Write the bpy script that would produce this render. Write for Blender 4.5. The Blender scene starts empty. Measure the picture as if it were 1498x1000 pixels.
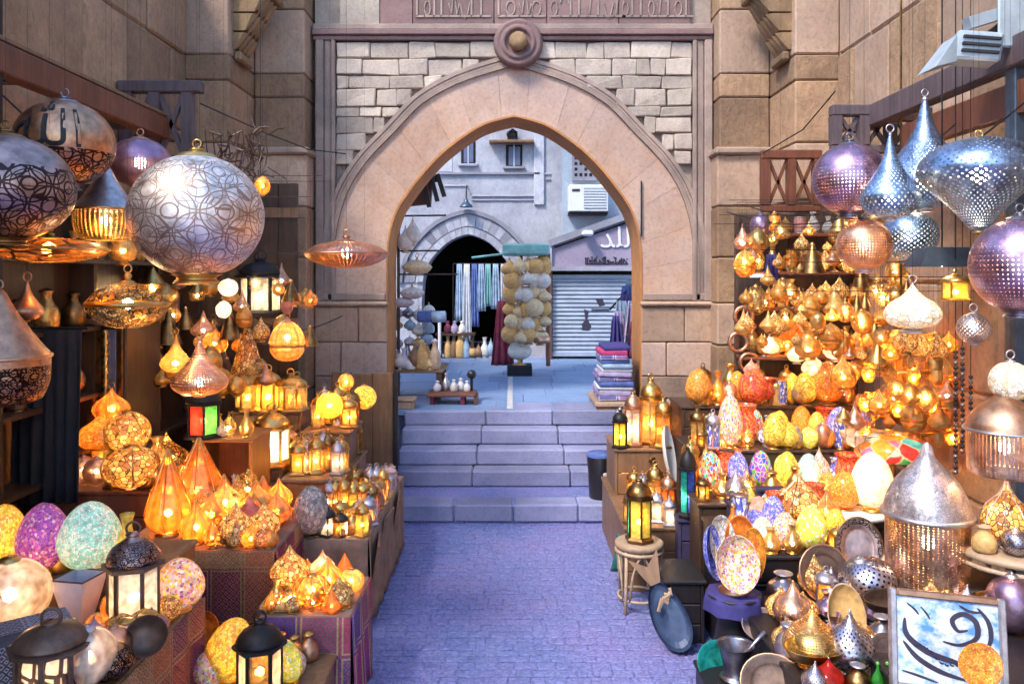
import bpy, bmesh, math, random
from mathutils import Vector, Matrix, Euler
RND = random.Random(11)
sc = bpy.context.scene
COL = sc.collection
rad = math.radians

# ---------------------------------------------------------------- camera
F, CX, HY, EYE = 1165.0, 749.0, 405.0, 2.4          # focal length in photo pixels, horizon row, eye height
cam_d = bpy.data.cameras.new('camera')
cam = bpy.data.objects.new('camera', cam_d)
COL.objects.link(cam)
cam.location = (0, 0, EYE)
cam.rotation_euler = (rad(90), 0, 0)
cam_d.sensor_width = 36
cam_d.lens = F / 1498 * 36
cam_d.shift_y = -95 / 1498
cam_d.clip_start = 0.05
cam_d.clip_end = 500
sc.camera = cam

# ---------------------------------------------------------------- sky, sun, exposure
SUN_EL, SUN_AZ = 50.0, 222.0                         # azimuth measured clockwise from +Y
world = bpy.data.worlds.new('World')
sc.world = world
world.use_nodes = True
wn = world.node_tree
bg = wn.nodes['Background']
sky = wn.nodes.new('ShaderNodeTexSky')
sky.sky_type = 'NISHITA'
sky.sun_disc = False
sky.sun_elevation = rad(SUN_EL)
sky.sun_rotation = rad(SUN_AZ)
sky.air_density = 1.0
sky.dust_density = 0.4
sky.ozone_density = 2.2
wn.links.new(sky.outputs[0], bg.inputs[0])
bg.inputs[1].default_value = 0.15
sun_d = bpy.data.lights.new('sun', 'SUN')
sun_d.energy = 1.5
sun_d.angle = rad(14)
sun_d.color = (1.0, 0.93, 0.84)
sun = bpy.data.objects.new('sun', sun_d)
COL.objects.link(sun)
_d = Vector((math.sin(rad(SUN_AZ)) * math.cos(rad(SUN_EL)), math.cos(rad(SUN_AZ)) * math.cos(rad(SUN_EL)), math.sin(rad(SUN_EL))))
sun.rotation_euler = _d.to_track_quat('Z', 'Y').to_euler()
sun.location = _d * 30
sc.view_settings.view_transform = 'Standard'
sc.view_settings.look = 'None'
sc.view_settings.gamma = 1.0
sc.view_settings.exposure = 1.7
sc.view_settings.use_curve_mapping = False
sc.cycles.use_light_tree = True
sc.cycles.max_bounces = 4
sc.cycles.diffuse_bounces = 3
sc.cycles.glossy_bounces = 3
sc.cycles.use_adaptive_sampling = True
sc.cycles.adaptive_threshold = 0.04
sc.cycles.transparent_max_bounces = 7
sc.cycles.sample_clamp_indirect = 6.0
sc.cycles.caustics_reflective = False
sc.cycles.caustics_refractive = False

def W(px, py, d):
    """point of the place seen at photo pixel (px, py) when it is d metres in front of the eye"""
    return Vector(((px - CX) / F * d, d, EYE - (py - HY) / F * d))

# ---------------------------------------------------------------- materials
M = {}
def nd(t, typ, props=None, **ins):
    n = t.nodes.new('ShaderNode' + typ)
    for k, v in (props or {}).items():
        setattr(n, k, v)
    for k, v in ins.items():
        s = n.inputs[int(k[1:])] if (k[0] == 'i' and k[1:].isdigit()) else n.inputs[k.replace('_', ' ')]
        if isinstance(v, bpy.types.NodeSocket):
            t.links.new(v, s)
        else:
            s.default_value = v
    return n
def newmat(name):
    m = bpy.data.materials.new(name)
    m.use_nodes = True
    t = m.node_tree
    t.nodes.clear()
    M[name] = m
    return m, t
def out(t, shader):
    o = t.nodes.new('ShaderNodeOutputMaterial')
    t.links.new(shader, o.inputs[0])
def c4(c):
    return (c[0], c[1], c[2], 1.0)
def ramp(t, fac, stops, interp='LINEAR'):
    n = t.nodes.new('ShaderNodeValToRGB')
    n.color_ramp.interpolation = interp
    e = n.color_ramp.elements
    while len(e) < len(stops):
        e.new(0.5)
    for i, (p, c) in enumerate(stops):
        e[i].position = p
        e[i].color = c4(c) if len(c) == 3 else c
    t.links.new(fac, n.inputs[0])
    return n.outputs[0]
def math_(t, op, a, b=None, c=None):
    n = t.nodes.new('ShaderNodeMath')
    n.operation = op
    for i, v in enumerate((a, b, c)):
        if v is None: continue
        if isinstance(v, bpy.types.NodeSocket): t.links.new(v, n.inputs[i])
        else: n.inputs[i].default_value = v
    return n.outputs[0]
def mixc(t, fac, a, b, typ='MIX'):
    n = t.nodes.new('ShaderNodeMix')
    n.data_type = 'RGBA'
    n.blend_type = typ
    for s, v in ((n.inputs[0], fac), (n.inputs[6], a), (n.inputs[7], b)):
        if isinstance(v, bpy.types.NodeSocket): t.links.new(v, s)
        else: s.default_value = v if not isinstance(v, tuple) or len(v) == 4 else c4(v)
    return n.outputs[2]
def mixs(t, fac, a, b):
    n = t.nodes.new('ShaderNodeMixShader')
    if isinstance(fac, bpy.types.NodeSocket): t.links.new(fac, n.inputs[0])
    else: n.inputs[0].default_value = fac
    t.links.new(a, n.inputs[1]); t.links.new(b, n.inputs[2])
    return n.outputs[0]
def princ(t, color, rough=0.6, metal=0.0, normal=None, **kw):
    n = t.nodes.new('ShaderNodeBsdfPrincipled')
    for key, v in (('Base Color', color), ('Roughness', rough), ('Metallic', metal)):
        if isinstance(v, bpy.types.NodeSocket): t.links.new(v, n.inputs[key])
        else: n.inputs[key].default_value = c4(v) if isinstance(v, tuple) and len(v) == 3 else v
    if normal is not None: t.links.new(normal, n.inputs['Normal'])
    for k, v in kw.items():
        s = n.inputs[k.replace('_', ' ')]
        if isinstance(v, bpy.types.NodeSocket): t.links.new(v, s)
        else: s.default_value = v
    return n.outputs[0]
def wpos(t):
    return nd(t, 'NewGeometry').outputs['Position']
def obj_rand(t):
    return nd(t, 'ObjectInfo').outputs['Random']
def noise(t, vec, scale, detail=4, rough=0.6):
    return nd(t, 'TexNoise', Vector=vec, Scale=scale, Detail=float(detail), Roughness=rough).outputs[0]
def bump(t, h, strength=0.4, dist=0.02, normal=None):
    kw = dict(Height=h, Strength=strength, Distance=dist)
    if normal is not None: kw['Normal'] = normal
    return nd(t, 'Bump', **kw).outputs[0]
def scaled(t, vec, s):
    return nd(t, 'Mapping', Vector=vec, Scale=s).outputs[0]

def stone(name, c1, c2, stain, nscale=3.0, bstr=0.5, bdist=0.02, streak=0.0, var=0.35, rough=0.9):
    m, t = newmat(name)
    p = wpos(t)
    n1 = noise(t, p, nscale, 6, 0.65)
    n2 = noise(t, p, nscale * 9, 5, 0.7)
    n3 = noise(t, p, nscale * 0.35, 3, 0.5)
    col = mixc(t, ramp(t, n1, [(0.32, (0, 0, 0)), (0.68, (1, 1, 1))]), c1, c2)
    col = mixc(t, ramp(t, n3, [(0.45, (0, 0, 0)), (0.75, (.8, .8, .8))]), col, stain)
    r = obj_rand(t)
    v = math_(t, 'MULTIPLY_ADD', r, var, 1.0 - var / 2)
    col = mixc(t, 1.0, col, nd(t, 'CombineColor', i0=v, i1=v, i2=v).outputs[0], 'MULTIPLY')
    sp = ramp(t, n2, [(0.25, (.55, .55, .55)), (0.5, (1, 1, 1))])
    col = mixc(t, 0.7, col, sp, 'MULTIPLY')
    h = math_(t, 'ADD', math_(t, 'MULTIPLY', n1, 0.8), math_(t, 'MULTIPLY', n2, 0.5))
    if streak:
        s = noise(t, scaled(t, p, (9, 9, 5)), 1.6, 4, 0.75)
        col = mixc(t, streak, col, ramp(t, s, [(0.3, (.45, .42, .4)), (0.62, (1.1, 1.08, 1.05))]), 'MULTIPLY')
        h = math_(t, 'ADD', h, math_(t, 'MULTIPLY', s, 0.6))
    out(t, princ(t, col, rough, 0, bump(t, h, bstr, bdist)))
    return m
stone('ashlar_brown', (.46, .285, .16), (.33, .195, .11), (.2, .12, .075), 2.2, .8, .03, .4, .5)
stone('ashlar_pink', (.55, .37, .25), (.42, .27, .18), (.26, .175, .13), 2.2, .7, .02, .25, .4)
stone('mortar_tan', (.5, .34, .25), (.38, .26, .18), (.24, .17, .12), 5, .5, .015)
stone('plaster_pink', (.60, .41, .31), (.52, .31, .2), (.36, .27, .24), 2.6, .6, .014, .12, .2)
stone('rubble', (.58, .48, .38), (.46, .36, .28), (.36, .27, .23), 5, .9, .02, .2, .45)
stone('rubble_mortar', (.48, .37, .29), (.38, .28, .22), (.25, .19, .16), 9, .9, .02)
stone('band_red', (.26, .155, .135), (.2, .115, .105), (.14, .085, .08), 3, .6, .015)
stone('molding_grey', (.42, .30, .235), (.31, .22, .175), (.2, .145, .12), 6, .7, .01, 0, .2)
stone('soffit_lamplit', (.62, .27, .08), (.5, .2, .06), (.36, .15, .06), 5, .4, .01)  # warm bounce from the lamps is put into this stone's colour
stone('step_stone', (.32, .32, .47), (.24, .25, .39), (.14, .14, .24), 3.5, .6, .012, 0, .3, .7)
stone('paving', (.22, .32, .50), (.18, .26, .43), (.13, .19, .32), 2.0, .3, .006, 0, .22, .5)
stone('court_white', (.52, .52, .57), (.42, .42, .47), (.31, .31, .36), 5, .8, .02, .3, .3)
stone('court_grey', (.38, .37, .42), (.3, .29, .34), (.2, .195, .24), 4, .6, .012, 0, .5)
stone('court_blue', (.40, .47, .55), (.33, .4, .48), (.25, .3, .36), 3, .4, .01, 0, .2)
stone('sign_lilac', (.36, .30, .38), (.30, .25, .33), (.22, .18, .25), 3, .4, .01, 0, .2)
stone('corbel_ochre', (.34, .21, .10), (.24, .14, .07), (.13, .075, .04), 7, .9, .02)

def floor_mat():
    m, t = newmat('cobble_floor')
    p = wpos(t)
    wob = nd(t, 'TexNoise', Vector=p, Scale=9.0, Detail=3.0).outputs['Color']
    pv = nd(t, 'VectorMath', {'operation': 'MULTIPLY_ADD'}, i0=wob, i1=(.05, .05, .05), i2=p).outputs[0]
    ps = scaled(t, pv, (22, 34, 22))
    v = nd(t, 'TexVoronoi', {'feature': 'F1'}, Vector=ps, Scale=1.0)
    e = nd(t, 'TexVoronoi', {'feature': 'DISTANCE_TO_EDGE'}, Vector=ps, Scale=1.0).outputs['Distance']
    n1 = noise(t, p, 1.1, 5, .6)
    n2 = noise(t, p, 60, 4, .7)
    cell = nd(t, 'SeparateColor', i0=v.outputs['Color']).outputs[0]
    col = mixc(t, cell, (.16, .20, .45), (.24, .285, .57))
    col = mixc(t, ramp(t, n1, [(.35, (0, 0, 0)), (.7, (1, 1, 1))]), col, (.29, .25, .52))
    col = mixc(t, 0.8, col, ramp(t, n2, [(.3, (.5, .5, .5)), (.6, (1.1, 1.1, 1.1))]), 'MULTIPLY')
    joint = ramp(t, e, [(0.02, (.6, .6, .64)), (0.12, (1, 1, 1))])
    col = mixc(t, .8, col, joint, 'MULTIPLY')
    h = math_(t, 'ADD', ramp(t, e, [(0, (0, 0, 0)), (.25, (1, 1, 1))]), math_(t, 'MULTIPLY', n2, .6))
    out(t, princ(t, col, .5, 0, bump(t, h, .4, .005)))
floor_mat()

def wood(name, c1, c2, rough=.5, ring=18):
    m, t = newmat(name)
    co = nd(t, 'TexCoord').outputs['Object']
    g = noise(t, scaled(t, co, (ring, ring, 1.6)), 1.5, 5, .7)
    col = mixc(t, ramp(t, g, [(.3, (0, 0, 0)), (.7, (1, 1, 1))]), c1, c2)
    n = noise(t, wpos(t), 4, 4)
    col = mixc(t, .6, col, ramp(t, n, [(.3, (.5, .5, .5)), (.6, (1, 1, 1))]), 'MULTIPLY')
    out(t, princ(t, col, rough, 0, bump(t, g, .3, .006)))
wood('wood_dark', (.09, .045, .024), (.04, .02, .013))
wood('wood_red', (.22, .07, .03), (.12, .035, .018))
wood('wood_orange', (.42, .17, .045), (.30, .11, .03))
wood('wood_brown', (.3, .16, .075), (.17, .085, .04))
wood('wood_grey', (.16, .11, .11), (.09, .06, .065), .7)
wood('wood_pale', (.5, .34, .22), (.38, .24, .15))
wood('wood_black', (.022, .016, .018), (.012, .009, .011), .45)

def plain(name, col, rough=.5, metal=0.0, nscale=12, amt=.35, bstr=.2, coat=0.0, **kw):
    m, t = newmat(name)
    n = noise(t, wpos(t), nscale, 5, .65)
    v = ramp(t, n, [(.3, (1 - amt,) * 3), (.7, (1.0 + amt * .2,) * 3)])
    cc = mixc(t, 1.0, c4(col), v, 'MULTIPLY')
    out(t, princ(t, cc, rough, metal, bump(t, n, bstr, .004), Coat_Weight=coat, **kw))
plain('iron', (.03, .025, .025), .5, .6)
plain('iron_blue', (.10, .14, .20), .4, .7)
plain('wire_black', (.015, .013, .014), .6)
plain('brass', (.78, .48, .15), .33, 1.0, 14, .5)
plain('brass_dark', (.34, .19, .07), .35, 1.0, 14, .6)
plain('copper', (.7, .4, .25), .42, 1.0, 14, .5)
plain('silver', (.66, .6, .62), .46, 1.0, 14, .5)
plain('pewter', (.35, .32, .36), .35, 1.0, 14, .5)
plain('tray_brown', (.17, .10, .07), .4, .5, 20, .5)
plain('ceramic_white', (.75, .72, .68), .25, 0, 10, .15)
plain('ceramic_pink', (.62, .42, .38), .35, 0, 10, .3)
plain('paper_lilac', (.62, .54, .6), .8, 0, 8, .2)
plain('cloth_cream', (.6, .5, .4), .95, 0, 10, .3)
plain('cloth_tan', (.34, .21, .14), .95, 0, 7, .5)
plain('cloth_teal', (.02, .16, .14), .9, 0, 9, .6)
plain('cloth_purple', (.045, .03, .085), .85, 0, 9, .5)
plain('cloth_violet', (.05, .04, .20), .8, 0, 9, .4)
plain('cloth_blue', (.10, .16, .42), .85, 0, 9, .5)
plain('cloth_lightblue', (.35, .47, .62), .85, 0, 9, .5)
plain('cloth_lilac', (.40, .33, .50), .85, 0, 9, .5)
plain('cloth_magenta', (.55, .05, .17), .85, 0, 9, .4)
plain('cloth_wine', (.22, .03, .07), .9, 0, 9, .5)
plain('cloth_black', (.016, .016, .024), .9, 0, 9, .4)
plain('cloth_white', (.62, .63, .68), .9, 0, 9, .3)
plain('leather_black', (.018, .015, .018), .4, 0, 30, .5)
plain('ac_white', (.74, .75, .72), .45, 0, 5, .12)
plain('ac_grille', (.33, .37, .42), .5, 0, 40, .3)
plain('shutter_paint', (.42, .47, .56), .45, .2, 4, .25)
plain('turquoise_paint', (.22, .5, .5), .6, 0, 6, .4)
plain('lamp_housing', (.48, .55, .58), .45, .3, 6, .3)
plain('straw', (.72, .42, .15), .75, 0, 30, .4)
plain('straw_pale', (.78, .58, .34), .75, 0, 30, .35)
plain('shell_white', (.72, .66, .6), .55, 0, 20, .3)
plain('glass_green', (.1, .45, .05), .15, 0, 5, .2, .1, .5)
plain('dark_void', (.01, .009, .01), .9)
plain('letter_white', (.78, .78, .8), .6, 0, 6, .15)
plain('letter_dark', (.04, .03, .06), .6)
plain('window_pane', (.16, .17, .26), .12, 0, 3, .3, .1, .5)
plain('rattan', (.55, .38, .25), .55, 0, 30, .4)
plain('fish_blue', (.05, .075, .15), .3, .2, 8, .5)
plain('red_paint', (.45, .05, .03), .6, 0, 12, .4)

# --- lamp materials: thin glass and pierced metal around a real glowing bulb
def glass(name, col, trans=.28, transl=.12, rough=.12, ribs=0, swirl=0.0, cage=None):
    m, t = newmat(name)
    uv = nd(t, 'TexCoord').outputs['UV']
    n = noise(t, wpos(t), 24, 1, .6)
    cc = mixc(t, 1.0, c4(col), ramp(t, n, [(.3, (.62, .55, .5)), (.65, (1.1, 1.1, 1.1))]), 'MULTIPLY')
    h = n
    if ribs:
        wv = nd(t, 'TexWave', {'bands_direction': 'X'}, Vector=scaled(t, uv, (ribs, 1, 1)), Scale=.32, Distortion=swirl, Detail=1.0).outputs['Fac']
        cc = mixc(t, .55, cc, ramp(t, wv, [(.2, (.45, .4, .35)), (.6, (1.1, 1.1, 1.1))]), 'MULTIPLY')
        h = math_(t, 'ADD', math_(t, 'MULTIPLY', n, .3), wv)
    body = princ(t, cc, rough, 0, bump(t, h, .4, .006), Coat_Weight=.4)
    tl = nd(t, 'BsdfTranslucent', Color=cc).outputs[0]
    tr = nd(t, 'BsdfTransparent', Color=cc).outputs[0]
    s = mixs(t, transl, body, tl)
    s = mixs(t, trans, s, tr)
    if cage:     # thin brass fretwork over the glass
        e = nd(t, 'TexVoronoi', {'feature': 'DISTANCE_TO_EDGE'}, Vector=scaled(t, uv, (cage[0], cage[1], 1)), Scale=1.0, Randomness=cage[2]).outputs['Distance']
        s = mixs(t, math_(t, 'LESS_THAN', e, cage[3]), s, princ(t, (.55, .3, .09), .35, 1.0))
    out(t, s)
glass('amber', (1.0, .46, .08), .34, cage=(11, 6, .55, .07))
glass('amber_ribbed', (1.0, .46, .07), .28, .12, .12, 10)
glass('orange_glass', (1.0, .30, .04), .2, cage=(8, 4, 0.0, .03))
glass('gold_glass', (1.0, .62, .18), .32, cage=(14, 8, .25, .08))
glass('yellow_glass', (1.0, .76, .12), .26)
glass('white_glass', (1.0, .95, .82), .1, .15, .2)
glass('smoke_swirl', (.85, .72, .6), .25, .16, .1, 6, 5.0)
glass('clear_glass', (.85, .82, .78), .45, .4)
glass('red_glass', (.9, .05, .03), .1, .7)
glass('green_glass', (.12, .7, .12), .1, .7)
glass('teal_glass', (.05, .62, .55), .1, .7)
glass('blue_glass', (.12, .2, .9), .1, .7)
glass('rose_glass', (.85, .45, .4), .2, .5)

def mosaic(name, pal, scale=9.0, grout=(.75, .7, .6), gw=.06, rnd=1.0, stretch=(1, 1, 1), transl=.1):
    m, t = newmat(name)
    co = scaled(t, nd(t, 'TexCoord').outputs['Object'], stretch)
    v = nd(t, 'TexVoronoi', {'feature': 'F1'}, Vector=co, Scale=scale, Randomness=rnd)
    e = nd(t, 'TexVoronoi', {'feature': 'DISTANCE_TO_EDGE'}, Vector=co, Scale=scale, Randomness=rnd).outputs['Distance']
    r = nd(t, 'SeparateColor', i0=v.outputs['Color']).outputs[0]
    k = len(pal)
    col = ramp(t, r, [(0.12 + .76 * i / k, c) for i, c in enumerate(pal)], 'CONSTANT')
    g = ramp(t, e, [(gw * .7, (1, 1, 1)), (gw, (0, 0, 0))])
    col = mixc(t, g, col, grout)
    n = noise(t, wpos(t), 30, 1)
    col = mixc(t, .7, col, ramp(t, n, [(.3, (.55, .55, .55)), (.6, (1.1, 1.1, 1.1))]), 'MULTIPLY')
    body = princ(t, col, .16, 0, bump(t, ramp(t, e, [(0, (0, 0, 0)), (gw * 2, (1, 1, 1))]), .5, .006), Coat_Weight=.3)
    tl = nd(t, 'BsdfTranslucent', Color=col).outputs[0]
    out(t, mixs(t, transl, body, tl))
Y_, O_, R_, B_, G_, T_, P_, K_, W_ = (1, .82, .08), (1, .38, .04), (.8, .05, .04), (.08, .14, .75), (.1, .5, .1), (.1, .62, .6), (.42, .06, .5), (.8, .2, .4), (.95, .92, .85)
mosaic('mosaic_yellow', [Y_, (1, .85, .25), (1, .7, .05), (.8, .8, .1), O_], 21, (.55, .36, .05), .05)
mosaic('mosaic_lime', [Y_, (.75, .9, .12), (.5, .75, .15), W_, Y_], 21, (.45, .42, .1), .05)
mosaic('mosaic_orange', [O_, (1, .45, .06), O_, (1, .6, .08), (1, .22, .03)], 23, (.5, .15, .03), .05)
mosaic('mosaic_red', [(1, .10, .04), R_, (1, .2, .05), R_, (1, .3, .05)], 21, (.4, .06, .04), .05)
mosaic('mosaic_purple', [P_, K_, (.3, .04, .4), (.6, .1, .3), (.8, .5, .6), P_], 24, (.45, .2, .4))
mosaic('mosaic_turquoise', [(.55, .9, .82), W_, (.7, .95, .85), W_, (.35, .75, .7)], 26, (.3, .45, .35), .05)
mosaic('mosaic_white', [W_, W_, (.9, .85, .6), (.95, .95, .9), (.8, .6, .4)], 9, (.45, .4, .35), .06)
mosaic('mosaic_blue', [B_, (.2, .25, .85), (.4, .3, .8), B_, (.6, .6, .9)], 21, (.3, .25, .55))
mosaic('mosaic_multi', [R_, Y_, B_, W_, G_, O_, T_, K_], 9, (.7, .55, .35))
mosaic('mosaic_pink', [(.9, .55, .6), Y_, W_, (.4, .1, .3), (.9, .7, .5), K_, O_], 20, (.85, .7, .5))
mosaic('mosaic_bluewhite', [B_, W_, (.5, .6, .9), W_, (.1, .1, .4)], 9, (.2, .2, .35))
mosaic('mosaic_rainbow', [B_, P_, T_, G_, (.3, .1, .8)], 6, (.9, .6, .1))
mosaic('mosaic_honey', [(1, .55, .12), (.8, .32, .06), (1, .7, .28), (.5, .2, .05)], 10, (.12, .05, .02), .07)
mosaic('mosaic_grey', [(.5, .45, .45), (.65, .6, .58), (.4, .33, .33), (.75, .65, .55)], 10, (.3, .25, .22), .06, 1, (1, 1, 1), .35)
mosaic('lattice_dark', [(.62, .5, .38), (.45, .36, .3), (.7, .6, .5)], 5, (.05, .03, .03), .14, .6, (1, 1, 1), .35)

def pierced(name, base, rough=.3, kind='dots', n=(36, 16), hole=.2, dark=(.05, .03, .02), holes=True, oxid=None, lw=1.0, vmax=.86):
    """sheet metal, chased and (holes) pierced with a regular pattern laid out around the lamp"""
    m, t = newmat(name)
    uv = nd(t, 'TexCoord').outputs['UV']
    w = wpos(t)
    nn = noise(t, w, 16, 2, .65)
    if kind == 'dots':
        d = nd(t, 'TexVoronoi', Vector=scaled(t, uv, (n[0], n[1], 1)), Scale=1.0, Randomness=0.0).outputs['Distance']
        mask = math_(t, 'LESS_THAN', d, hole)
        d2 = nd(t, 'TexVoronoi', Vector=scaled(t, uv, (n[0] / 4, n[1] / 4, 1)), Scale=1.0, Randomness=0.0).outputs['Distance']
        ring = math_(t, 'LESS_THAN', math_(t, 'ABSOLUTE', math_(t, 'SUBTRACT', d2, .42)), .05)
        mask = math_(t, 'MULTIPLY', mask, math_(t, 'SUBTRACT', 1.0, ring))
        h = math_(t, 'SUBTRACT', math_(t, 'MULTIPLY', ring, .8), mask)
    elif kind == 'lattice':
        r = nd(t, 'Mapping', Vector=scaled(t, uv, (n[0], n[1], 1)), Rotation=(0, 0, rad(45))).outputs[0]
        d = nd(t, 'TexVoronoi', {'distance': 'CHEBYCHEV'}, Vector=r, Scale=1.0, Randomness=0.0).outputs['Distance']
        mask = math_(t, 'LESS_THAN', d, hole)
        h = math_(t, 'MULTIPLY', mask, -1.0)
    else:   # filigree: overlapping circles with stars and scrolls between
        a = scaled(t, uv, (n[0], n[1], 1))
        b = nd(t, 'Mapping', Vector=a, Location=(.5, .5, 0)).outputs[0]
        ln = []
        for vv, rr, ww in ((a, .47, .035), (a, .36, .02), (b, .47, .035), (b, .2, .035), (a, .16, .04)):
            d = nd(t, 'TexVoronoi', Vector=vv, Scale=1.0, Randomness=0.0).outputs['Distance']
            ln.append(math_(t, 'LESS_THAN', math_(t, 'ABSOLUTE', math_(t, 'SUBTRACT', d, rr)), ww * lw))
        e = nd(t, 'TexVoronoi', {'feature': 'DISTANCE_TO_EDGE'}, Vector=scaled(t, a, (3.1, 3.1, 1)), Scale=1.0, Randomness=.75).outputs['Distance']
        ln.append(math_(t, 'LESS_THAN', e, .055 * lw))
        mask = ln[0]
        for x in ln[1:]:
            mask = math_(t, 'MAXIMUM', mask, x)
        v = nd(t, 'SeparateXYZ', i0=uv).outputs[1]
        if not holes:
            mask = math_(t, 'MULTIPLY', mask, math_(t, 'LESS_THAN', v, vmax))
        h = math_(t, 'MULTIPLY', mask, -1.0)
    v = ramp(t, nn, [(.3, (.55, .55, .55)), (.65, (1.08, 1.08, 1.08))])
    col = mixc(t, 1.0, c4(base), v, 'MULTIPLY')
    if oxid:
        col = mixc(t, ramp(t, noise(t, w, 5, 3), [(.4, (0, 0, 0)), (.65, (1, 1, 1))]), col, oxid)
    nrm = bump(t, math_(t, 'ADD', h, math_(t, 'MULTIPLY', nn, .25)), .5, .006)
    rg = math_(t, 'MULTIPLY_ADD', nn, .25, rough - .1)
    if holes:
        s = princ(t, col, rg, 1.0, nrm)
        out(t, mixs(t, mask, s, nd(t, 'BsdfTransparent').outputs[0]))
    else:
        col = mixc(t, mask, col, dark)
        out(t, princ(t, col, rg, 1.0, nrm))
pierced('brass_pierced', (.8, .5, .17), .3, 'dots', (40, 20), .26)
pierced('brass_fine', (.78, .46, .15), .3, 'dots', (64, 30), .24)
pierced('copper_pierced', (.7, .42, .29), .34, 'dots', (56, 28), .2)
pierced('purple_pierced', (.48, .32, .44), .34, 'dots', (64, 30), .14, oxid=(.32, .2, .3, 1))
pierced('steel_pierced', (.3, .42, .62), .36, 'lattice', (40, 22), .2)
pierced('steel_lattice', (.29, .4, .6), .36, 'lattice', (60, 30), .2)
pierced('silver_lattice', (.58, .53, .6), .3, 'lattice', (30, 14), .22)
pierced('silver_filigree', (.98, .86, .78), .46, 'filigree', (8, 4), 0, (.42, .27, .2), False, lw=.42)
pierced('copper_chased', (.58, .32, .19), .36, 'filigree', (11, 5), 0, (.03, .015, .012), False)
pierced('copper_plain', (.62, .34, .2), .36, 'filigree', (9, 4), 0, (.05, .025, .02), False, lw=.8, vmax=.42)
pierced('bronze_chased', (.5, .34, .3), .36, 'filigree', (9, 4), 0, (.05, .03, .03), False, lw=.7, vmax=.62)
pierced('gold_filigree', (.9, .55, .16), .28, 'filigree', (9, 4), 0, (.2, .08, .02), True)

pierced('silver_chased', (.74, .67, .68), .44, 'filigree', (16, 7), 0, (.3, .24, .24), False, lw=.35, vmax=.95)
def emit(name, col, st):
    m, t = newmat(name)
    out(t, nd(t, 'Emission', Color=c4(col), Strength=st).outputs[0])
BULB = 140.0
emit('bulb_warm', (1.0, .68, .33), BULB * .8)
emit('bulb_amber', (1.0, .5, .14), BULB * .8)
emit('bulb_white', (1.0, .86, .62), BULB * .8)
emit('bulb_soft', (1.0, .72, .38), BULB * .3)
emit('tube_cool', (.75, .9, 1.0), 6.0)

def textile(name, cols, scale=4.0, border=(.5, .35, .2)):
    """woven panels: each panel its own ground colour, a lozenge ornament and a narrow border"""
    m, t = newmat(name)
    uv = nd(t, 'TexCoord').outputs['UV']
    k = len(cols)
    sc_ = scaled(t, uv, (scale, scale * .62, 1))
    cell = nd(t, 'VectorMath', {'operation': 'FLOOR'}, i0=sc_).outputs[0]
    fr = nd(t, 'SeparateXYZ', i0=nd(t, 'VectorMath', {'operation': 'FRACTION'}, i0=sc_).outputs[0])
    rnd_ = nd(t, 'TexWhiteNoise', {'noise_dimensions': '2D'}, Vector=cell).outputs['Value']
    ground = ramp(t, rnd_, [(i / k, c) for i, c in enumerate(cols)], 'CONSTANT')
    alt = ramp(t, math_(t, 'FRACT', math_(t, 'MULTIPLY_ADD', rnd_, 3.7, .31)), [(i / k, c) for i, c in enumerate(cols[::-1])], 'CONSTANT')
    lz = nd(t, 'TexVoronoi', {'distance': 'MANHATTAN'}, Vector=scaled(t, uv, (scale * 5, scale * 5, 1)), Scale=1.0, Randomness=.12).outputs['Distance']
    orn = ramp(t, math_(t, 'FRACT', math_(t, 'MULTIPLY', lz, 2.2)), [(0, (0, 0, 0)), (.45, (0, 0, 0)), (.5, (1, 1, 1)), (.85, (1, 1, 1)), (.9, (0, 0, 0))])
    col = mixc(t, math_(t, 'MULTIPLY', orn, .8), ground, alt)
    ex = math_(t, 'MINIMUM', math_(t, 'MINIMUM', fr.outputs[0], math_(t, 'SUBTRACT', 1.0, fr.outputs[0])), math_(t, 'MULTIPLY', math_(t, 'MINIMUM', fr.outputs[1], math_(t, 'SUBTRACT', 1.0, fr.outputs[1])), 1.6))
    col = mixc(t, math_(t, 'LESS_THAN', math_(t, 'ABSOLUTE', math_(t, 'SUBTRACT', ex, .06)), .022), col, border)
    n = noise(t, wpos(t), 90, 3, .7)
    n2 = noise(t, wpos(t), 7, 3, .6)
    col = mixc(t, .7, col, ramp(t, n, [(.3, (.5, .5, .5)), (.6, (1.1, 1.1, 1.1))]), 'MULTIPLY')
    col = mixc(t, .6, col, ramp(t, n2, [(.3, (.5, .48, .46)), (.65, (1.1, 1.1, 1.1))]), 'MULTIPLY')
    out(t, princ(t, col, .95, 0, bump(t, n, .5, .004)))
textile('textile_red', [(.42, .05, .03), (.3, .04, .05), (.5, .17, .05), (.16, .03, .08), (.38, .06, .04), (.45, .26, .1)], 5, (.4, .24, .1))
textile('textile_patch', [(.14, .07, .24), (.45, .15, .04), (.04, .15, .17), (.42, .07, .12), (.5, .3, .1), (.3, .05, .2)], 4.5, (.5, .33, .16))
textile('textile_blue', [(.2, .22, .5), (.42, .4, .6), (.12, .1, .3), (.6, .6, .7), (.4, .2, .4)], 4, (.6, .6, .66))
textile('checker', [(.4, .36, .42), (.06, .05, .07), (.5, .45, .5), (.1, .08, .1)], 6, (.3, .26, .28))
def picture_mat():
    m, t = newmat('picture_print')
    uv = nd(t, 'TexCoord').outputs['UV']
    n = noise(t, scaled(t, uv, (3, 3, 1)), 1.6, 3)
    n2 = noise(t, scaled(t, uv, (9, 9, 1)), 3.0, 4)
    col = mixc(t, ramp(t, n, [(.46, (0, 0, 0)), (.62, (1, 1, 1))]), (.6, .66, .76), (.1, .28, .6))
    col = mixc(t, ramp(t, n2, [(.58, (0, 0, 0)), (.66, (.5, .5, .5))]), col, (.25, .2, .4))
    out(t, princ(t, col, .15, 0, None, Coat_Weight=.6))
picture_mat()
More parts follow.
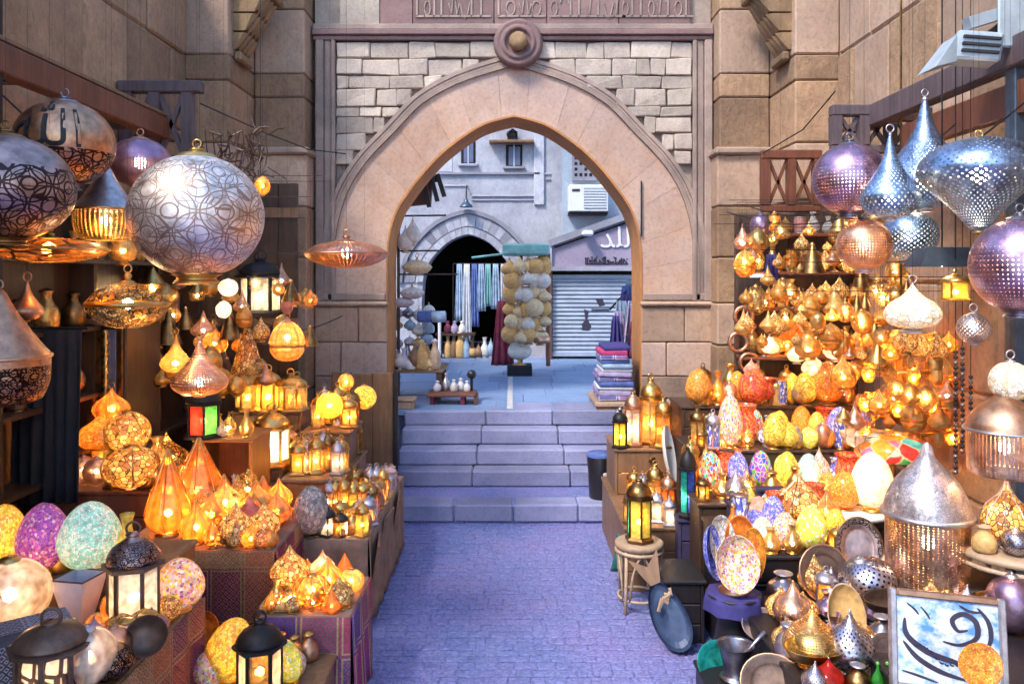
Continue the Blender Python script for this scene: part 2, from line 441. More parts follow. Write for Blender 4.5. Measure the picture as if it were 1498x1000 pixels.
# ---------------------------------------------------------------- mesh helpers
def link(name, mesh, mat=None, parent=None, loc=None, rot=None, scale=None):
    o = bpy.data.objects.new(name, mesh)
    COL.objects.link(o)
    if mesh is not None and mat is not None and not mesh.materials:
        mesh.materials.append(M[mat] if isinstance(mat, str) else mat)
    elif mesh is not None and mat is not None:
        mm = M[mat] if isinstance(mat, str) else mat
        if mesh.materials[0] != mm:                      # shared mesh, own material
            o.material_slots[0].link = 'OBJECT'
            o.material_slots[0].material = mm
    if parent is not None: o.parent = parent
    if loc is not None: o.location = loc
    if rot is not None: o.rotation_euler = rot
    if scale is not None: o.scale = scale
    return o
def thing(name, label, cat, loc=(0, 0, 0), rot=(0, 0, 0), group=None):
    o = bpy.data.objects.new(name, None)
    COL.objects.link(o)
    o.empty_display_size = .1
    o.location = loc; o.rotation_euler = rot
    return tag(o, label, cat, group)
def tag(o, label, cat, group=None, kind=None):
    o['label'] = label
    if cat: o['category'] = cat
    if group: o['group'] = group
    if kind: o['kind'] = kind
    return o
def struct(o):
    o['kind'] = 'structure'
    return o
def me_from(name, v, f, smooth=False, uv=None):
    me = bpy.data.meshes.new(name)
    me.from_pydata(v, [], f)
    if uv is not None:
        ul = me.uv_layers.new(name='UVMap')
        for l in me.loops: ul.data[l.index].uv = uv(me.vertices[l.vertex_index].co)
    if smooth:
        for p in me.polygons: p.use_smooth = True
    me.update()
    return me
class MB:
    def __init__(s): s.v = []; s.f = []
    def add(s, v, f):
        k = len(s.v); s.v += [tuple(x) for x in v]; s.f += [tuple(i + k for i in g) for g in f]
    def box(s, x0, x1, y0, y1, z0, z1):
        s.add([(x0, y0, z0), (x1, y0, z0), (x1, y1, z0), (x0, y1, z0), (x0, y0, z1), (x1, y0, z1), (x1, y1, z1), (x0, y1, z1)],
              [(0, 3, 2, 1), (4, 5, 6, 7), (0, 1, 5, 4), (1, 2, 6, 5), (2, 3, 7, 6), (3, 0, 4, 7)])
    def bar(s, a, b, w, h=None):
        """square bar from a to b"""
        a = Vector(a); b = Vector(b); h = h or w
        d = (b - a).normalized()
        u = d.cross(Vector((0, 0, 1)))
        if u.length < .01: u = d.cross(Vector((0, 1, 0)))
        u.normalize(); n = u.cross(d).normalized()
        q = []
        for p in (a, b):
            q += [p + u * w / 2 + n * h / 2, p - u * w / 2 + n * h / 2, p - u * w / 2 - n * h / 2, p + u * w / 2 - n * h / 2]
        s.add(q, [(0, 1, 2, 3), (7, 6, 5, 4), (0, 4, 5, 1), (1, 5, 6, 2), (2, 6, 7, 3), (3, 7, 4, 0)])
    def tube(s, pts, r, seg=6):
        pts = [Vector(p) for p in pts]; rings = []
        for i, p in enumerate(pts):
            d = (pts[min(i + 1, len(pts) - 1)] - pts[max(i - 1, 0)])
            if d.length < 1e-6: d = Vector((0, 0, 1))
            d.normalize()
            u = d.cross(Vector((0, 0, 1)))
            if u.length < .05: u = d.cross(Vector((0, 1, 0)))
            u.normalize(); n = u.cross(d)
            rr = r[i] if isinstance(r, (list, tuple)) else r
            rings.append([p + (u * math.cos(2 * math.pi * k / seg) + n * math.sin(2 * math.pi * k / seg)) * rr for k in range(seg)])
        v = [q for g in rings for q in g]; f = []
        for i in range(len(pts) - 1):
            for k in range(seg):
                a = i * seg + k; b = i * seg + (k + 1) % seg
                f.append((a, b, b + seg, a + seg))
        f.append(tuple(range(seg))[::-1]); f.append(tuple(range((len(pts) - 1) * seg, len(pts) * seg)))
        s.add(v, f)
    def mesh(s, name, smooth=False):
        me = me_from(name, s.v, s.f, smooth)
        bm = bmesh.new(); bm.from_mesh(me)
        bmesh.ops.recalc_face_normals(bm, faces=bm.faces)
        ul = bm.loops.layers.uv.new('UVMap')
        for f in bm.faces:
            n = f.normal
            for l in f.loops:
                c = l.vert.co
                l[ul].uv = (c.x, c.z) if abs(n.y) >= max(abs(n.x), abs(n.z)) else ((c.y, c.z) if abs(n.x) >= abs(n.z) else (c.x, c.y))
        bm.to_mesh(me); bm.free()
        return me
def box_me(name, x0, x1, y0, y1, z0, z1, bev=0.0, jit=0.0, rnd=RND, seg=1):
    b = MB(); b.box(x0, x1, y0, y1, z0, z1)
    me = b.mesh(name)
    if bev or jit:
        bm = bmesh.new(); bm.from_mesh(me)
        if jit:
            for v in bm.verts: v.co += Vector((rnd.uniform(-jit, jit), rnd.uniform(-jit, jit), rnd.uniform(-jit, jit)))
        if bev: bmesh.ops.bevel(bm, geom=bm.edges[:], offset=bev, segments=seg, affect='EDGES', profile=.6)
        bm.to_mesh(me); bm.free()
    return me
def spline(pts, n=4):
    """Catmull-Rom through 2-D points"""
    if len(pts) < 3: return list(pts)
    o = []
    for i in range(len(pts) - 1):
        p0 = pts[max(i - 1, 0)]; p1 = pts[i]; p2 = pts[i + 1]; p3 = pts[min(i + 2, len(pts) - 1)]
        for k in range(n):
            t = k / n
            o.append(tuple(.5 * (2 * b + (c - a) * t + (2 * a - 5 * b + 4 * c - d) * t * t + (3 * b - a - 3 * c + d) * t ** 3) for a, b, c, d in zip(p0, p1, p2, p3)))
    o.append(tuple(pts[-1]))
    return o
def lathe(name, prof, seg=24, n=3, smooth=True, curve=True, flute=0.0, nf=8):
    """surface of revolution; prof = (radius, z) from bottom to top"""
    p = spline(prof, n) if curve else list(prof)
    p = [(max(r, .0005), z) for r, z in p]
    L = [0.0]
    for i in range(1, len(p)): L.append(L[-1] + math.hypot(p[i][0] - p[i - 1][0], p[i][1] - p[i - 1][1]))
    me = bpy.data.meshes.new(name)
    v = []; f = []; uv = []
    for r, z in p:
        for k in range(seg):
            a = 2 * math.pi * k / seg
            rr = r * (1 + flute * math.cos(nf * a))
            v.append((rr * math.cos(a), rr * math.sin(a), z))
    for i in range(len(p) - 1):
        for k in range(seg):
            a = i * seg + k; b = i * seg + (k + 1) % seg
            f.append((a, b, b + seg, a + seg))
            u0, u1, v0, v1 = k / seg, (k + 1) / seg, L[i] / L[-1], L[i + 1] / L[-1]
            uv += [(u0, v0), (u1, v0), (u1, v1), (u0, v1)]
    me.from_pydata(v, [], f)
    ul = me.uv_layers.new(name='UVMap')
    for i, q in enumerate(uv): ul.data[i].uv = q
    if smooth:
        for g in me.polygons: g.use_smooth = True
    me.update()
    return me
_unit = {}
def unit(key, fn):
    if key not in _unit: _unit[key] = fn()
    return _unit[key]
def torus_me(name, R, r, seg=16, rs=6):
    v = []; f = []
    for i in range(seg):
        a = 2 * math.pi * i / seg
        for j in range(rs):
            b = 2 * math.pi * j / rs
            v.append(((R + r * math.cos(b)) * math.cos(a), r * math.sin(b), (R + r * math.cos(b)) * math.sin(a)))
    for i in range(seg):
        for j in range(rs):
            f.append((i * rs + j, ((i + 1) % seg) * rs + j, ((i + 1) % seg) * rs + (j + 1) % rs, i * rs + (j + 1) % rs))
    return me_from(name, v, f, True)
def ico_me(sub=2, r=1.0):
    me = bpy.data.meshes.new('bulb')
    bm = bmesh.new(); bmesh.ops.create_icosphere(bm, subdivisions=sub, radius=r)
    for f in bm.faces: f.smooth = True
    bm.to_mesh(me); bm.free()
    return me
def strip_solid(name, a, b, y0, y1):
    """solid between two (x,z) polylines of equal length, from depth y0 to y1"""
    n = len(a); v = []; f = []
    for (x, z), (u, w) in zip(a, b):
        v += [(x, y0, z), (u, y0, w), (x, y1, z), (u, y1, w)]
    for i in range(n - 1):
        k = 4 * i; m = k + 4
        f += [(k, k + 1, m + 1, m), (k + 2, m + 2, m + 3, k + 3), (k, m, m + 2, k + 2), (k + 1, k + 3, m + 3, m + 1)]
    f += [(0, 2, 3, 1), (4 * n - 4, 4 * n - 3, 4 * n - 1, 4 * n - 2)]
    b_ = MB(); b_.add(v, f)
    return b_.mesh(name)
def arch_wall(name, pts, x0, x1, z0, z1, y0, y1):
    """wall with an arched opening; pts = intrados from left foot to right foot"""
    b = MB()
    xl, xr = pts[0][0], pts[-1][0]
    b.box(x0, xl, y0, y1, z0, z1); b.box(xr, x1, y0, y1, z0, z1)
    up = [(p[0], z1) for p in pts]
    q = [(a, c) for a, c in zip(pts, up)]
    # drop the vertical jamb runs (no wall above them)
    s = 0
    while abs(pts[s + 1][0] - xl) < 1e-4: s += 1
    e = len(pts) - 1
    while abs(pts[e - 1][0] - xr) < 1e-4: e -= 1
    me = strip_solid('t', [p for p in pts[s:e + 1]], up[s:e + 1], y0, y1)
    b.add([vv.co for vv in me.vertices], [tuple(p.vertices) for p in me.polygons])
    bpy.data.meshes.remove(me)
    return b.mesh(name)
def text_mesh(body, size, depth=0.0, res=3):
    cu = bpy.data.curves.new('t', 'FONT'); cu.body = body; cu.size = size; cu.extrude = depth; cu.resolution_u = res
    cu.align_x = 'CENTER'; cu.align_y = 'CENTER'
    o = bpy.data.objects.new('t', cu); COL.objects.link(o)
    dg = bpy.context.evaluated_depsgraph_get(); dg.update()
    me = bpy.data.meshes.new_from_object(o.evaluated_get(dg))
    bpy.data.objects.remove(o); bpy.data.curves.remove(cu)
    return me
# ---------------------------------------------------------------- ground, steps, plaza
PLAZA = .86
g = struct(link('ground', me_from('ground', [(-60, -60, 0), (60, -60, 0), (60, 60, 0), (-60, 60, 0)], [(0, 1, 2, 3)]), 'cobble_floor'))
# small setts of the lane: the 300 nearest ones singly, the rest as one sheet of stones
rcb = random.Random(41)
setts = []
d = 4.35
while d < 7.72:
    ln = rcb.uniform(.075, .1); x = -1.3 + rcb.uniform(-.1, 0)
    while x < 1.3:
        w = rcb.uniform(.085, .15); setts.append((x, d, w, ln)); x += w
    d += ln
def sett(b, x, d, w, ln, ox=0, oy=0):
    g = .003; z = .007 + rcb.uniform(-.0025, .003); e = .012
    j = [rcb.uniform(-.006, .006) for _ in range(8)]
    o = [(x + g + j[0], d + g + j[1]), (x + w - g + j[2], d + g + j[3]), (x + w - g + j[4], d + ln - g + j[5]), (x + g + j[6], d + ln - g + j[7])]
    cx, cy = x + w / 2, d + ln / 2
    i = [(p[0] + (e if p[0] < cx else -e), p[1] + (e if p[1] < cy else -e)) for p in o]
    b.add([(p[0] - ox, p[1] - oy, .001) for p in o] + [(p[0] - ox, p[1] - oy, z * .6) for p in o] + [(p[0] - ox, p[1] - oy, z + rcb.uniform(-.001, .001)) for p in i],
          [(k, (k + 1) % 4, (k + 1) % 4 + 4, k + 4) for k in range(4)] + [(k + 4, (k + 1) % 4 + 4, (k + 1) % 4 + 8, k + 8) for k in range(4)] + [(8, 9, 10, 11)])
vis = [s_ for s_ in setts if s_[1] > 4.62 and -.85 < s_[0] < .9]
first = set(vis[:300])
rest = MB()
for s_ in setts:
    if s_ in first:
        bb = MB(); sett(bb, *s_); link('paving_sett', bb.mesh('paving_sett'), 'cobble_floor', g)
    else: sett(rest, *s_)
ro = link('paving_setts', rest.mesh('paving_setts'), 'cobble_floor', g); ro['kind'] = 'stuff'
b = struct(link('low_step', box_me('low_step', -3.2, 3.2, 7.77, 9.6, -.05, .18, .018), 'cobble_floor'))
steps = thing('stone_steps', 'four worn grey stone steps rising to the archway', 'steps')
for i in range(4):
    z = .18 + .17 * (i + 1); d0 = 8.42 + .25 * i
    cuts = [-1.24, -.42 + .04 * i, .62 - .05 * i, 1.62]
    for k in range(3):
        link('step_slab', box_me('step_slab', cuts[k] + .003, cuts[k + 1] - .003, d0 + RND.uniform(-.006, .006), d0 + .6, z - .165, z + RND.uniform(-.004, .004), .014, .003), 'step_stone', steps)
x = -1.9
while x < 1.9:
    w = RND.uniform(.5, .8)
    link('kerb_stone', box_me('kerb_stone', x + .004, x + w - .004, 7.735 + RND.uniform(-.006, .006), 8.02, .02, .192 + RND.uniform(-.004, .004), .016, .004), 'step_stone', b)
    x += w
pl = struct(link('plaza', box_me('plaza', -14, 14, 9.45, 40, -.1, PLAZA - .012), 'step_stone'))
# paving slabs of the plaza, laid as far as they can be told apart
d = 9.19
while d < 15.2:
    ln = RND.uniform(.5, .75)
    x = -2.9 + RND.uniform(-.4, 0)
    while x < 2.9:
        w = RND.uniform(.6, 1.15)
        if not (d < 9.9 and (x < -1.45 or x + w > 1.45)):
            link('paving_slab', box_me('paving_slab', x + .004, x + w - .004, d + .004, d + ln - .004, PLAZA - .06, PLAZA + RND.uniform(-.003, .003), .006), 'paving', pl)
        x += w
    d += ln
tw = link('gutter_strip', box_me('gutter_strip', -.06, .01, 9.3, 12.2, PLAZA + .004, PLAZA + .008), 'ceramic_white', pl)

# ---------------------------------------------------------------- the gate
GD = 9.4
def gx(px): return (px - CX) / F * GD
def gz(py): return EYE - (py - HY) / F * GD
half = [(0, 169), (28, 175), (56, 186), (99, 216), (132, 249), (163, 290), (176, 314), (184, 344), (187, 380)]
intr_r = [(x / F * GD, gz(y)) for x, y in spline(half, 3)]
ext_half = [(0, 97), (22, 103), (80, 122), (134, 152), (174, 193), (210, 230), (233, 262), (248, 293), (258, 330), (263, 372), (264, 405), (264, 440)]
ext_r = [(x / F * GD, gz(y)) for x, y in spline(ext_half, 3)]
def resample(p, n):
    L = [0]
    for i in range(1, len(p)): L.append(L[-1] + math.hypot(p[i][0] - p[i - 1][0], p[i][1] - p[i - 1][1]))
    o = []
    for k in range(n):
        s = L[-1] * k / (n - 1); i = 1
        while i < len(L) - 1 and L[i] < s: i += 1
        t = (s - L[i - 1]) / max(L[i] - L[i - 1], 1e-9)
        o.append((p[i - 1][0] + (p[i][0] - p[i - 1][0]) * t, p[i - 1][1] + (p[i][1] - p[i - 1][1]) * t))
    return o
GC = gx(752)
def both(r):            # right half (from apex down) -> full line, left foot to right foot
    return [(GC - x, z) for x, z in r[::-1]] + [(GC + x, z) for x, z in r[1:]]
intr = both(intr_r)
ZI = gz(440)
jamb = intr_r[-1][0]
full_in = [(GC - jamb, 0.3)] + intr + [(GC + jamb, 0.3)]
gate = thing('stone_gateway', 'old stone gateway with a pointed plastered arch above the steps', 'gateway', (0, GD, 0))
def gpart(name, me, mat, par=None):
    o = link(name, me, mat, par or gate)
    if par is None: o.location = (0, -GD, 0)
    return o
gpart('wall', arch_wall('wall', full_in, -2.34, 2.36, .3, 7.2, GD + .06, GD + .66), 'rubble_mortar')
# soffit lining just inside the opening, its orange lamp glow painted in
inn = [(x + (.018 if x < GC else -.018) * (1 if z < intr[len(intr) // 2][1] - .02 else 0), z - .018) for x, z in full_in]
gpart('soffit', strip_solid('soffit', inn, full_in, GD - .012, GD + .68), 'soffit_lamplit')
# plastered face of the arch
N = 40
low_in = resample(intr_r + [(jamb, ZI)], N)
low_ex = resample(ext_r, N)
fin, fex = both(low_in), both(low_ex)
nv = 17; M_ = len(fin) - 1
for k in range(nv):      # the rendered face still shows its seventeen big voussoirs as hairline joints
    i0, i1 = round(M_ * k / nv), round(M_ * (k + 1) / nv)
    me = strip_solid('arch_voussoir', fin[i0:i1 + 1], fex[i0:i1 + 1], GD + RND.uniform(-.004, .004), GD + .08)
    c_ = sum((v.co for v in me.vertices), Vector()) / len(me.vertices)
    for v in me.vertices: v.co += (c_ - v.co).normalized() * .0022
    gpart('arch_voussoir', me, 'plaster_pink')
# double rope moulding round the arch, and its outer fillet
for off, wid, pr in ((0, .055, .035), (.062, .035, .02), (.102, .05, .03)):
    a = [(x * (1 + off / 2.1), z + off * max(0, (z - 3.0)) / 1.9) for x, z in low_ex]
    c = [(x * (1 + (off + wid) / 2.1), z + (off + wid) * max(0, (z - 3.0)) / 1.9) for x, z in low_ex]
    gpart('arch_moulding', strip_solid('arch_moulding', both(a), both(c), GD - pr, GD + .07), 'molding_grey')
# incised joints between the plastered voussoirs do not show; the spandrels are rubble stones
def ext_x(z):
    z = z + .0
    for (x0, z0), (x1, z1) in zip(ext_r, ext_r[1:]):
        if z0 >= z >= z1: return x0 + (x1 - x0) * (z0 - z) / max(z0 - z1, 1e-6)
    return 0 if z > ext_r[0][1] else ext_r[-1][0]
z = gz(62)
rs = random.Random(5)
FR = 2.10
while z > ZI + .15:
    hgt = rs.uniform(.12, .24)
    z1 = max(z - hgt, ZI + .02)
    for side in (-1, 1):
        xi = ext_x(z1 - .0) * (1 + .165 / 2.1) + .0
        if z1 > ext_r[0][1] - .25: xi = max(xi, .02)
        xi = min(xi, FR)
        x = FR
        while x > xi + .05:
            w = rs.uniform(.14, .5)
            xe = max(x - w, xi)
            if xe - xi < .1: xe = xi
            a, c = GC + side * xe, GC + side * x
            if a > c: a, c = c, a
            me = box_me('rubble_stone', a + .004, c - .004, GD - rs.uniform(.0, .02), GD + .1, z1 + .004, z - .004, .011, .013, rs)
            for p in me.polygons: p.use_smooth = False
            gpart('rubble_stone', me, 'rubble')
            x = xe
    z = z1
# square frame round the arch, string course, inscription
for s in (-1, 1):
    for k, (a, c, pr) in enumerate(((2.105, 2.15, .05), (2.155, 2.235, .025), (2.24, 2.33, .06))):
        x0, x1 = sorted((GC + s * a, GC + s * c))
        gpart('frame_moulding', box_me('frame_moulding', x0, x1, GD - pr, GD + .07, ZI, gz(60), .008), 'molding_grey')
for k, (y0, y1, pr) in enumerate(((60, 54, .05), (53.4, 46, .09), (45.4, 37, .06))):
    gpart('string_course', box_me('string_course', -2.34, 2.36, GD - pr, GD + .07, gz(y0), gz(y1), .008), 'band_red' if k < 2 else 'molding_grey')
xx = gx(556)
ends = [gx(497), gx(556), gx(604), gx(723), gx(800), gx(905), gx(1010)]
for a, c in zip(ends, ends[1:]):
    gpart('inscription_slab', box_me('inscription_slab', a + .004, c - .004, GD - .02, GD + .07, gz(36.5), 6.15, .006), 'rubble' if a < -2 else 'band_red')
# carved lettering: tall shafts over a knotted base line with curls and dots
rl = random.Random(3)
def lettering(name, x0, x1, z0, h, y, mat, par, th=.022, dep=.014):
    b = MB(); x = x0
    while x < x1:
        k = rl.random(); w = h * rl.uniform(.12, .2)
        if k < .5:
            hh = h * rl.uniform(.75, 1.0)
            b.box(x, x + th, y - dep, y + .01, z0 + .12 * h, z0 + hh)
            b.add([(x - th * .8, y - dep, z0 + hh), (x + th, y - dep, z0 + hh - th), (x + th, y - dep, z0 + hh + th), (x - th * .8, y + .01, z0 + hh)], [(0, 1, 2), (0, 2, 3)])
        elif k < .8:
            pts = [(x + w * .6 + w * .55 * math.cos(a), y - dep * .4, z0 + h * .3 + h * .16 * math.sin(a)) for a in [i * .7 for i in range(10)]]
            b.tube(pts, th * .45, 4); w *= 1.5
        else:
            pts = [(x + w * 1.5 * t, y - dep * .4, z0 + h * (.42 + .35 * math.sin(3.1 * t) * (1 if rl.random() < .5 else -1))) for t in (0, .25, .5, .75, 1)]
            b.tube(pts, th * .5, 4); w *= 1.4
        if rl.random() < .5:
            zz = z0 + h * rl.uniform(.5, .95); b.box(x + w * .5, x + w * .5 + th * 1.1, y - dep, y + .01, zz, zz + th * 1.1)
        b.box(x, x + w + th, y - dep, y + .01, z0 + h * .1, z0 + h * .1 + th)
        x += w + th * .5
    return link(name, b.mesh(name), mat, par)
for a, c in zip(ends[2:], ends[3:]):
    o = lettering('inscription', a + .04, c - .06, gz(33), .52, GD - .02, 'molding_grey', gate); o.location = (0, -GD, 0)
# round boss over the apex
bx, bz = gx(758), gz(67)
boss = link('boss', lathe('boss', [(.0, 0), (.27, 0), (.275, .05), (.25, .085), (.21, .07), (.19, .1), (.15, .09), (.14, .06), (0, .06)], 32, 2), 'band_red', gate)
boss.rotation_euler = (rad(90), 0, 0); boss.location = (bx, -.07, bz)
kn = link('knob', lathe('knob', [(0, 0), (.095, .01), (.11, .06), (.09, .12), (.05, .145), (0, .15)], 20, 2), 'corbel_ochre', boss, (0, 0, .055))
# upper wall blocks, impost and jamb blocks
for s in (-1, 1):
    x0, x1 = sorted((GC + s * (jamb - .025), GC + s * 2.36))
    gpart('impost', box_me('impost', x0 + .002, x1 - .002, GD - .07, GD + .05, ZI - .06, ZI - .004, .02), 'ashlar_pink')
    gpart('impost_band', box_me('impost_band', x0 + .03, x1 - .03, GD - .035, GD + .05, ZI + .004, ZI + .09, .012), 'molding_grey')
    zz = ZI - .066
    for k, hh in enumerate((.42, .4, .26, .55, .6)):
        cut = [x0 + .012, x0 + (x1 - x0) * (.36 if k % 2 else .6), x1 - .012]
        if k in (2,): cut = [cut[0], cut[-1]]
        for a, c in zip(cut, cut[1:]):
            gpart('jamb_block', box_me('jamb_block', a + .004, c - .004, GD - RND.uniform(.02, .035), GD + .3, max(zz - hh, .2) + .004, zz - .004, .012, .003), 'plaster_pink' if k in (1, 3) else 'ashlar_pink')
        zz -= hh
cr = gpart('iron_tie', box_me('iron_tie', gx(937) , gx(938.6), GD - .03, GD - .002, gz(345), gz(265)), 'iron')

# ---------------------------------------------------------------- piers beside the gate (stepped, large blocks)
def pier(side, label):
    t = thing('stone_pier', label, 'pier', (side * 2.85, 8.9, 0))
    inv = Matrix.Translation((-side * 2.85, -8.9, 0))
    def add(name, me, mat):
        me.transform(inv); return link(name, me, mat, t)
    courses = [0, .55, 1.1, 1.62, 2.1, 2.62, 3.2, 3.8, 4.45, 4.72, 5.45, 6.1, 6.8, 7.4]
    for k, (a, c) in enumerate(zip(courses, courses[1:])):
        for (u0, u1, y0, y1) in ((2.95, 3.42, 8.3, 9.2), (2.37, 2.944, 9.09, 9.75)):
            if side < 0: u0, u1 = u0, u1 + .0
            sh = .0 if c > 3.84 else .035 * (u0 < 2.9)
            x0, x1 = sorted((side * (u0 - sh), side * u1))
            me = box_me('ashlar_block', x0, x1, y0 - sh, y1, a + .004, c - .004, .016, .003)
            add('ashlar_block', me, 'ashlar_brown' if k % 3 else 'ashlar_pink')
    x0, x1 = sorted((side * 2.38, side * 3.4)); add('core', box_me('core', *sorted((side * 2.99, side * 3.4)), 8.36, 9.15, 0, 7.4), 'mortar_tan')
    add('core', box_me('core', *sorted((side * 2.43, side * 3.1)), 9.16, 9.74, 0, 7.4), 'mortar_tan')
    x0, x1 = sorted((side * 2.30, side * 2.96))
    add('capital', box_me('capital', x0, x1, 8.99, 9.4, 3.79, 3.87, .02), 'mortar_tan')
    # muqarnas corbel: three tiers of little niches stepping out
    for tier in range(3):
        for k in range(4 - 0):
            cx = 8.62 + (k - 1.5) * .11; zz = 4.8 + tier * .2
            w = .052
            b = MB(); y1 = 3.0; y0 = 2.84 - tier * .1
            b.add([(cx - w, y1, zz), (cx + w, y1, zz), (cx + w, y0 + .08, zz), (cx - w, y0 + .08, zz), (cx - w, y1, zz + .14), (cx + w, y1, zz + .14), (cx + w * .9, y0, zz + .14), (cx - w * .9, y0, zz + .14), (cx, y0 - .05, zz + .14), (cx, y0 + .05, zz + .03)],
                  [(0, 1, 2, 9, 3), (4, 7, 8, 6, 5), (0, 4, 5, 1), (1, 5, 6, 2), (3, 7, 4, 0), (2, 6, 8, 9), (3, 9, 8, 7)])
            b.v = [(side * q[1], q[0], zz + (q[2] - zz) * 1.3) for q in b.v]
            add('muqarnas_niche', b.mesh('muqarnas_niche'), 'corbel_ochre')
    add('corbel_slab', box_me('corbel_slab', *sorted((side * 2.55, side * 2.945)), 8.36, 8.9, 5.4, 5.5, .02), 'corbel_ochre')
    add('corbel_foot', box_me('corbel_foot', *sorted((side * 2.86, side * 2.945)), 8.42, 8.82, 4.69, 4.79, .02), 'corbel_ochre')
    return t
pier(-1, 'stepped brown stone pier with carved corbel left of the gateway')
pier(1, 'stepped brown stone pier with carved corbel right of the gateway')

# ---------------------------------------------------------------- side walls of big tooled blocks
def side_wall(side, label):
    t = thing('stone_wall', label, 'wall', (side * 3.6, 4, 0))
    inv = Matrix.Translation((-side * 3.6, -4, 0))
    def add(name, me, mat):
        me.transform(inv); return link(name, me, mat, t)
    rr = random.Random(20 + side)
    add('core', box_me('core', *sorted((side * 3.425, side * 3.9)), -2, 8.9, 0, 5.66), 'mortar_tan')
    zc = [0, .75, 1.55, 2.35, 3.1, 3.9, 4.7, 5.66]
    for k, (a, c) in enumerate(zip(zc, zc[1:])):
        y = 8.29 - (.35 if k % 2 else 0)
        ys = [8.29] + ([y] if k % 2 else [])
        while y > -1.6:
            y -= rr.uniform(.7, 1.05); ys.append(y)
        for y1, y0 in zip(ys, ys[1:]):
            p = rr.uniform(-.008, .014)
            x0, x1 = sorted((side * (3.4 - p), side * 3.5))
            add('ashlar_block', box_me('ashlar_block', x0, x1, y0 + .009, y1 - .009, a + .009, c - .009, .02, .005, rr), 'ashlar_brown' if side < 0 or rr.random() < .4 else 'ashlar_pink')
    return t
side_wall(-1, 'tall wall of big tooled stone blocks on the left side')
side_wall(1, 'tall wall of big tooled stone blocks on the right side')

hb = thing('wooden_hoarding', 'brown wooden boarding against the left jamb beside the steps', 'boarding', (-1.55, 8.3, .18))
for k in range(3): link('board', box_me('board', -.33 + .215 * k, -.118 + .215 * k, -.015, .015, 0, 1.22 + RND.uniform(-.02, .02), .005), 'wood_brown', hb)
link('edge_post', box_me('edge_post', .318, .36, -.03, .03, 0, 1.25, .005), 'wood_black', hb)
link('rail', box_me('rail', -.33, .316, .016, .05, .9, .98), 'wood_dark', hb)
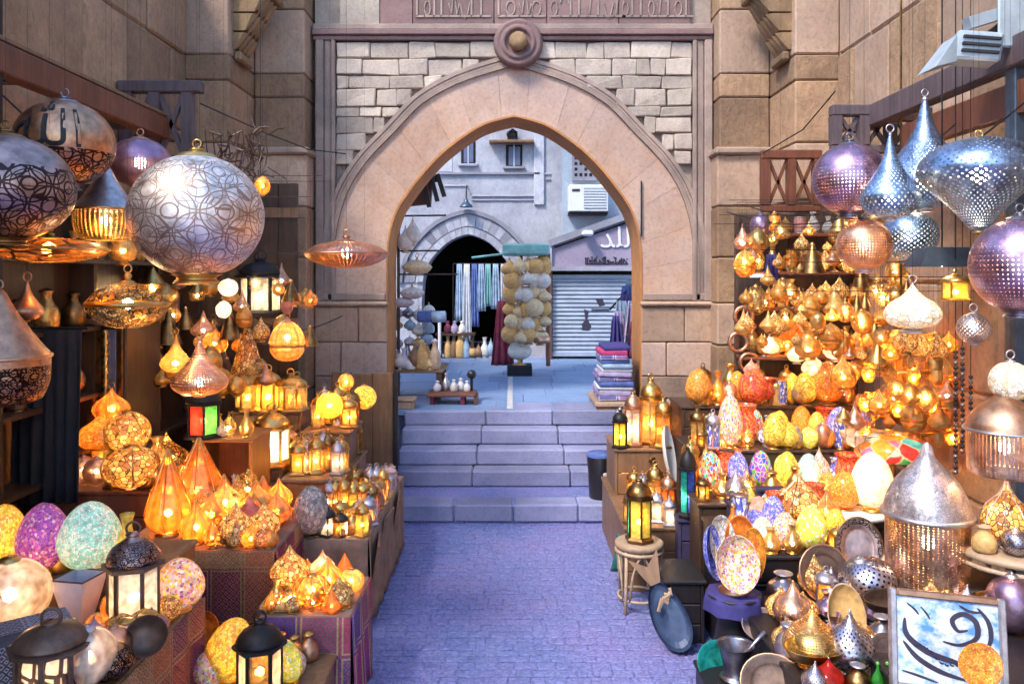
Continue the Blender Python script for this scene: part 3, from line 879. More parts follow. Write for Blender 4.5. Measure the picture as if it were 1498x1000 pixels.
# ---------------------------------------------------------------- lamps
# each kind: list of (part name, profile (radius, z) on a unit-wide, unit-high lamp, 'S' shade / 'T' trim material, smooth curve?)
sph = lambda z0, z1, r=.5, n=9: [(r * math.sin(math.pi * (.06 + .88 * k / n)), z0 + (z1 - z0) * (.5 - .5 * math.cos(math.pi * (.06 + .88 * k / n)))) for k in range(n + 1)]
KIND = {
 'globe': ('globe_lamp', 'lamp', [('shade', sph(.05, .95), 'S'), ('collar', [(.10, 0), (.17, .015), (.14, .045), (.19, .075)], 'T'), ('cap', [(.16, .925), (.12, .955), (.05, .965), (.06, .985), (.02, 1)], 'T')], .5, .11),
 'disc': ('disc_lamp', 'lamp', [('shade', [(.02, .02), (.2, .05), (.4, .2), (.49, .38), (.5, .45), (.47, .52), (.36, .68), (.2, .78), (.07, .82)], 'S'), ('rim', [(.485, .40), (.505, .43), (.505, .46), (.485, .49)], 'T'), ('cap', [(.1, .78), (.08, .84), (.03, .87), (.05, .93), (.02, 1)], 'T')], .45, .07),
 'tear': ('teardrop_lamp', 'lamp', [('shade', [(.10, .03), (.3, .06), (.45, .15), (.5, .25), (.46, .34), (.33, .47), (.2, .6), (.11, .74), (.05, .9), (.02, .97)], 'S'), ('collar', [(.06, 0), (.11, .01), (.09, .03), (.12, .05)], 'T'), ('finial', [(.03, .95), (.035, .97), (.015, .99), (.0, 1)], 'T')], .25, .1),
 'bell': ('bell_lamp', 'lamp', [('roof', [(.51, .42), (.5, .44), (.4, .54), (.26, .7), (.15, .84), (.08, .95), (.04, .99)], 'R'), ('shade', [(.3, .02), (.42, .06), (.49, .2), (.5, .32), (.5, .42)], 'S'), ('rim', [(.49, .405), (.52, .41), (.52, .435), (.49, .44)], 'T')], .28, .09),
 'top': ('top_lamp', 'lamp', [('shade', [(.05, .03), (.1, .1), (.24, .3), (.4, .48), (.485, .6), (.5, .68), (.45, .8), (.33, .91), (.16, .98), (.04, 1)], 'S'), ('finial', [(.0, 0), (.05, .015), (.04, .05), (.07, .07)], 'T')], .62, .09),
 'onion': ('onion_lamp', 'lamp', [('foot', [(.2, 0), (.24, .01), (.22, .05), (.15, .08), (.18, .11)], 'T'), ('shade', [(.17, .1), (.38, .16), (.49, .3), (.49, .44), (.38, .6), (.2, .73), (.08, .86), (.02, .97)], 'S'), ('finial', [(.03, .95), (.035, .97), (.01, 1)], 'T')], .38, .1),
 'drop': ('drop_lamp', 'lamp', [('foot', [(.25, 0), (.28, .01), (.26, .04), (.2, .06)], 'T'), ('shade', [(.24, .05), (.44, .14), (.5, .25), (.42, .42), (.26, .65), (.1, .88), (.02, 1)], 'S')], .26, .09),
 'egg': ('egg_lamp', 'lamp', [('foot', [(.2, 0), (.25, .01), (.24, .04), (.12, .07), (.14, .1)], 'T'), ('shade', [(.14, .09), (.3, .12), (.44, .25), (.5, .42), (.47, .6), (.36, .8), (.2, .94), (.05, .995), (0, 1)], 'S')], .45, .1),
 'ball': ('ball_lamp', 'lamp', [('shade', sph(.02, .93), 'S'), ('cap', [(.14, .9), (.1, .95), (.03, .97), (.02, 1)], 'T')], .48, .1),
 'hour': ('hourglass_lamp', 'lamp', [('shade', [(.12, .02), (.32, .08), (.46, .22), (.49, .33), (.44, .37), (.5, .42), (.5, .5), (.42, .68), (.28, .83), (.12, .92)], 'S'), ('band', [(.45, .345), (.5, .36), (.5, .375), (.45, .39)], 'T'), ('cap', [(.14, .9), (.08, .95), (.03, 1)], 'T')], .55, .1),
 'cone': ('cone_lamp', 'lamp', [('shade', [(.5, 0), (.46, .1), (.33, .4), (.18, .7), (.08, .9)], 'S'), ('cap', [(.09, .88), (.1, .93), (.03, 1)], 'T')], .3, .08),
 'vase': ('vase_lamp', 'lamp', [('foot', [(.3, 0), (.34, .01), (.3, .05), (.2, .07)], 'T'), ('shade', [(.2, .06), (.42, .15), (.5, .3), (.42, .5), (.22, .68), (.17, .82), (.24, .96), (.26, 1)], 'S')], .3, .1),
 'pillar': ('pillar_lamp', 'lamp', [('foot', [(.4, 0), (.5, .01), (.46, .04), (.36, .06)], 'T'), ('shade', [(.4, .06), (.44, .1), (.44, .9), (.4, .95)], 'S'), ('cap', [(.46, .93), (.5, .95), (.3, .99), (0, 1)], 'T')], .45, .12),
 'tulip': ('tulip_lamp', 'lamp', [('foot', [(.3, 0), (.34, .01), (.2, .06), (.08, .12), (.1, .2)], 'T'), ('shade', [(.1, .2), (.35, .28), (.48, .45), (.46, .62), (.38, .8), (.46, .95), (.5, 1)], 'S')], .5, .11),
 'dome': ('dome_lamp', 'lamp', [('roof', [(.52, .5), (.5, .52), (.47, .6), (.36, .73), (.2, .83), (.1, .9), (.06, .97), (.02, 1)], 'R'), ('shade', [(.44, .0), (.47, .03), (.48, .25), (.48, .5)], 'S'), ('rim', [(.48, .485), (.53, .49), (.53, .515), (.48, .52)], 'T')], .3, .1),
 'jar': ('glass_jar', 'jar', [('shade', [(.3, 0), (.44, .04), (.5, .25), (.45, .5), (.25, .68), (.2, .8), (.26, .9)], 'S'), ('lid', [(.27, .88), (.28, .92), (.1, .97), (.0, 1)], 'T')], .3, .08),
 'bottle': ('glass_bottle', 'bottle', [('shade', [(.3, 0), (.48, .04), (.5, .35), (.36, .55), (.14, .7), (.12, .9)], 'S'), ('stopper', [(.15, .88), (.18, .93), (.0, 1)], 'T')], .3, .08),
}
_seen_lod = lambda w: 36 if w > 90 else (24 if w > 40 else 14)
bulb_me = ico_me(1)
ring_me = torus_me('ring', .5, .1, 14, 5)
def lamp(kind, px, py, w, h, d, shade, label, trim='brass', bulb='bulb_warm', top=None, base=False, lean=None, roof=None, group=None, flute=0.0, seg=None, spin=0.0, name=None, cat=None):
    nm, ct, parts, bz, br = KIND[kind]
    seg = seg or _seen_lod(w)
    p = W(px, py if base else py + h / 2, d)
    wm, hm = w / F * d, h / F * d
    t = thing(name or nm, label, cat or ct, p, (0, 0, 0), group)
    if lean: t.rotation_euler = lean
    for pn, prof, mk in [(q[0], q[1], q[2]) for q in parts]:
        fl = flute if mk == 'S' else 0
        me = unit((kind, pn, seg, fl), lambda: lathe(pn, prof, seg if mk == 'S' or w > 60 else 12, 3 if w > 30 else 2, seg > 9, True, fl, 10))
        mt = shade if mk == 'S' else (trim if mk == 'T' else (roof or trim))
        link(pn, me, mt, t, None, (0, 0, spin), (wm, wm, hm))
    if kind in ('onion', 'drop', 'ball', 'hour') and w >= 30 and shade in ('amber', 'amber_ribbed', 'gold_glass', 'orange_glass', 'yellow_glass', 'mosaic_honey'):
        def rib():
            pr = [q[1] for q in parts if q[0] == 'shade'][0]
            b = MB(); b.tube([(r_ + .006, 0, z_) for r_, z_ in spline(pr, 2)], .011, 4); return b.mesh('rib')
        for k in range(8): link('rib', unit((kind, 'rib'), rib), trim, t, None, (0, 0, spin + math.pi / 4 * k + .2), (wm, wm, hm))
    if bulb:
        r = max(br * wm, .008)
        link('bulb', bulb_me, bulb, t, (0, 0, bz * hm), None, (r, r, r))
    if top is not None and not base:
        z1 = top - p.z
        b = MB(); cr = .0007 if w < 60 else .0009
        b.tube([(0, 0, hm * .985), (0, 0, z1)], cr, 5)
        link('cord', b.mesh('cord'), 'wire_black', t)
        if w > 40: link('ring', ring_me, trim, t, (0, 0, hm * 1.0 + .02), None, (.045, .045, .045))
    return t

def hexring(n, prof, name):
    return lathe(name, prof, n, 1, False, False)
def lantern(px, py, w, h, d, label, glass=('gold_glass',), frame='brass_dark', bulb='bulb_warm', n=6, base=True, top=None, detail=False, group=None, roofmat=None, spin=.26, name='lantern', tall=False, lean=None):
    p = W(px, py if base else py + h / 2, d)
    wm, hm = w / F * d, h / F * d
    t = thing(name, label, 'lantern', p, (0, 0, spin), group)
    if lean: t.rotation_euler = lean
    S = (wm, wm, hm)
    zt = .66 if tall else .58
    k = ('lan', n, tall)
    link('base', unit(k + ('b',), lambda: hexring(n, [(.0, 0), (.42, 0), (.5, .015), (.5, .05), (.4, .09)], 'base')), frame, t, None, None, S)
    link('cornice', unit(k + ('c',), lambda: hexring(n, [(.38, zt), (.5, zt + .015), (.5, zt + .05), (.4, zt + .065)], 'cornice')), frame, t, None, None, S)
    link('roof', unit(k + ('r',), lambda: lathe('roof', [(.42, zt + .06), (.43, zt + .1), (.33, zt + .2), (.16, zt + .26), (.1, zt + .29), (.13, zt + .31), (.03, zt + .335)], 12 if n == 6 else 16, 2, True)), roofmat or frame, t, None, None, S)
    link('ring', ring_me, frame, t, (0, 0, hm * (zt + .36)), (0, 0, 0), (wm * .22, wm * .22, wm * .22))
    pts = [(.395 * math.cos(2 * math.pi * i / n), .395 * math.sin(2 * math.pi * i / n)) for i in range(n)]
    detail = detail or w >= 36 or n == 4
    if detail:
        for i in range(n):
            a, c = pts[i], pts[(i + 1) % n]
            def pane():
                b = MB(); a_ = pts[0]; c_ = pts[1]
                b.add([(a_[0] * .96, a_[1] * .96 + .02, .09), (c_[0] * .96 + .02, c_[1] * .96, .09), (c_[0] * .96 + .02, c_[1] * .96, zt), (a_[0] * .96, a_[1] * .96 + .02, zt)], [(0, 1, 2, 3)])
                return b.mesh('pane')
            link('pane', unit(k + ('p',), pane), glass[i % len(glass)], t, None, (0, 0, 2 * math.pi * i / n), S)
            def post():
                b = MB(); a_ = pts[0]; b.box(a_[0] - .03, a_[0] + .025, -.03, .03, .07, zt + .02); return b.mesh('post')
            link('post', unit(k + ('o',), post), frame, t, None, (0, 0, 2 * math.pi * i / n), S)
    else:
        link('glass', unit(k + ('g',), lambda: hexring(n, [(.37, .07), (.37, zt + .01)], 'glass')), glass[0], t, None, None, S)
        def cage():
            b = MB()
            for x, y in pts: b.box(x - .03, x + .03, y - .03, y + .03, .07, zt + .02)
            return b.mesh('cage')
        link('cage', unit(k + ('k',), cage), frame, t, None, None, S)
    if bulb:
        r = max(.1 * wm, .008)
        link('bulb', bulb_me, bulb, t, (0, 0, .3 * hm), None, (r, r, r))
    if top is not None:
        b = MB(); b.tube([(0, 0, hm * .98), (0, 0, top - p.z)], .004, 5); link('cord', b.mesh('cord'), 'wire_black', t)
    return t

def bowl_me(key, prof, seg=28, flute=0.0, nf=12):
    return unit(('bowl', key, seg, flute), lambda: lathe('bowl', prof, seg, 3, True, True, flute, nf))
BOWL = [(0, 0), (.2, .02), (.4, .14), (.5, .32), (.485, .325), (.38, .17), (.2, .06), (0, .045)]
PLATE = [(0, 0), (.3, .0), (.36, .03), (.48, .06), (.5, .075), (.47, .08), (.35, .05), (.28, .025), (0, .025)]
def dish(px, py, w, h, d, mat, label, prof=PLATE, key='plate', tilt=75, yaw=0, name='metal_tray', cat='tray', flute=0.0, depth=1.0, extra=None):
    """round dish standing on edge and leaning back, seen face on; (px,py) its centre"""
    c = W(px, py, d)
    wm = w / F * d; hm = h / F * d
    t = thing(name, label, cat, c - Vector((0, 0, hm / 2)))
    o = link('dish', bowl_me(key, prof, 32 if w > 40 else 18, flute), mat, t, (0, 0, hm / 2), (rad(tilt), 0, rad(yaw)), (wm, hm, wm * depth))
    if extra: link('rim', torus_me('rim', .5, .02, 28, 6), extra, o, (0, 0, .075 if key == 'plate' else .32), (rad(90), 0, 0))
    return t

# ---------------------------------------------------------------- furniture the goods stand on
SURF = {}
def surf(key, x0, x1, d0, d1, z):
    SURF[key] = (x0, x1, d0, d1, z)
def sheet(name, p0, p1, z0, z1, mat, parent, amp=.02, waves=9, n=40, off=(0, 0), hem=.0, rnd=RND):
    """hanging cloth between two plan points, with folds"""
    v = []; f = []; m = 8
    d = Vector((p1[0] - p0[0], p1[1] - p0[1], 0)); nrm = Vector((d.y, -d.x, 0)).normalized()
    ph = rnd.uniform(0, 6)
    for j in range(m + 1):
        t = j / m
        for i in range(n + 1):
            s = i / n
            a = amp * (t ** .7) * (math.sin(waves * 2 * math.pi * s + ph) + .5 * math.sin(waves * 4.7 * s + ph * 2 + 2 * t))
            zz = z1 + (z0 - z1) * t + hem * math.sin(s * 17 + ph) * t
            q = Vector((p0[0], p0[1], 0)) + d * s + nrm * (a + .012 * t)
            v.append((q.x, q.y, zz))
    for j in range(m):
        for i in range(n):
            k = j * (n + 1) + i
            f.append((k, k + 1, k + n + 2, k + n + 1))
    L = d.length
    me = me_from(name, v, f, True)
    ul = me.uv_layers.new(name='UVMap')
    for l in me.loops:
        i = l.vertex_index % (n + 1); c = me.vertices[l.vertex_index].co
        ul.data[l.index].uv = (i / n * L, c.z)
    o = link(name, me, mat, parent)
    sm = o.modifiers.new('thick', 'SOLIDIFY'); sm.thickness = .006
    return o
def covered_table(key, label, x0, x1, d0, d1, z, cloth, side=1, top=None, z0=.03):
    """box table hung with cloth on the front and on the aisle side (side = +1 right, -1 left)"""
    surf(key, x0, x1, d0, d1, z)
    t = thing('display_table', label, 'table', ((x0 + x1) / 2, (d0 + d1) / 2, 0))
    o = Vector(t.location)
    def add(n, me, m): me.transform(Matrix.Translation(-o)); return link(n, me, m, t)
    add('top', box_me('top', x0, x1, d0, d1, z - .03, z, .008), top or cloth)
    add('frame', box_me('frame', x0 + .04, x1 - .04, d0 + .04, d1 - .04, 0, z - .03), 'wood_dark')
    a = sheet('front_cloth', (x0, d0 - .004), (x1, d0 - .004), z0, z - .004, cloth, t, .014, 5 * (x1 - x0)); a.location = -o
    xs = x1 + .004 if side > 0 else x0 - .004
    pts = ((xs, d0), (xs, d1)) if side > 0 else ((xs, d1), (xs, d0))
    a = sheet('side_cloth', *pts, z0, z - .004, cloth, t, .014, 5 * (d1 - d0)); a.location = -o
    return t
def crate(key, label, x0, x1, d0, d1, z0, z, mat='wood_brown', name='display_box', cat='box', openf=False):
    if key: surf(key, x0, x1, d0, d1, z)
    t = thing(name, label, cat, ((x0 + x1) / 2, (d0 + d1) / 2, z0))
    o = Vector(t.location)
    def add(n, *a, m=mat):
        me = box_me(n, *a, .006); me.transform(Matrix.Translation(-o)); return link(n, me, m, t)
    th = .025
    add('top', x0 - .012, x1 + .012, d0 - .012, d1 + .012, z - th, z)
    if openf:
        add('side', x0, x0 + th, d0, d1, z0, z - th); add('side', x1 - th, x1, d0, d1, z0, z - th)
        add('back', x0 + th, x1 - th, d1 - th, d1, z0, z - th)
        add('bottom', x0 + th, x1 - th, d0, d1 - th, z0, z0 + th)
    else:
        add('side', x0, x0 + th, d0, d1, z0, z - th); add('side', x1 - th, x1, d0, d1, z0, z - th)
        n = max(1, round((z - z0) / .16)); hh = (z - th - z0) / n
        for k in range(n):
            add('plank', x0 + th, x1 - th, d0 + .004, d0 + .022, z0 + k * hh + .003, z0 + (k + 1) * hh - .003)
        add('back', x0 + th, x1 - th, d1 - th, d1, z0, z - th)
    return t
def on(key, py):
    """depth at which row py meets the surface, kept on it"""
    x0, x1, d0, d1, z = SURF[key]
    d = F * (EYE - z) / (py - HY)
    return min(max(d, d0 + .05), d1 - .05)
def put(key, px, py, w, fn):
    """place something so that its base rests on surface key near pixel (px,py)"""
    x0, x1, d0, d1, z = SURF[key]
    d = on(key, py)
    yb = HY + F * (EYE - z) / d
    m = w / 2 / F * d
    x = min(max((px - CX) / F * d, x0 + min(m, .05)), x1 - min(m, .05))
    return fn(CX + x * F / d, yb, d)
def stand(key, kind, px, py, w, h, shade, label, **kw):
    return put(key, px, py, w, lambda x, y, d: lamp(kind, x, y, w, h, d, shade, label, base=True, **kw))
def stand_l(key, px, py, w, h, label, **kw):
    return put(key, px, py, w, lambda x, y, d: lantern(x, y, w, h, d, label, **kw))
ORD = ['first', 'second', 'third', 'fourth', 'fifth', 'sixth', 'seventh', 'eighth', 'ninth', 'tenth', 'eleventh', 'twelfth', 'thirteenth', 'fourteenth', 'fifteenth', 'sixteenth']
# ---------------------------------------------------------------- courtyard behind the gate
CD = 15.6
def cx_(px, d=CD): return (px - CX) / F * d
def cz_(py, d=CD): return EYE - (py - HY) / F * d
fac = thing('stone_building', 'pale stone building with dark pointed archway behind the plaza', 'building', (0, CD, 0))
def fpart(name, me, mat, par=None):
    if par is None: me.transform(Matrix.Translation((0, -CD, 0)))
    return link(name, me, mat, par or fac)
ah = [(0, 343), (12, 346), (30, 355), (47, 371), (59, 388), (66, 412), (68, 445)]
ar = [(x / F * CD, cz_(y)) for x, y in spline(ah, 3)]
AC = cx_(685)
aboth = lambda r: [(AC - x, z) for x, z in r[::-1]] + [(AC + x, z) for x, z in r[1:]]
ai = aboth(ar)
afull = [(ai[0][0], PLAZA - .02)] + ai + [(ai[-1][0], PLAZA - .02)]
fpart('wall', arch_wall('wall', afull, -5, 1.5, PLAZA - .05, 8.5, CD, CD + .5), 'court_white')
# courses of stone blocks on the facade
rc = random.Random(9)
z = cz_(300)
# tunnel behind the arch
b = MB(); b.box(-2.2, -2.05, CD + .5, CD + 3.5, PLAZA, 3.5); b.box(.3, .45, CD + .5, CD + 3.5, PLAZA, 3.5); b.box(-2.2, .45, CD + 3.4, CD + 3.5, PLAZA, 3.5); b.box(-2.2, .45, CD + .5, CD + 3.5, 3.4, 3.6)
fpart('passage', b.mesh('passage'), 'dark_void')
# voussoirs in two rings and a moulding
def offs(r, o):
    c0 = Vector((0, 2.35))
    res = []
    for x, z in r:
        v = (Vector((x, z)) - c0).normalized(); res.append((x + v.x * o, z + v.y * o))
    return res
rr = resample(ar[:-3], 13)
for s in (-1, 1):
    for k in range(12):
        for o0, o1, pr in ((.0, .15, .05), (.16, .40, .03)):
            a0, a1 = offs(rr[k:k + 2], o0 + .004), offs(rr[k:k + 2], o1 - .004)
            q = [(AC + s * p[0], p[1]) for p in (a0[0], a0[1], a1[1], a1[0])]
            cc = (sum(p[0] for p in q) / 4, sum(p[1] for p in q) / 4)
            q = [(cc[0] + (x - cc[0]) * .94, cc[1] + (y - cc[1]) * .96) for x, y in q]
            bb = MB(); bb.add([(x, CD - pr, z) for x, z in q] + [(x, CD + .1, z) for x, z in q], [(0, 1, 2, 3), (7, 6, 5, 4), (0, 4, 5, 1), (1, 5, 6, 2), (2, 6, 7, 3), (3, 7, 4, 0)])
            fpart('voussoir', bb.mesh('voussoir'), 'court_grey' if (o0 and k % 2) else 'court_white')
m1 = aboth(offs(rr, .41)); m2 = aboth(offs(rr, .49))
fpart('arch_moulding', strip_solid('arch_moulding', m1, m2, CD - .07, CD + .05), 'court_grey')
for px0, px1, y, hh, pr in ((590, 790, 256, .05, .06), (690, 782, 288, .03, .04), (690, 782, 294, .03, .03), (795, 806, 256, .04, .03), (795, 806, 264, .04, .03), (650, 683, 273, .03, .03)):
    fpart('string_course', box_me('string_course', cx_(px0), cx_(px1), CD - pr, CD + .02, cz_(y), cz_(y) + hh, .008), 'court_grey')
fpart('pilaster', box_me('pilaster', cx_(781), cx_(796), CD - .06, CD + .02, cz_(300), 8.4, .01), 'court_white')
for k in range(5):
    for j in range(12):
        x0 = cx_(600) + j * .42 + (.2 if k % 2 else 0); z0 = cz_(252) + k * .34
        if x0 + .4 > cx_(778): continue
        if any(abs(x0 + .2 - cx_(p)) < .42 and z0 < cz_(195) + .2 for p in (685, 752)): continue
        fpart('ashlar_block', box_me('ashlar_block', x0 + .006, x0 + .41, CD - rc.uniform(.008, .02), CD + .02, z0 + .006, z0 + .33, .01), 'court_white')
for px, y0, y1, w in ((685, 207, 240, 21), (752, 212, 244, 24)):
    wn_ = fpart('window', box_me('window', cx_(px - w / 2), cx_(px + w / 2), CD - .012, CD + .05, cz_(y1), cz_(y0), .004), 'dark_void')
    link('pane', box_me('pane', cx_(px - w / 2 + 4), cx_(px + w / 2 - 3), -.03, -.014, cz_(y1 - 2), cz_(y0 + 3)), 'window_pane', wn_)
    link('frame', box_me('frame', cx_(px - 1), cx_(px + 1), -.04, -.031, cz_(y1), cz_(y0)), 'court_blue', wn_)
    link('sill', box_me('sill', cx_(px - w / 2 - 4), cx_(px + w / 2 + 4), -.1, -.002, cz_(y1 + 4), cz_(y1), .01), 'court_grey', wn_)
fpart('window_shelf', box_me('window_shelf', cx_(716), cx_(781), CD - .25, CD - .002, cz_(211), cz_(207.5), .006), 'wood_brown')
b = MB()
for k in range(5):
    b.tube([(cx_(744 + 3 * k), CD - .1, cz_(207)), (cx_(743 + 3 * k), CD - .1, cz_(198)), (cx_(745 + 2.6 * k), CD - .1, cz_(190 + 2 * abs(k - 2)))], .035, 5)
fpart('iron_crest', b.mesh('iron_crest'), 'iron')
wl = thing('wall_lamp', 'small dark street lamp on pale wall above the far arch', 'lamp', W(682, 303, CD - .2))
link('shade', lathe('shade', [(.13, 0), (.12, .03), (.05, .1), (.03, .16)], 14, 2), 'iron_blue', wl)
bb = MB(); bb.tube([(0, 0, .15), (0, .02, .3), (0, .1, .42), (0, .2, .44)], .014, 5); link('arm', bb.mesh('arm'), 'iron', wl)

# right hand wall with lattice window and air conditioner
rw = thing('blue_grey_building', 'blue grey rendered house with lattice window right of the pale building', 'building', (2.5, CD - .3, 0))
def rpart(name, me, mat, par=None):
    me.transform(Matrix.Translation((-2.5, -CD + .3, 0)) if par is None else Matrix.Identity(4)); return link(name, me, mat, par or rw)
R0 = CD - .3
rpart('wall', box_me('wall', cx_(822), 5, R0, R0 + .6, PLAZA - .02, 8), 'court_blue')
lw = rpart('lattice_window', box_me('lattice_window', cx_(835), cx_(872), R0 - .12, R0 - .002, cz_(268), cz_(205)), 'court_grey')
for k in range(7):
    for j in range(5):
        if rc.random() < .75:
            x, z_ = cx_(838 + j * 7), cz_(262 - k * 8)
            rpart('opening', box_me('opening', x, x + .055, R0 - .124, R0 - .118, z_, z_ + .06), 'dark_void')
ac = thing('air_conditioner', 'white boxy air conditioner mounted on far wall above the shop', 'air conditioner', W(861, 309, R0 - .35))
wA, hA = 56 / F * R0, 38 / F * R0
link('case', box_me('case', -wA / 2, wA / 2, 0, .36, 0, hA, .012), 'ac_white', ac)
gr = link('grille', box_me('grille', -wA * .12, wA * .44, -.012, -.002, hA * .1, hA * .88), 'ac_grille', ac)
for k in range(7): link('louvre', box_me('louvre', -wA * .12, wA * .44, -.022, -.013, hA * (.13 + .105 * k), hA * (.17 + .105 * k)), 'ac_white', gr)
link('badge', box_me('badge', -wA * .42, -wA * .22, -.006, -.001, hA * .74, hA * .84), 'letter_dark', ac)
link('bracket', box_me('bracket', -wA * .5, wA * .5, .05, .36, -.06, -.003), 'iron', ac)

# shop with roller shutter and sloping sign
SD = 14.9
shop = thing('shuttered_shop', 'closed shop with roller shutter under a sloping lilac sign', 'shop', (cx_(862, SD), SD, PLAZA))
so = Vector(shop.location)
def spart(name, me, mat, par=None):
    if par is None: me.transform(Matrix.Translation(-so))
    return link(name, me, mat, par or shop)
sx = lambda px: cx_(px, SD)
sz = lambda py: cz_(py, SD)
b = MB(); q = [(sx(803), sz(394)), (sx(945), sz(394)), (sx(945), sz(306)), (sx(803), sz(356))]
b.add([(x, SD, z) for x, z in q] + [(x, SD + .35, z) for x, z in q], [(0, 1, 2, 3), (7, 6, 5, 4), (0, 4, 5, 1), (1, 5, 6, 2), (2, 6, 7, 3), (3, 7, 4, 0)])
sign = spart('sign_board', b.mesh('sign_board'), 'sign_lilac')
for a, c, n_ in (((803, 356), (945, 306), 'roof_trim'), ((803, 393), (945, 393), 'lower_trim'), ((804, 394), (804, 355), 'side_trim')):
    b = MB(); b.bar((sx(a[0]), SD - .03, sz(a[1])), (sx(c[0]), SD - .03, sz(c[1])), .12 if n_ == 'roof_trim' else .08); spart(n_, b.mesh(n_), 'court_grey')
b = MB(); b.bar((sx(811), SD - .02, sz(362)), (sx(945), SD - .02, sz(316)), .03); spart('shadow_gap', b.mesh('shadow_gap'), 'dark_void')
def sign_text(body, px, py, size, mat):
    me = text_mesh(body, size, .012)
    me.transform(Matrix.Rotation(rad(90), 4, 'X')); me.transform(Matrix.Translation((sx(px), SD - .016, sz(py))))
    return spart('lettering', me, mat)
sign_text('\uFEAA\uFEE0\uFEDF\u0627', 905, 349, .55, 'letter_white')
o = lettering('script', sx(856), sx(915), sz(388), .16, SD - .004, 'letter_dark', shop, .02, .01); o.location = -so
spart('surround', box_me('surround', sx(799), sx(808), SD, SD + .3, PLAZA, sz(396), .01), 'wood_red')
spart('recess', box_me('recess', sx(808), sx(945), SD + .2, SD + .3, PLAZA, sz(395)), 'dark_void')
sh = spart('shutter', box_me('shutter', sx(809), sx(935), SD + .14, SD + .17, sz(519), sz(402)), 'shutter_paint')
ns = 18
for k in range(ns):
    za, zb = sz(519 - 112 * k / ns), sz(519 - 112 * (k + 1) / ns)
    me = me_from('slat', [], [])
    b = MB(); pr = [(SD + .135, za + .004), (SD + .1, za + .02), (SD + .1, zb - .035), (SD + .125, zb - .004)]
    x0, x1 = sx(809), sx(935)
    b.add([(x0, y, z) for y, z in pr] + [(x1, y, z) for y, z in pr], [(0, 1, 5, 4), (1, 2, 6, 5), (2, 3, 7, 6)])
    o = link('slat', b.mesh('slat'), 'shutter_paint', sh); o.location = -so * 0
    o.location = (-so.x, -so.y, -so.z)
spart('bottom_rail', box_me('bottom_rail', sx(808), sx(936), SD + .08, SD + .18, sz(522), sz(515), .01), 'shutter_paint')
for pts in ([(855, 452), (862, 455), (860, 466), (866, 478), (862, 484), (852, 483), (852, 474), (857, 468)], [(872, 438), (882, 436), (886, 446), (878, 449)], [(866, 452), (892, 452), (892, 455), (866, 455)]):
    v = [(sx(x), SD + .096, sz(y)) for x, y in pts]; b = MB(); b.add(v, [tuple(range(len(v)))]); spart('painted_mark', b.mesh('painted_mark'), 'letter_dark')
spart('roof_lamp', box_me('roof_lamp', sx(850), sx(866), SD - .3, SD - .05, sz(346), sz(338), .03), 'ac_white')

# straw stall column
st = thing('goods_rack', 'narrow rack with turquoise canopy standing in the plaza', 'rack', W(767, 548, 12.6))
so2 = Vector(st.location)
def W2(px, py, d=12.6): return W(px, py, d) - so2
b = MB(); b.tube([W2(762, 548), W2(762, 360)], .03, 6); link('pole', b.mesh('pole'), 'wood_brown', st)
b = MB(); b.tube([W2(802, 535), W2(802, 370)], .035, 6); link('pole', b.mesh('pole'), 'wood_red', st)
a, c = W2(735, 374), W2(803, 357)
link('canopy', box_me('canopy', a.x, c.x, -.25, .35, a.z, c.z, .03), 'turquoise_paint', st)
b = MB(); b.tube([W2(690, 377), W2(740, 371)], .02, 5); link('canopy_pole', b.mesh('canopy_pole'), 'turquoise_paint', st)
a, c = W2(742, 548), W2(778, 533)
link('base', box_me('base', a.x, c.x, -.2, .25, a.z - .01, c.z, .01), 'cloth_black', st)
for y in (385, 420, 455, 490): 
    b = MB(); b.tube([W2(738, y), W2(803, y)], .012, 5); link('cross_bar', b.mesh('cross_bar'), 'wood_brown', st)
rg_ = random.Random(14)
rows = [(388, 5), (408, 5), (430, 5), (450, 5), (470, 5), (490, 4)]
for ri, (y, n) in enumerate(rows):
    for k in range(n):
        px = 741 + (60 - 6 * (n < 5)) * (k + .5) / n + rg_.uniform(-2, 2)
        w = rg_.uniform(20, 28)
        lamp('ball' if rg_.random() < .6 else 'onion', px, y + rg_.uniform(-3, 3), w, w * rg_.uniform(1.0, 1.35), 12.45 + rg_.uniform(-.08, .1), rg_.choice(['straw', 'straw_pale', 'straw_pale', 'shell_white']),
             'woven straw ball, %s from left in %s row of the plaza rack' % (ORD[k], ['top', 'second', 'third', 'fourth', 'fifth', 'lowest'][ri]), trim='rattan', bulb=None, name='straw_ball', cat='straw ball', group='straw balls hung on the plaza rack', top=W(px, [385, 385, 420, 420, 455, 455][ri], 12.45).z + .02)
lamp('tulip', 760, 534, 36, 40, 12.6, 'shell_white', 'white shell filled basket on black base of plaza rack', trim='straw', bulb=None, base=True, name='basket', cat='basket')
lamp('jar', 792, 492, 26, 20, 12.4, 'copper', 'round copper pot hanging low on right of plaza rack', trim='copper', bulb=None, name='copper_pot', cat='pot', top=W(792, 455, 12.4).z)

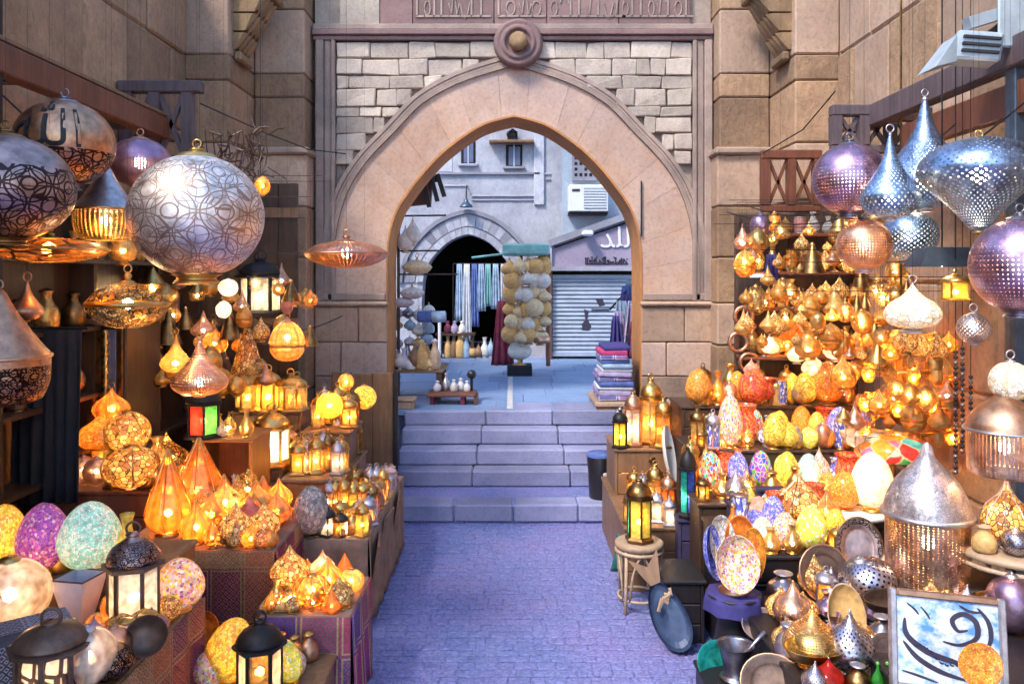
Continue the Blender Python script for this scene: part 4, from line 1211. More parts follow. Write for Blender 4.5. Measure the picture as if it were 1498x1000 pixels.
# garments and scarves
def scarf(px, y0, y1, w, d, mat, label, name='scarf', cat='scarf', group=None, amp=.03, flare=1.0):
    p = W(px, y1, d); wm = w / F * d
    t = sheet(name, (p.x - wm / 2, d), (p.x + wm / 2, d), p.z, W(px, y0, d).z, mat, None, amp, 3, 18)
    for v in t.data.vertices:
        k = (W(px, y0, d).z - v.co.z) / max(1e-3, W(px, y0, d).z - p.z)
        v.co.x = p.x + (v.co.x - p.x) * (.55 + (.45 + (flare - 1)) * k)
        v.co -= Vector((p.x, d, p.z))
    t.location = (p.x, d, p.z)
    return tag(t, label, cat, group)
rk = thing('clothes_rail', 'dim iron rail carrying scarves inside the far archway', 'rail', W(700, 386, 15.75))
b = MB(); b.tube([(-.5, 0, 0), (.5, 0, 0)], .015, 5); link('rod', b.mesh('rod'), 'iron', rk)
b = MB(); b.tube([(-.5, 0, 0), (-.5, 0, PLAZA - W(700, 386, 15.75).z)], .015, 5); link('post', b.mesh('post'), 'iron', rk)
b = MB(); b.tube([(.5, 0, 0), (.5, 0, PLAZA - W(700, 386, 15.75).z)], .015, 5); link('post', b.mesh('post'), 'iron', rk)
for k, (px, y1, w, mt, cn) in enumerate([(672, 470, 14, 'cloth_lightblue', 'pale blue'), (683, 500, 15, 'cloth_white', 'white'), (694, 478, 14, 'cloth_blue', 'deep blue'), (704, 455, 14, 'cloth_lightblue', 'sky blue'), (714, 448, 13, 'turquoise_paint', 'turquoise'), (725, 452, 14, 'cloth_lightblue', 'ice blue'), (736, 440, 12, 'cloth_white', 'cream white')]):
    scarf(px, 386, y1, w, 15.72 - .02 * (k % 2), mt, '%s scarf, %s from left on the far archway rail' % (cn, ORD[k]), group='scarves in the far archway')
scarf(735, 440, 534, 26, 12.75, 'cloth_wine', 'wine red gown hanging left of the plaza rack', 'gown', 'gown', None, .04, 1.3)
for k, (px, y0, y1, w, d, mt, cn) in enumerate([(923, 408, 500, 26, 11.0, 'cloth_lightblue', 'pale blue'), (915, 430, 512, 24, 10.8, 'cloth_violet', 'bright violet'), (905, 455, 518, 22, 10.7, 'cloth_lilac', 'lilac'), (928, 470, 522, 20, 10.6, 'cloth_wine', 'wine red'), (897, 470, 520, 10, 10.9, 'cloth_black', 'black')]):
    scarf(px, y0, y1, w, d, mt, '%s shawl hanging in the bundle right inside the arch' % cn, 'shawl', 'shawl', 'shawls hung right of the arch', .05, 1.2)
rl2 = thing('shawl_stand', 'thin iron stand holding shawls just beyond the right jamb', 'stand', (1.74, 11.05, PLAZA))
b = MB(); b.tube([(0, 0, 0), (0, 0, 1.6)], .016, 6); link('pole', b.mesh('pole'), 'iron', rl2)
b = MB(); b.tube([(.05, 0, 1.56), (-.42, -.3, 1.1)], .014, 6); link('arm', b.mesh('arm'), 'iron', rl2)
# bench with folded fabrics inside the right jamb
bn = thing('wooden_bench', 'low brown wooden bench under folded fabrics by right jamb', 'bench', (1.21, 9.6, .69))
link('top', box_me('top', -.25, .24, -.42, .5, .21, .26, .01), 'wood_pale', bn)
link('front', box_me('front', -.23, .22, -.40, -.37, .17, .206, .004), 'wood_brown', bn)
for x in (-.2, .19):
    link('leg', box_me('leg', x - .03, x + .03, -.36, -.3, .0, .165), 'wood_brown', bn); link('leg', box_me('leg', x - .03, x + .03, .38, .44, .172, .205), 'wood_brown', bn)
fm = ['textile_blue', 'cloth_lilac', 'cloth_white', 'cloth_blue', 'textile_blue', 'cloth_lilac', 'cloth_white', 'cloth_lightblue', 'cloth_blue', 'textile_blue', 'cloth_magenta', 'cloth_violet']
fc = ['patterned blue', 'lilac', 'white', 'blue', 'patterned blue', 'lilac', 'white', 'pale blue', 'blue', 'patterned blue', 'magenta', 'violet']
z = .953
for k, mt in enumerate(fm):
    h = RND.uniform(.045, .07); w = .44 - .012 * k; jx = RND.uniform(-.02, .02)
    me = box_me('folded_fabric', -w / 2, w / 2, -.3, .3, 0, h, .02, .008, RND, 2)
    for p in me.polygons: p.use_smooth = True
    tag(link('folded_fabric', me, mt, None, (1.21 + jx, 9.58 + .02 * RND.uniform(-1, 1), z), (0, 0, RND.uniform(-.06, .06))), '%s folded fabric, %s from bottom of the pile on wooden bench' % (fc[k], ORD[k]), 'fabric', 'folded fabrics piled on the bench')
    z += h - .004
# left display inside the arch
tb = thing('low_table', 'low brown plank table of crafts left inside the arch', 'table', (-1.28, 10.3, PLAZA))
link('top', box_me('top', -.36, .42, -.35, .5, .34, .38, .006), 'wood_brown', tb)
for x in (-.32, .36):
    for y in (-.3, .44): link('leg', box_me('leg', x - .03, x + .03, y - .03, y + .03, 0, .338), 'wood_dark', tb)
surf('CL', -1.64, -.86, 9.95, 10.8, PLAZA + .38)
rg_ = random.Random(31)
names = ['white shell', 'brown gourd', 'pale straw pot', 'grey glass jar', 'yellow vase', 'cream shell', 'silver jar', 'tan gourd', 'white ceramic pot', 'straw pot', 'lilac jar', 'amber vase']
mts = ['shell_white', 'wood_brown', 'straw_pale', 'pewter', 'straw', 'shell_white', 'silver', 'rattan', 'ceramic_white', 'straw', 'paper_lilac', 'straw']
for k in range(12):
    px = 581 + 60 * ((k * 5) % 12) / 12
    stand('CL', ['jar', 'onion', 'vase', 'jar'][k % 4], px, 538 + (k % 3) * 4, rg_.uniform(15, 22), rg_.uniform(24, 46), mts[k], 'small %s standing on low craft table inside the arch' % names[k], trim=mts[(k + 3) % 12], bulb=None, name='craft_pot', cat='pot')
po = thing('display_post', 'slim dark post of hanging shell lamps inside left jamb', 'post', W(583, 600, 10.25))
b = MB(); b.tube([(0, 0, 0), (0, 0, 2.55)], .02, 6); link('pole', b.mesh('pole'), 'wood_dark', po)
pz = po.location.z
for zz, ll in ((2.5, .62), (2.05, .55), (1.75, .6)):
    b = MB(); b.tube([(0, 0, zz), (ll, -.1, zz)], .012, 5); link('arm', b.mesh('arm'), 'wood_dark', po)
for k, (kd, px, py, w, h, mt, lb, zt) in enumerate([('onion', 593, 350, 24, 40, 'shell_white', 'white onion shaped shell lamp, upper left inside the arch', 2.5), ('onion', 604, 338, 22, 44, 'shell_white', 'white pointed shell lamp beside its twin inside left arch', 2.5), ('disc', 610, 389, 44, 26, 'straw_pale', 'flat cream shell lamp with orange end inside left arch', 2.5), ('disc', 603, 427, 36, 22, 'shell_white', 'flat white shell lamp hanging under the cream one', 2.05), ('disc', 590, 441, 32, 18, 'paper_lilac', 'flat lilac shell lamp low beside left jamb', 2.05)]):
    lamp(kd, px, py, w, h, 10.15, mt, lb, trim='rattan', bulb=None, top=pz + zt)
for px, mt, lb in ((622, 'cloth_blue', 'blue rolled cloth on arm inside left arch'), (641, 'cloth_lightblue', 'pale blue rolled cloth on arm inside left arch')):
    b = MB(); b.tube([(-.1, 0, 0), (-.09, 0, 0), (.09, 0, 0), (.1, 0, 0)], [.05, .075, .075, .05], 10)
    p = W(px, 463, 10.1); tag(link('cloth_roll', b.mesh('cloth_roll', True), mt, None, p), lb, 'cloth roll')
lt = thing('tray_table', 'very low red brown tray table of cups at stair head', 'table', (-.72, 9.75, PLAZA))
link('top', box_me('top', -.31, .28, -.2, .25, .1, .13, .006), 'wood_red', lt)
link('rail', box_me('rail', .26, .3, -.19, .24, .0, .096), 'wood_red', lt)
for x in (-.27, .1): link('leg', box_me('leg', x, x + .05, -.17, .2, 0, .098), 'cloth_wine', lt)
surf('CT', -1.02, -.45, 9.56, 9.98, PLAZA + .13)
for k, (px, w, h, mt, kd, nm) in enumerate([(640, 12, 16, 'paper_lilac', 'jar', 'lilac cup'), (652, 12, 26, 'silver', 'bottle', 'silver flask'), (664, 11, 18, 'shell_white', 'jar', 'white cup'), (674, 11, 18, 'ceramic_white', 'jar', 'white pot'), (683, 10, 16, 'ceramic_white', 'jar', 'small white jar')]):
    stand('CT', kd, px, 572 - 3 * (k % 2), w, h, mt, '%s standing on the low red tray table' % nm, trim=mt, bulb=None, name='cup', cat='cup')
p = W(690, 560, 9.9); bk = thing('black_ball_ornament', 'black ball on a short stem at right of tray table', 'ornament', (p.x, p.y, PLAZA + .13))
link('ball', ico_me(2, .06), 'leather_black', bk, (0, 0, .2)); b = MB(); b.tube([(0, 0, 0), (0, 0, .15)], .018, 8); link('stem', b.mesh('stem'), 'leather_black', bk)
crate(None, 'pale wooden box on the top step beside left jamb', -1.42, -1.14, 9.25, 9.5, PLAZA, PLAZA + .12, 'wood_pale', 'wooden_box')
tb2 = thing('dark_table', 'small dark table of goods inside the far archway', 'table', W(665, 524, 15.3))
link('top', box_me('top', -.35, .4, -.2, .2, .45, .49), 'wood_dark', tb2)
for x in (-.3, .32): link('leg', box_me('leg', x, x + .05, -.15, .15, 0, .448), 'wood_dark', tb2)
for k, (px, mt, nm) in enumerate([(655, 'cloth_wine', 'wine red'), (665, 'cloth_lilac', 'lilac'), (676, 'ceramic_white', 'white')]):
    q = W(px, 490, 15.25); lamp('jar', px, HY + F * (EYE - (tb2.location.z + .49)) / 15.25, 11, 18, 15.25, mt, '%s pot on small dark table in far archway' % nm, trim=mt, bulb=None, base=True, name='craft_pot', cat='pot')
b = MB(); b.tube([(0, 0, 0), (0, 0, .72)], .03, 8); tag(link('white_pole', b.mesh('white_pole'), 'ceramic_white', None, W(643, 519, 15.1)), 'thin white pole standing before the far archway', 'pole')
rgk = random.Random(12)
for k in range(12):
    px = 582 + (k % 4) * 15 + rgk.uniform(-3, 3); py = 455 + (k // 4) * 22 + rgk.uniform(-4, 4); w = rgk.uniform(15, 22)
    lamp(rgk.choice(['ball', 'onion', 'disc', 'jar']), px, py, w, w * rgk.uniform(.8, 1.3), 10.4, rgk.choice(['shell_white', 'straw_pale', 'paper_lilac', 'straw', 'cloth_lightblue', 'pewter']), 'hanging craft piece, %s in the strings above the low craft table' % ORD[k], trim='rattan', bulb=None, top=pz + 1.75, group='craft pieces strung inside the left arch', name='craft_pendant', cat='pendant')
b = MB(); b.tube([(0, .15, 1.75), (.75, .15, 1.75)], .012, 5); link('arm', b.mesh('arm'), 'wood_dark', po)
for k, (px, y0, y1, w, d, mt, cn) in enumerate([(918, 418, 505, 30, 10.9, 'cloth_blue', 'wide blue'), (909, 440, 512, 26, 10.75, 'cloth_lightblue', 'light blue'), (926, 440, 515, 26, 10.65, 'textile_blue', 'patterned'), (901, 462, 516, 18, 10.62, 'cloth_violet', 'small violet')]):
    scarf(px, y0, y1, w, d, mt, '%s shawl hanging in the bundle right inside the arch' % cn, 'shawl', 'shawl', 'shawls hung right of the arch', .06, 1.3)
rgk = random.Random(15)
for k in range(10):
    px = 655 + 9 * k; lamp(rgk.choice(['jar', 'onion', 'vase']), px, HY + F * (EYE - PLAZA) / 15.2, rgk.uniform(11, 16), rgk.uniform(16, 40), 15.2, rgk.choice(['cloth_wine', 'straw', 'cloth_lightblue', 'shell_white', 'cloth_lilac', 'wood_brown']), 'pot or bundle, %s from left on the ground before the far archway' % ORD[k], trim='rattan', bulb=None, base=True, name='craft_pot', cat='pot', group='pots before the far archway')
# wooden eave high on the left
ev = thing('wooden_eave', 'dark timber eave with slanting rafters seen through left of arch', 'eave', W(600, 300, 11.2))
eo = Vector(ev.location)
def E(px, py, d): return W(px, py, d) - eo
b = MB(); v = [E(560, 305, 11), E(630, 298, 11), E(634, 250, 11), E(575, 270, 11)]
b.add(v + [q + Vector((0, .12, 0)) for q in v], [(0, 1, 2, 3), (7, 6, 5, 4), (0, 4, 5, 1), (1, 5, 6, 2), (2, 6, 7, 3), (3, 7, 4, 0)]); link('board', b.mesh('board'), 'wood_red', ev)
for x in (628, 640, 650):
    b = MB(); b.bar(E(x - 10, 255, 10.9), E(x, 303 - (x - 628) * .7, 10.9), .06, .06); link('rafter', b.mesh('rafter'), 'wood_black', ev)
b = MB(); b.bar(E(470, 268, 11.1), E(640, 262, 11.1), .08); link('beam', b.mesh('beam'), 'wood_black', ev)
# ---------------------------------------------------------------- left stall
lb_ = tag(link('court_house', box_me('court_house', -5, -2.62, 10.12, 12.6, PLAZA - .02, 4.4, .02), 'court_grey'), 'grey house wall at the left of the plaza', 'house')
# back boards and shelves against the left wall
bk = thing('shelf_unit', 'tall dark shelf unit against the left wall', 'shelf', (-3.27, 6.4, 0))
link('back', box_me('back', -.1, -.07, -2.6, 1.8, 0, 3.1), 'wood_dark', bk)
for z in (1.0, 1.5, 2.0, 2.5): link('shelf', box_me('shelf', -.068, .16, -2.6, 1.8, z, z + .03), 'wood_dark', bk)
for y in (-2.6, -1.5, -.4, .7, 1.77): link('upright', box_me('upright', -.068, .12, y, y + .03, 0, 3.1), 'wood_dark', bk)
# dark shop interior panel in the far left, between wall and pier
pn = thing('dark_screen', 'dark wooden screen across the back of the left stall', 'screen', (-2.75, 8.1, 0))
for k in range(6): link('board', box_me('board', -.62 + .2 * k, -.425 + .2 * k, -.02, .02, 0, 3.35, .006), 'wood_dark', pn)
link('rail', box_me('rail', -.62, .58, -.05, -.022, 3.0, 3.1), 'wood_brown', pn)
link('rail', box_me('rail', -.62, .58, -.05, -.022, 1.9, 1.98), 'wood_brown', pn)
# overhead beams
bm_ = thing('timber_beam', 'long red brown timber beam along the left wall above the lamps', 'beam', (-3.0, 5.5, 3.6))
link('beam', box_me('beam', -.06, .06, -2.6, 1.5, -.02, .16, .01), 'wood_red', bm_)
link('rail', box_me('rail', -.05, .05, -2.6, 1.5, .17, .2, .005), 'wood_brown', bm_)
for y in (-2.2, -.6, .9): link('bracket', box_me('bracket', -.38, -.062, y, y + .09, .0, .1), 'wood_dark', bm_)
fr = thing('lattice_bracket', 'dark timber lattice bracket jutting from the left wall', 'bracket', (-3.38, 6.85, 3.36))
link('top_rail', box_me('top_rail', 0, .72, -.05, .05, .62, .72, .01), 'wood_grey', fr)
link('bottom_rail', box_me('bottom_rail', 0, .66, -.04, .04, .0, .08, .01), 'wood_grey', fr)
for x in (.02, .27, .55): link('stile', box_me('stile', x, x + .09, -.045, .045, .081, .619), 'wood_grey', fr)
for x0, x1 in ((.11, .27), (.36, .55)):
    for s in (0, 1):
        b = MB(); b.bar((x0, 0, .1 if s else .6), (x1, 0, .6 if s else .1), .04); link('brace', b.mesh('brace'), 'wood_grey', fr)
def rod(x0, x1, d, z, label, mat='iron', r=.003, d1=None):
    t = thing('hanging_rod', label, 'rod', (x0, d, z))
    b = MB(); b.tube([(0, 0, 0), (x1 - x0, (d1 or d) - d, 0)], r, 6); link('rod', b.mesh('rod'), mat, t)
    return t
ZL = 5.3
rod(-3.4, -1.45, 4.2, ZL, 'iron rod over the huge silver globe lamp')
rod(-3.4, -2.0, 3.95, ZL, 'iron rod at the left edge over the dark globes')
rod(-3.4, -2.1, 4.6, ZL, 'iron rod over the calligraphy globe')
rod(-3.4, -1.5, 5.3, ZL, 'iron rod over the purple globe and pink teardrop')
rod(-3.4, -1.2, 6.5, ZL + .002, 'iron rod over the copper disc lamp')
rod(-3.4, -1.2, 7.1, ZL, 'iron rod at the rear of the left stall')
rod(-3.4, -1.1, 5.9, ZL, 'iron rod over the small gold teardrop')

H = lambda *a, **k: lamp(*a, top=k.pop('top', ZL), **k)
H('globe', 288, 316, 190, 200, 4.2, 'silver_filigree', 'huge silver filigree globe lamp hanging foremost on the left', trim='brass', bulb=None)
cg = H('globe', 95, 210, 136, 138, 4.6, 'copper_plain', 'copper globe lamp with black calligraphy in upper left', trim='pewter', bulb=None)
# the black calligraphy wrapped on the globe
wm = 136 / F * 4.6; hm = 138 / F * 4.6
me = text_mesh('\uFDF2', .34, 0, 6)
bm = bmesh.new(); bm.from_mesh(me); bmesh.ops.triangulate(bm, faces=bm.faces); bmesh.ops.subdivide_edges(bm, edges=bm.edges, cuts=2)
for v in bm.verts:
    x, y = v.co.x, v.co.y
    la = y / (hm * .45) * .95 + .18; lo = x / (wm * .5) * .95 + .12
    r = .5 * wm * 1.018
    v.co = Vector((r * math.cos(la) * math.sin(lo), -r * math.cos(la) * math.cos(lo), hm * .5 + hm * .459 * math.sin(la)))
bm.to_mesh(me); bm.free()
link('calligraphy', me, 'wire_black', cg)
H('globe', 8, 275, 186, 172, 3.95, 'bronze_chased', 'dark bronze globe lamp cut by the left picture edge', trim='brass_dark', bulb=None)
H('globe', 205, 238, 88, 80, 5.3, 'purple_pierced', 'small purplish globe lamp behind the huge silver one', trim='copper', bulb='bulb_soft')
H('bell', 155, 298, 88, 112, 4.9, 'brass_pierced', 'glowing pierced brass lamp between the left globes', trim='brass', roof='silver', bulb='bulb_warm', top=ZL)
H('disc', 72, 362, 160, 46, 4.35, 'amber', 'wide amber disc lamp under the dark bronze globe', trim='brass', bulb='bulb_soft', top=ZL)
H('disc', 187, 440, 116, 84, 4.6, 'gold_filigree', 'flat amber disc lamp with tall knobbed brass stem', trim='brass', bulb='bulb_soft')
H('disc', 507, 368, 122, 50, 6.5, 'copper_pierced', 'lit copper disc lamp hanging before the arch left jamb', trim='copper', bulb='bulb_warm')
H('tear', 257, 517, 44, 58, 5.9, 'gold_glass', 'small gold teardrop lamp beside the pink one', trim='brass')
H('tear', 292, 537, 80, 88, 5.2, 'copper_pierced', 'pinkish copper teardrop lamp hanging over the red lantern', trim='copper', top=ZL)
H('bell', -2, 508, 134, 172, 3.9, 'copper_chased', 'big copper bell lamp cut by the left edge', trim='copper', roof='copper', bulb=None)
H('hour', 420, 497, 50, 64, 6.5, 'gold_glass', 'lit amber hourglass lamp hanging near the left pier', trim='copper')
H('ball', 482, 592, 38, 42, 6.5, 'yellow_glass', 'lit yellow ball lamp, largest of three by the jamb', trim='brass')
H('ball', 506, 558, 24, 28, 7.1, 'gold_glass', 'small yellow ball lamp, topmost of three by the jamb', trim='brass')
H('ball', 533, 580, 36, 38, 7.1, 'mosaic_yellow', 'lit yellow mosaic ball lamp nearest the left jamb', trim='brass')
lantern(381, 415, 72, 92, 7.1, 'dark iron lantern with wide roof hanging left of the pier', ('clear_glass',), 'iron', 'bulb_soft', base=False, top=ZL)
H('ball', 334, 420, 28, 28, 6.5, 'clear_glass', 'clear glass ball lamp right under the silver globe', trim='silver')
H('ball', 327, 452, 22, 28, 5.9, 'clear_glass', 'tiny clear glass ball below the other glass ball', trim='silver')
H('tear', 40, 440, 44, 60, 4.35, 'copper', 'small plain copper teardrop lamp at far left', trim='copper', bulb=None)
H('cone', 312, 515, 62, 96, 7.1, 'tray_brown', 'dull brown cone shade at the back of left stall', trim='brass_dark', bulb=None)
H('cone', 362, 512, 52, 84, 7.1, 'mosaic_honey', 'honey coloured cone shade beside the dull brown one', trim='brass_dark', bulb='bulb_soft')
H('globe', 384, 272, 22, 30, 5.3, 'amber', 'small amber globe peeping right of the huge silver globe', trim='brass', top=ZL)
H('onion', 180, 360, 40, 56, 5.9, 'brass_fine', 'small dim brass lamp above the knobbed disc lamp', trim='brass', bulb='bulb_soft')
H('ball', 420, 448, 18, 26, 7.1, 'rose_glass', 'tiny rose glass ball above the hourglass lamp', trim='copper', bulb=None)
# tangle of hooks and wires under the beam
b = MB(); rw_ = random.Random(8)
for k in range(60):
    p = W(rw_.uniform(295, 395), rw_.uniform(190, 262), 6.5); q = p + Vector((rw_.uniform(-.16, .16), rw_.uniform(-.1, .1), rw_.uniform(-.2, .2)))
    m_ = (p + q) / 2 + Vector((rw_.uniform(-.08, .08), 0, rw_.uniform(-.08, .03)))
    b.tube([p, m_, q], rw_.uniform(.004, .011), 5)
for k in range(9):
    p = W(300 + k * 11, 195, 6.5); b.tube([(p.x, 6.5, 3.6), (p.x + .02, 6.5, 3.4), (p.x, 6.5, p.z - .25)], .006, 5)
tag(link('hook_tangle', b.mesh('hook_tangle'), 'tray_brown'), 'tangle of dark hooks and wires under the left beam', 'hooks', None, 'stuff')
wr = thing('cable', 'thin dark cable strung from left bracket to the arch', 'cable', (-2.7, 6.9, 3.9))
b = MB(); b.tube([(0, 0, 0), (.2, 1.2, -.04), (.4, 2.1, -.06), (.75, 2.42, -.06)], .007, 5); link('wire', b.mesh('wire'), 'wire_black', wr)
wr2 = thing('cable', 'pale cable sagging along the left wall above the beam', 'cable', (-3.36, 4.6, 4.0))
b = MB(); b.tube([(0, 0, 0), (0, .8, -.1), (.1, 1.6, -.18), (.3, 2.2, -.26)], .006, 5); link('wire', b.mesh('wire'), 'cloth_cream', wr2)
px_ = thing('metal_post', 'dark painted post at the left picture edge', 'post', (-3.02, 4.6, 0))
link('post', box_me('post', -.05, .05, -.05, .05, 0, 5.4, .006), 'iron', px_)
link('board', box_me('board', -.3, -.06, -.02, .02, 3.8, 5.3), 'iron_blue', px_)

# ----- tables and boxes
covered_table('S1', 'front left table crowded with glass lamps', -3.1, -1.55, 2.6, 4.0, .8, 'textile_red', 1, 'wood_brown')
crate('S1b', 'low wooden box raising the mosaic egg lamps', -2.95, -1.75, 3.86, 4.4, .0, .95, 'wood_brown')
covered_table('S2', 'table draped in red patterned textile under the amber drops', -2.42, -1.43, 4.8, 5.72, .75, 'textile_red', 1, 'cloth_tan')
crate('S3', 'red wooden chest at the back of the left stall', -3.2, -2.36, 5.36, 6.3, 0, .96, 'wood_red', 'wooden_chest', 'chest')
crate('S3b', 'dark box of orange lamps standing on the red chest', -3.16, -2.72, 5.85, 6.25, .96, 1.1, 'wood_dark')
covered_table('S4', 'low table under patchwork textile nearest the aisle', -1.37, -.87, 4.3, 4.88, .57, 'textile_patch', 1, 'cloth_tan')
t5 = covered_table('S5', 'long tan draped table of small lanterns along the aisle', -1.78, -.98, 5.42, 7.15, .62, 'cloth_tan', 1, 'wood_pale')
# boards hung down its aisle side
for k, (y, zt, w, h, yaw) in enumerate(((5.6, .56, .34, .62, 8), (6.1, .6, .3, .55, -4), (6.6, .6, .32, .5, 6))):
    v = []; n = 12
    for i in range(n + 1):
        a = math.pi * i / n; v.append((-w / 2 * math.cos(a), 0, -h + w / 2 - w / 2 * math.sin(a)))
    v = [(w / 2, 0, 0), (-w / 2, 0, 0)] + v
    bb = MB(); bb.add([(x, -.006, z) for x, y_, z in v] + [(x, .006, z) for x, y_, z in v], [tuple(range(len(v))), tuple(range(2 * len(v) - 1, len(v) - 1, -1))] + [(i, (i + 1) % len(v), (i + 1) % len(v) + len(v), i + len(v)) for i in range(len(v))])
    o = link('hanging_flap', bb.mesh('hanging_flap'), 'wood_brown' if k != 1 else 'cloth_tan', t5)
    o.rotation_euler = (0, rad(-9), rad(90 + yaw)); o.rotation_euler = Euler((rad(9), 0, rad(90 + yaw)))
    o.location = Vector((-.935, y, zt)) - Vector(t5.location)
crate('S5b', 'wooden tier of lanterns on the long tan table', -1.76, -1.3, 6.05, 7.1, .62, .86, 'wood_brown')
crate('S5c', 'upper wooden tier of lanterns on the long tan table', -1.74, -1.34, 6.6, 7.08, .86, 1.12, 'wood_brown')
crate('S6', 'brown box behind the orange cabinet under a white lit lantern', -2.4, -1.82, 6.3, 6.86, 0, .9, 'wood_brown')
crate('S7', 'tall brown box of yellow lanterns at the back left', -2.42, -1.82, 6.88, 7.4, 0, 1.24, 'wood_brown')
crate('S8', 'bright orange open wooden cabinet holding up the red lantern', -2.3, -1.88, 5.76, 6.2, .8, 1.23, 'wood_orange', 'open_cabinet', 'cabinet', True)
crate('S8b', 'plain low box supporting the orange cabinet', -2.32, -1.86, 5.74, 6.24, 0, .795, 'wood_brown')
# carved cabinet with roundels
cb = thing('carved_cabinet', 'tall dark carved cabinet with brass roundels and glass door', 'cabinet', (-3.05, 6.35, 0))
link('carcass', box_me('carcass', -.3, .12, -.3, .3, 0, 2.03, .01), 'wood_dark', cb)
link('cornice', box_me('cornice', -.32, .15, -.36, .32, 2.032, 2.09, .015), 'wood_brown', cb)
link('gilt_edge', box_me('gilt_edge', -.16, -.06, -.325, -.302, .98, 2.02, .004), 'brass_dark', cb)
link('gilt_edge', box_me('gilt_edge', .06, .1, -.325, -.302, .98, 2.02, .004), 'brass_dark', cb)
link('door', box_me('door', -.05, .05, -.32, -.302, 1.0, 2.0, .004), 'window_pane', cb)
for k in range(9):
    link('roundel', lathe('roundel', [(.045, 0), (.05, .012), (.03, .02), (.02, .012), (0, .014)], 14, 1), 'brass_dark', cb, (-.22, -.302, 1.05 + .108 * k), (rad(90), 0, 0))
for k in range(5): link('baluster', lathe('baluster', [(.02, 0), (.03, .02), (.012, .05), (.03, .08), (.02, .1)], 10, 1), 'brass', cb, (-.02, -.335, 1.5 + .1 * k))
# picture panel / dark poster frame high in the stall
dm = thing('dark_mirror', 'dark framed mirror leaning behind the flat amber disc', 'mirror', W(78, 425, 6.2))
link('frame', box_me('frame', -.33, .33, 0, .04, -.32, .36, .01), 'wood_dark', dm)
link('glass', box_me('glass', -.27, .27, -.012, -.002, -.26, .3), 'window_pane', dm)
link('gilt_edge', box_me('gilt_edge', .3, .345, -.02, -.002, -.32, .36), 'brass_dark', dm)

# ----- lamps standing on them
S = stand
S('S3', 'ball', 192, 714, 78, 66, 'mosaic_honey', 'sparkling amber mosaic ball on the red chest', spin=.3)
S('S3', 'onion', 243, 700, 68, 68, 'gold_filigree', 'pale gold onion lamp right of the sparkling amber ball')
S('S3b', 'onion', 147, 668, 64, 62, 'mosaic_orange', 'orange onion lamp, left one in dark box on chest')
S('S3b', 'ball', 186, 666, 66, 64, 'mosaic_honey', 'brownish honey ball lamp behind the sparkling one')
H('onion', 163, 592, 52, 50, 6.0, 'orange_glass', 'glowing orange onion lamp hanging before the carved cabinet', trim='brass')
S('S2', 'drop', 246, 782, 66, 124, 'amber_ribbed', 'tall amber drop lamp, left of two, on red textile table', seg=8)
S('S2', 'drop', 291, 742, 74, 104, 'orange_glass', 'tall faceted orange drop lamp behind the other drop', seg=8)
for k, (px, py, w, h, mt, lb) in enumerate([
    (287, 795, 48, 64, 'amber_ribbed', 'ribbed amber onion lamp, front left of the amber cluster'),
    (345, 796, 52, 62, 'mosaic_honey', 'brown honey onion lamp, front middle of the amber cluster'),
    (386, 788, 46, 56, 'mosaic_honey', 'small brown onion lamp, front right of the amber cluster'),
    (330, 756, 50, 56, 'gold_glass', 'bright gold onion lamp, back middle of the amber cluster'),
    (376, 756, 48, 54, 'amber', 'bright amber onion lamp, back right of the amber cluster'),
    (405, 768, 40, 52, 'gold_glass', 'gold onion lamp at right end of the amber cluster'),
    (310, 772, 44, 54, 'amber', 'amber onion lamp behind the ribbed one'),
    (365, 774, 40, 50, 'rose_glass', 'rosy onion lamp in the middle of the amber cluster')]):
    S('S2', 'onion', px, py, w, h, mt, lb, flute=.03 if k % 2 else 0, seg=20)
S('S2', 'bottle', 342, 735, 22, 52, 'clear_glass', 'small clear bottle behind the amber cluster', trim='silver', bulb=None)
put('S8', 292, 646, 56, lambda x, y, d: lantern(x, y, 58, 82, d, 'red and green glass lantern on the orange cabinet', ('red_glass', 'green_glass', 'red_glass'), 'iron', 'bulb_soft', detail=True, spin=.9))
S('S8', 'ball', 324, 640, 18, 20, 'clear_glass', 'tiny clear ball beside the red and green lantern', trim='silver', bulb=None)
stand_l('S6', 398, 679, 60, 88, 'lantern with big white lit panes on brown box', glass=('white_glass',), frame='brass', bulb='bulb_white', detail=True)
stand_l('S6', 356, 684, 36, 62, 'slim yellow lantern left of the white lit lantern', glass=('yellow_glass',), frame='brass')
for k, (px, w, h) in enumerate(((362, 40, 62), (392, 44, 66), (425, 42, 60), (448, 34, 56))):
    stand_l('S7', px, 604, w, h, 'yellow lantern, %s from left on the tall box' % ORD[k], glass=('yellow_glass',) if k % 2 else ('gold_glass',), frame='brass', group='yellow lanterns on the tall box')
crate(None, 'pinkish paper box standing in front of the lit lantern', -1.86 + .0, -1.7, 5.5, 5.62, .62, .86, 'paper_lilac', 'paper_box')
crate(None, 'small pale box beside the pinkish paper box', -1.66, -1.5, 5.56, 5.7, .62, .74, 'ceramic_pink', 'paper_box')
rng = random.Random(77)
def row(key, n, x0, x1, py, wr, hr, text, kinds, grp, jit=3):
    for k in range(n):
        px = x0 + (x1 - x0) * (k + .5) / n + rng.uniform(-jit, jit)
        w, h = rng.uniform(*wr), rng.uniform(*hr)
        kd = rng.choice(kinds)
        lb = text % ORD[k]
        if kd[0] == 'lantern': stand_l(key, px, py + rng.uniform(-4, 4), w, h, lb, glass=(kd[1],), frame=kd[2], bulb=kd[3], group=grp, spin=rng.uniform(0, 1), n=kd[4] if len(kd) > 4 else 6)
        else: stand(key, kd[0], px, py + rng.uniform(-4, 4), w, h, kd[1], lb, trim=kd[2], bulb=kd[3], group=grp)
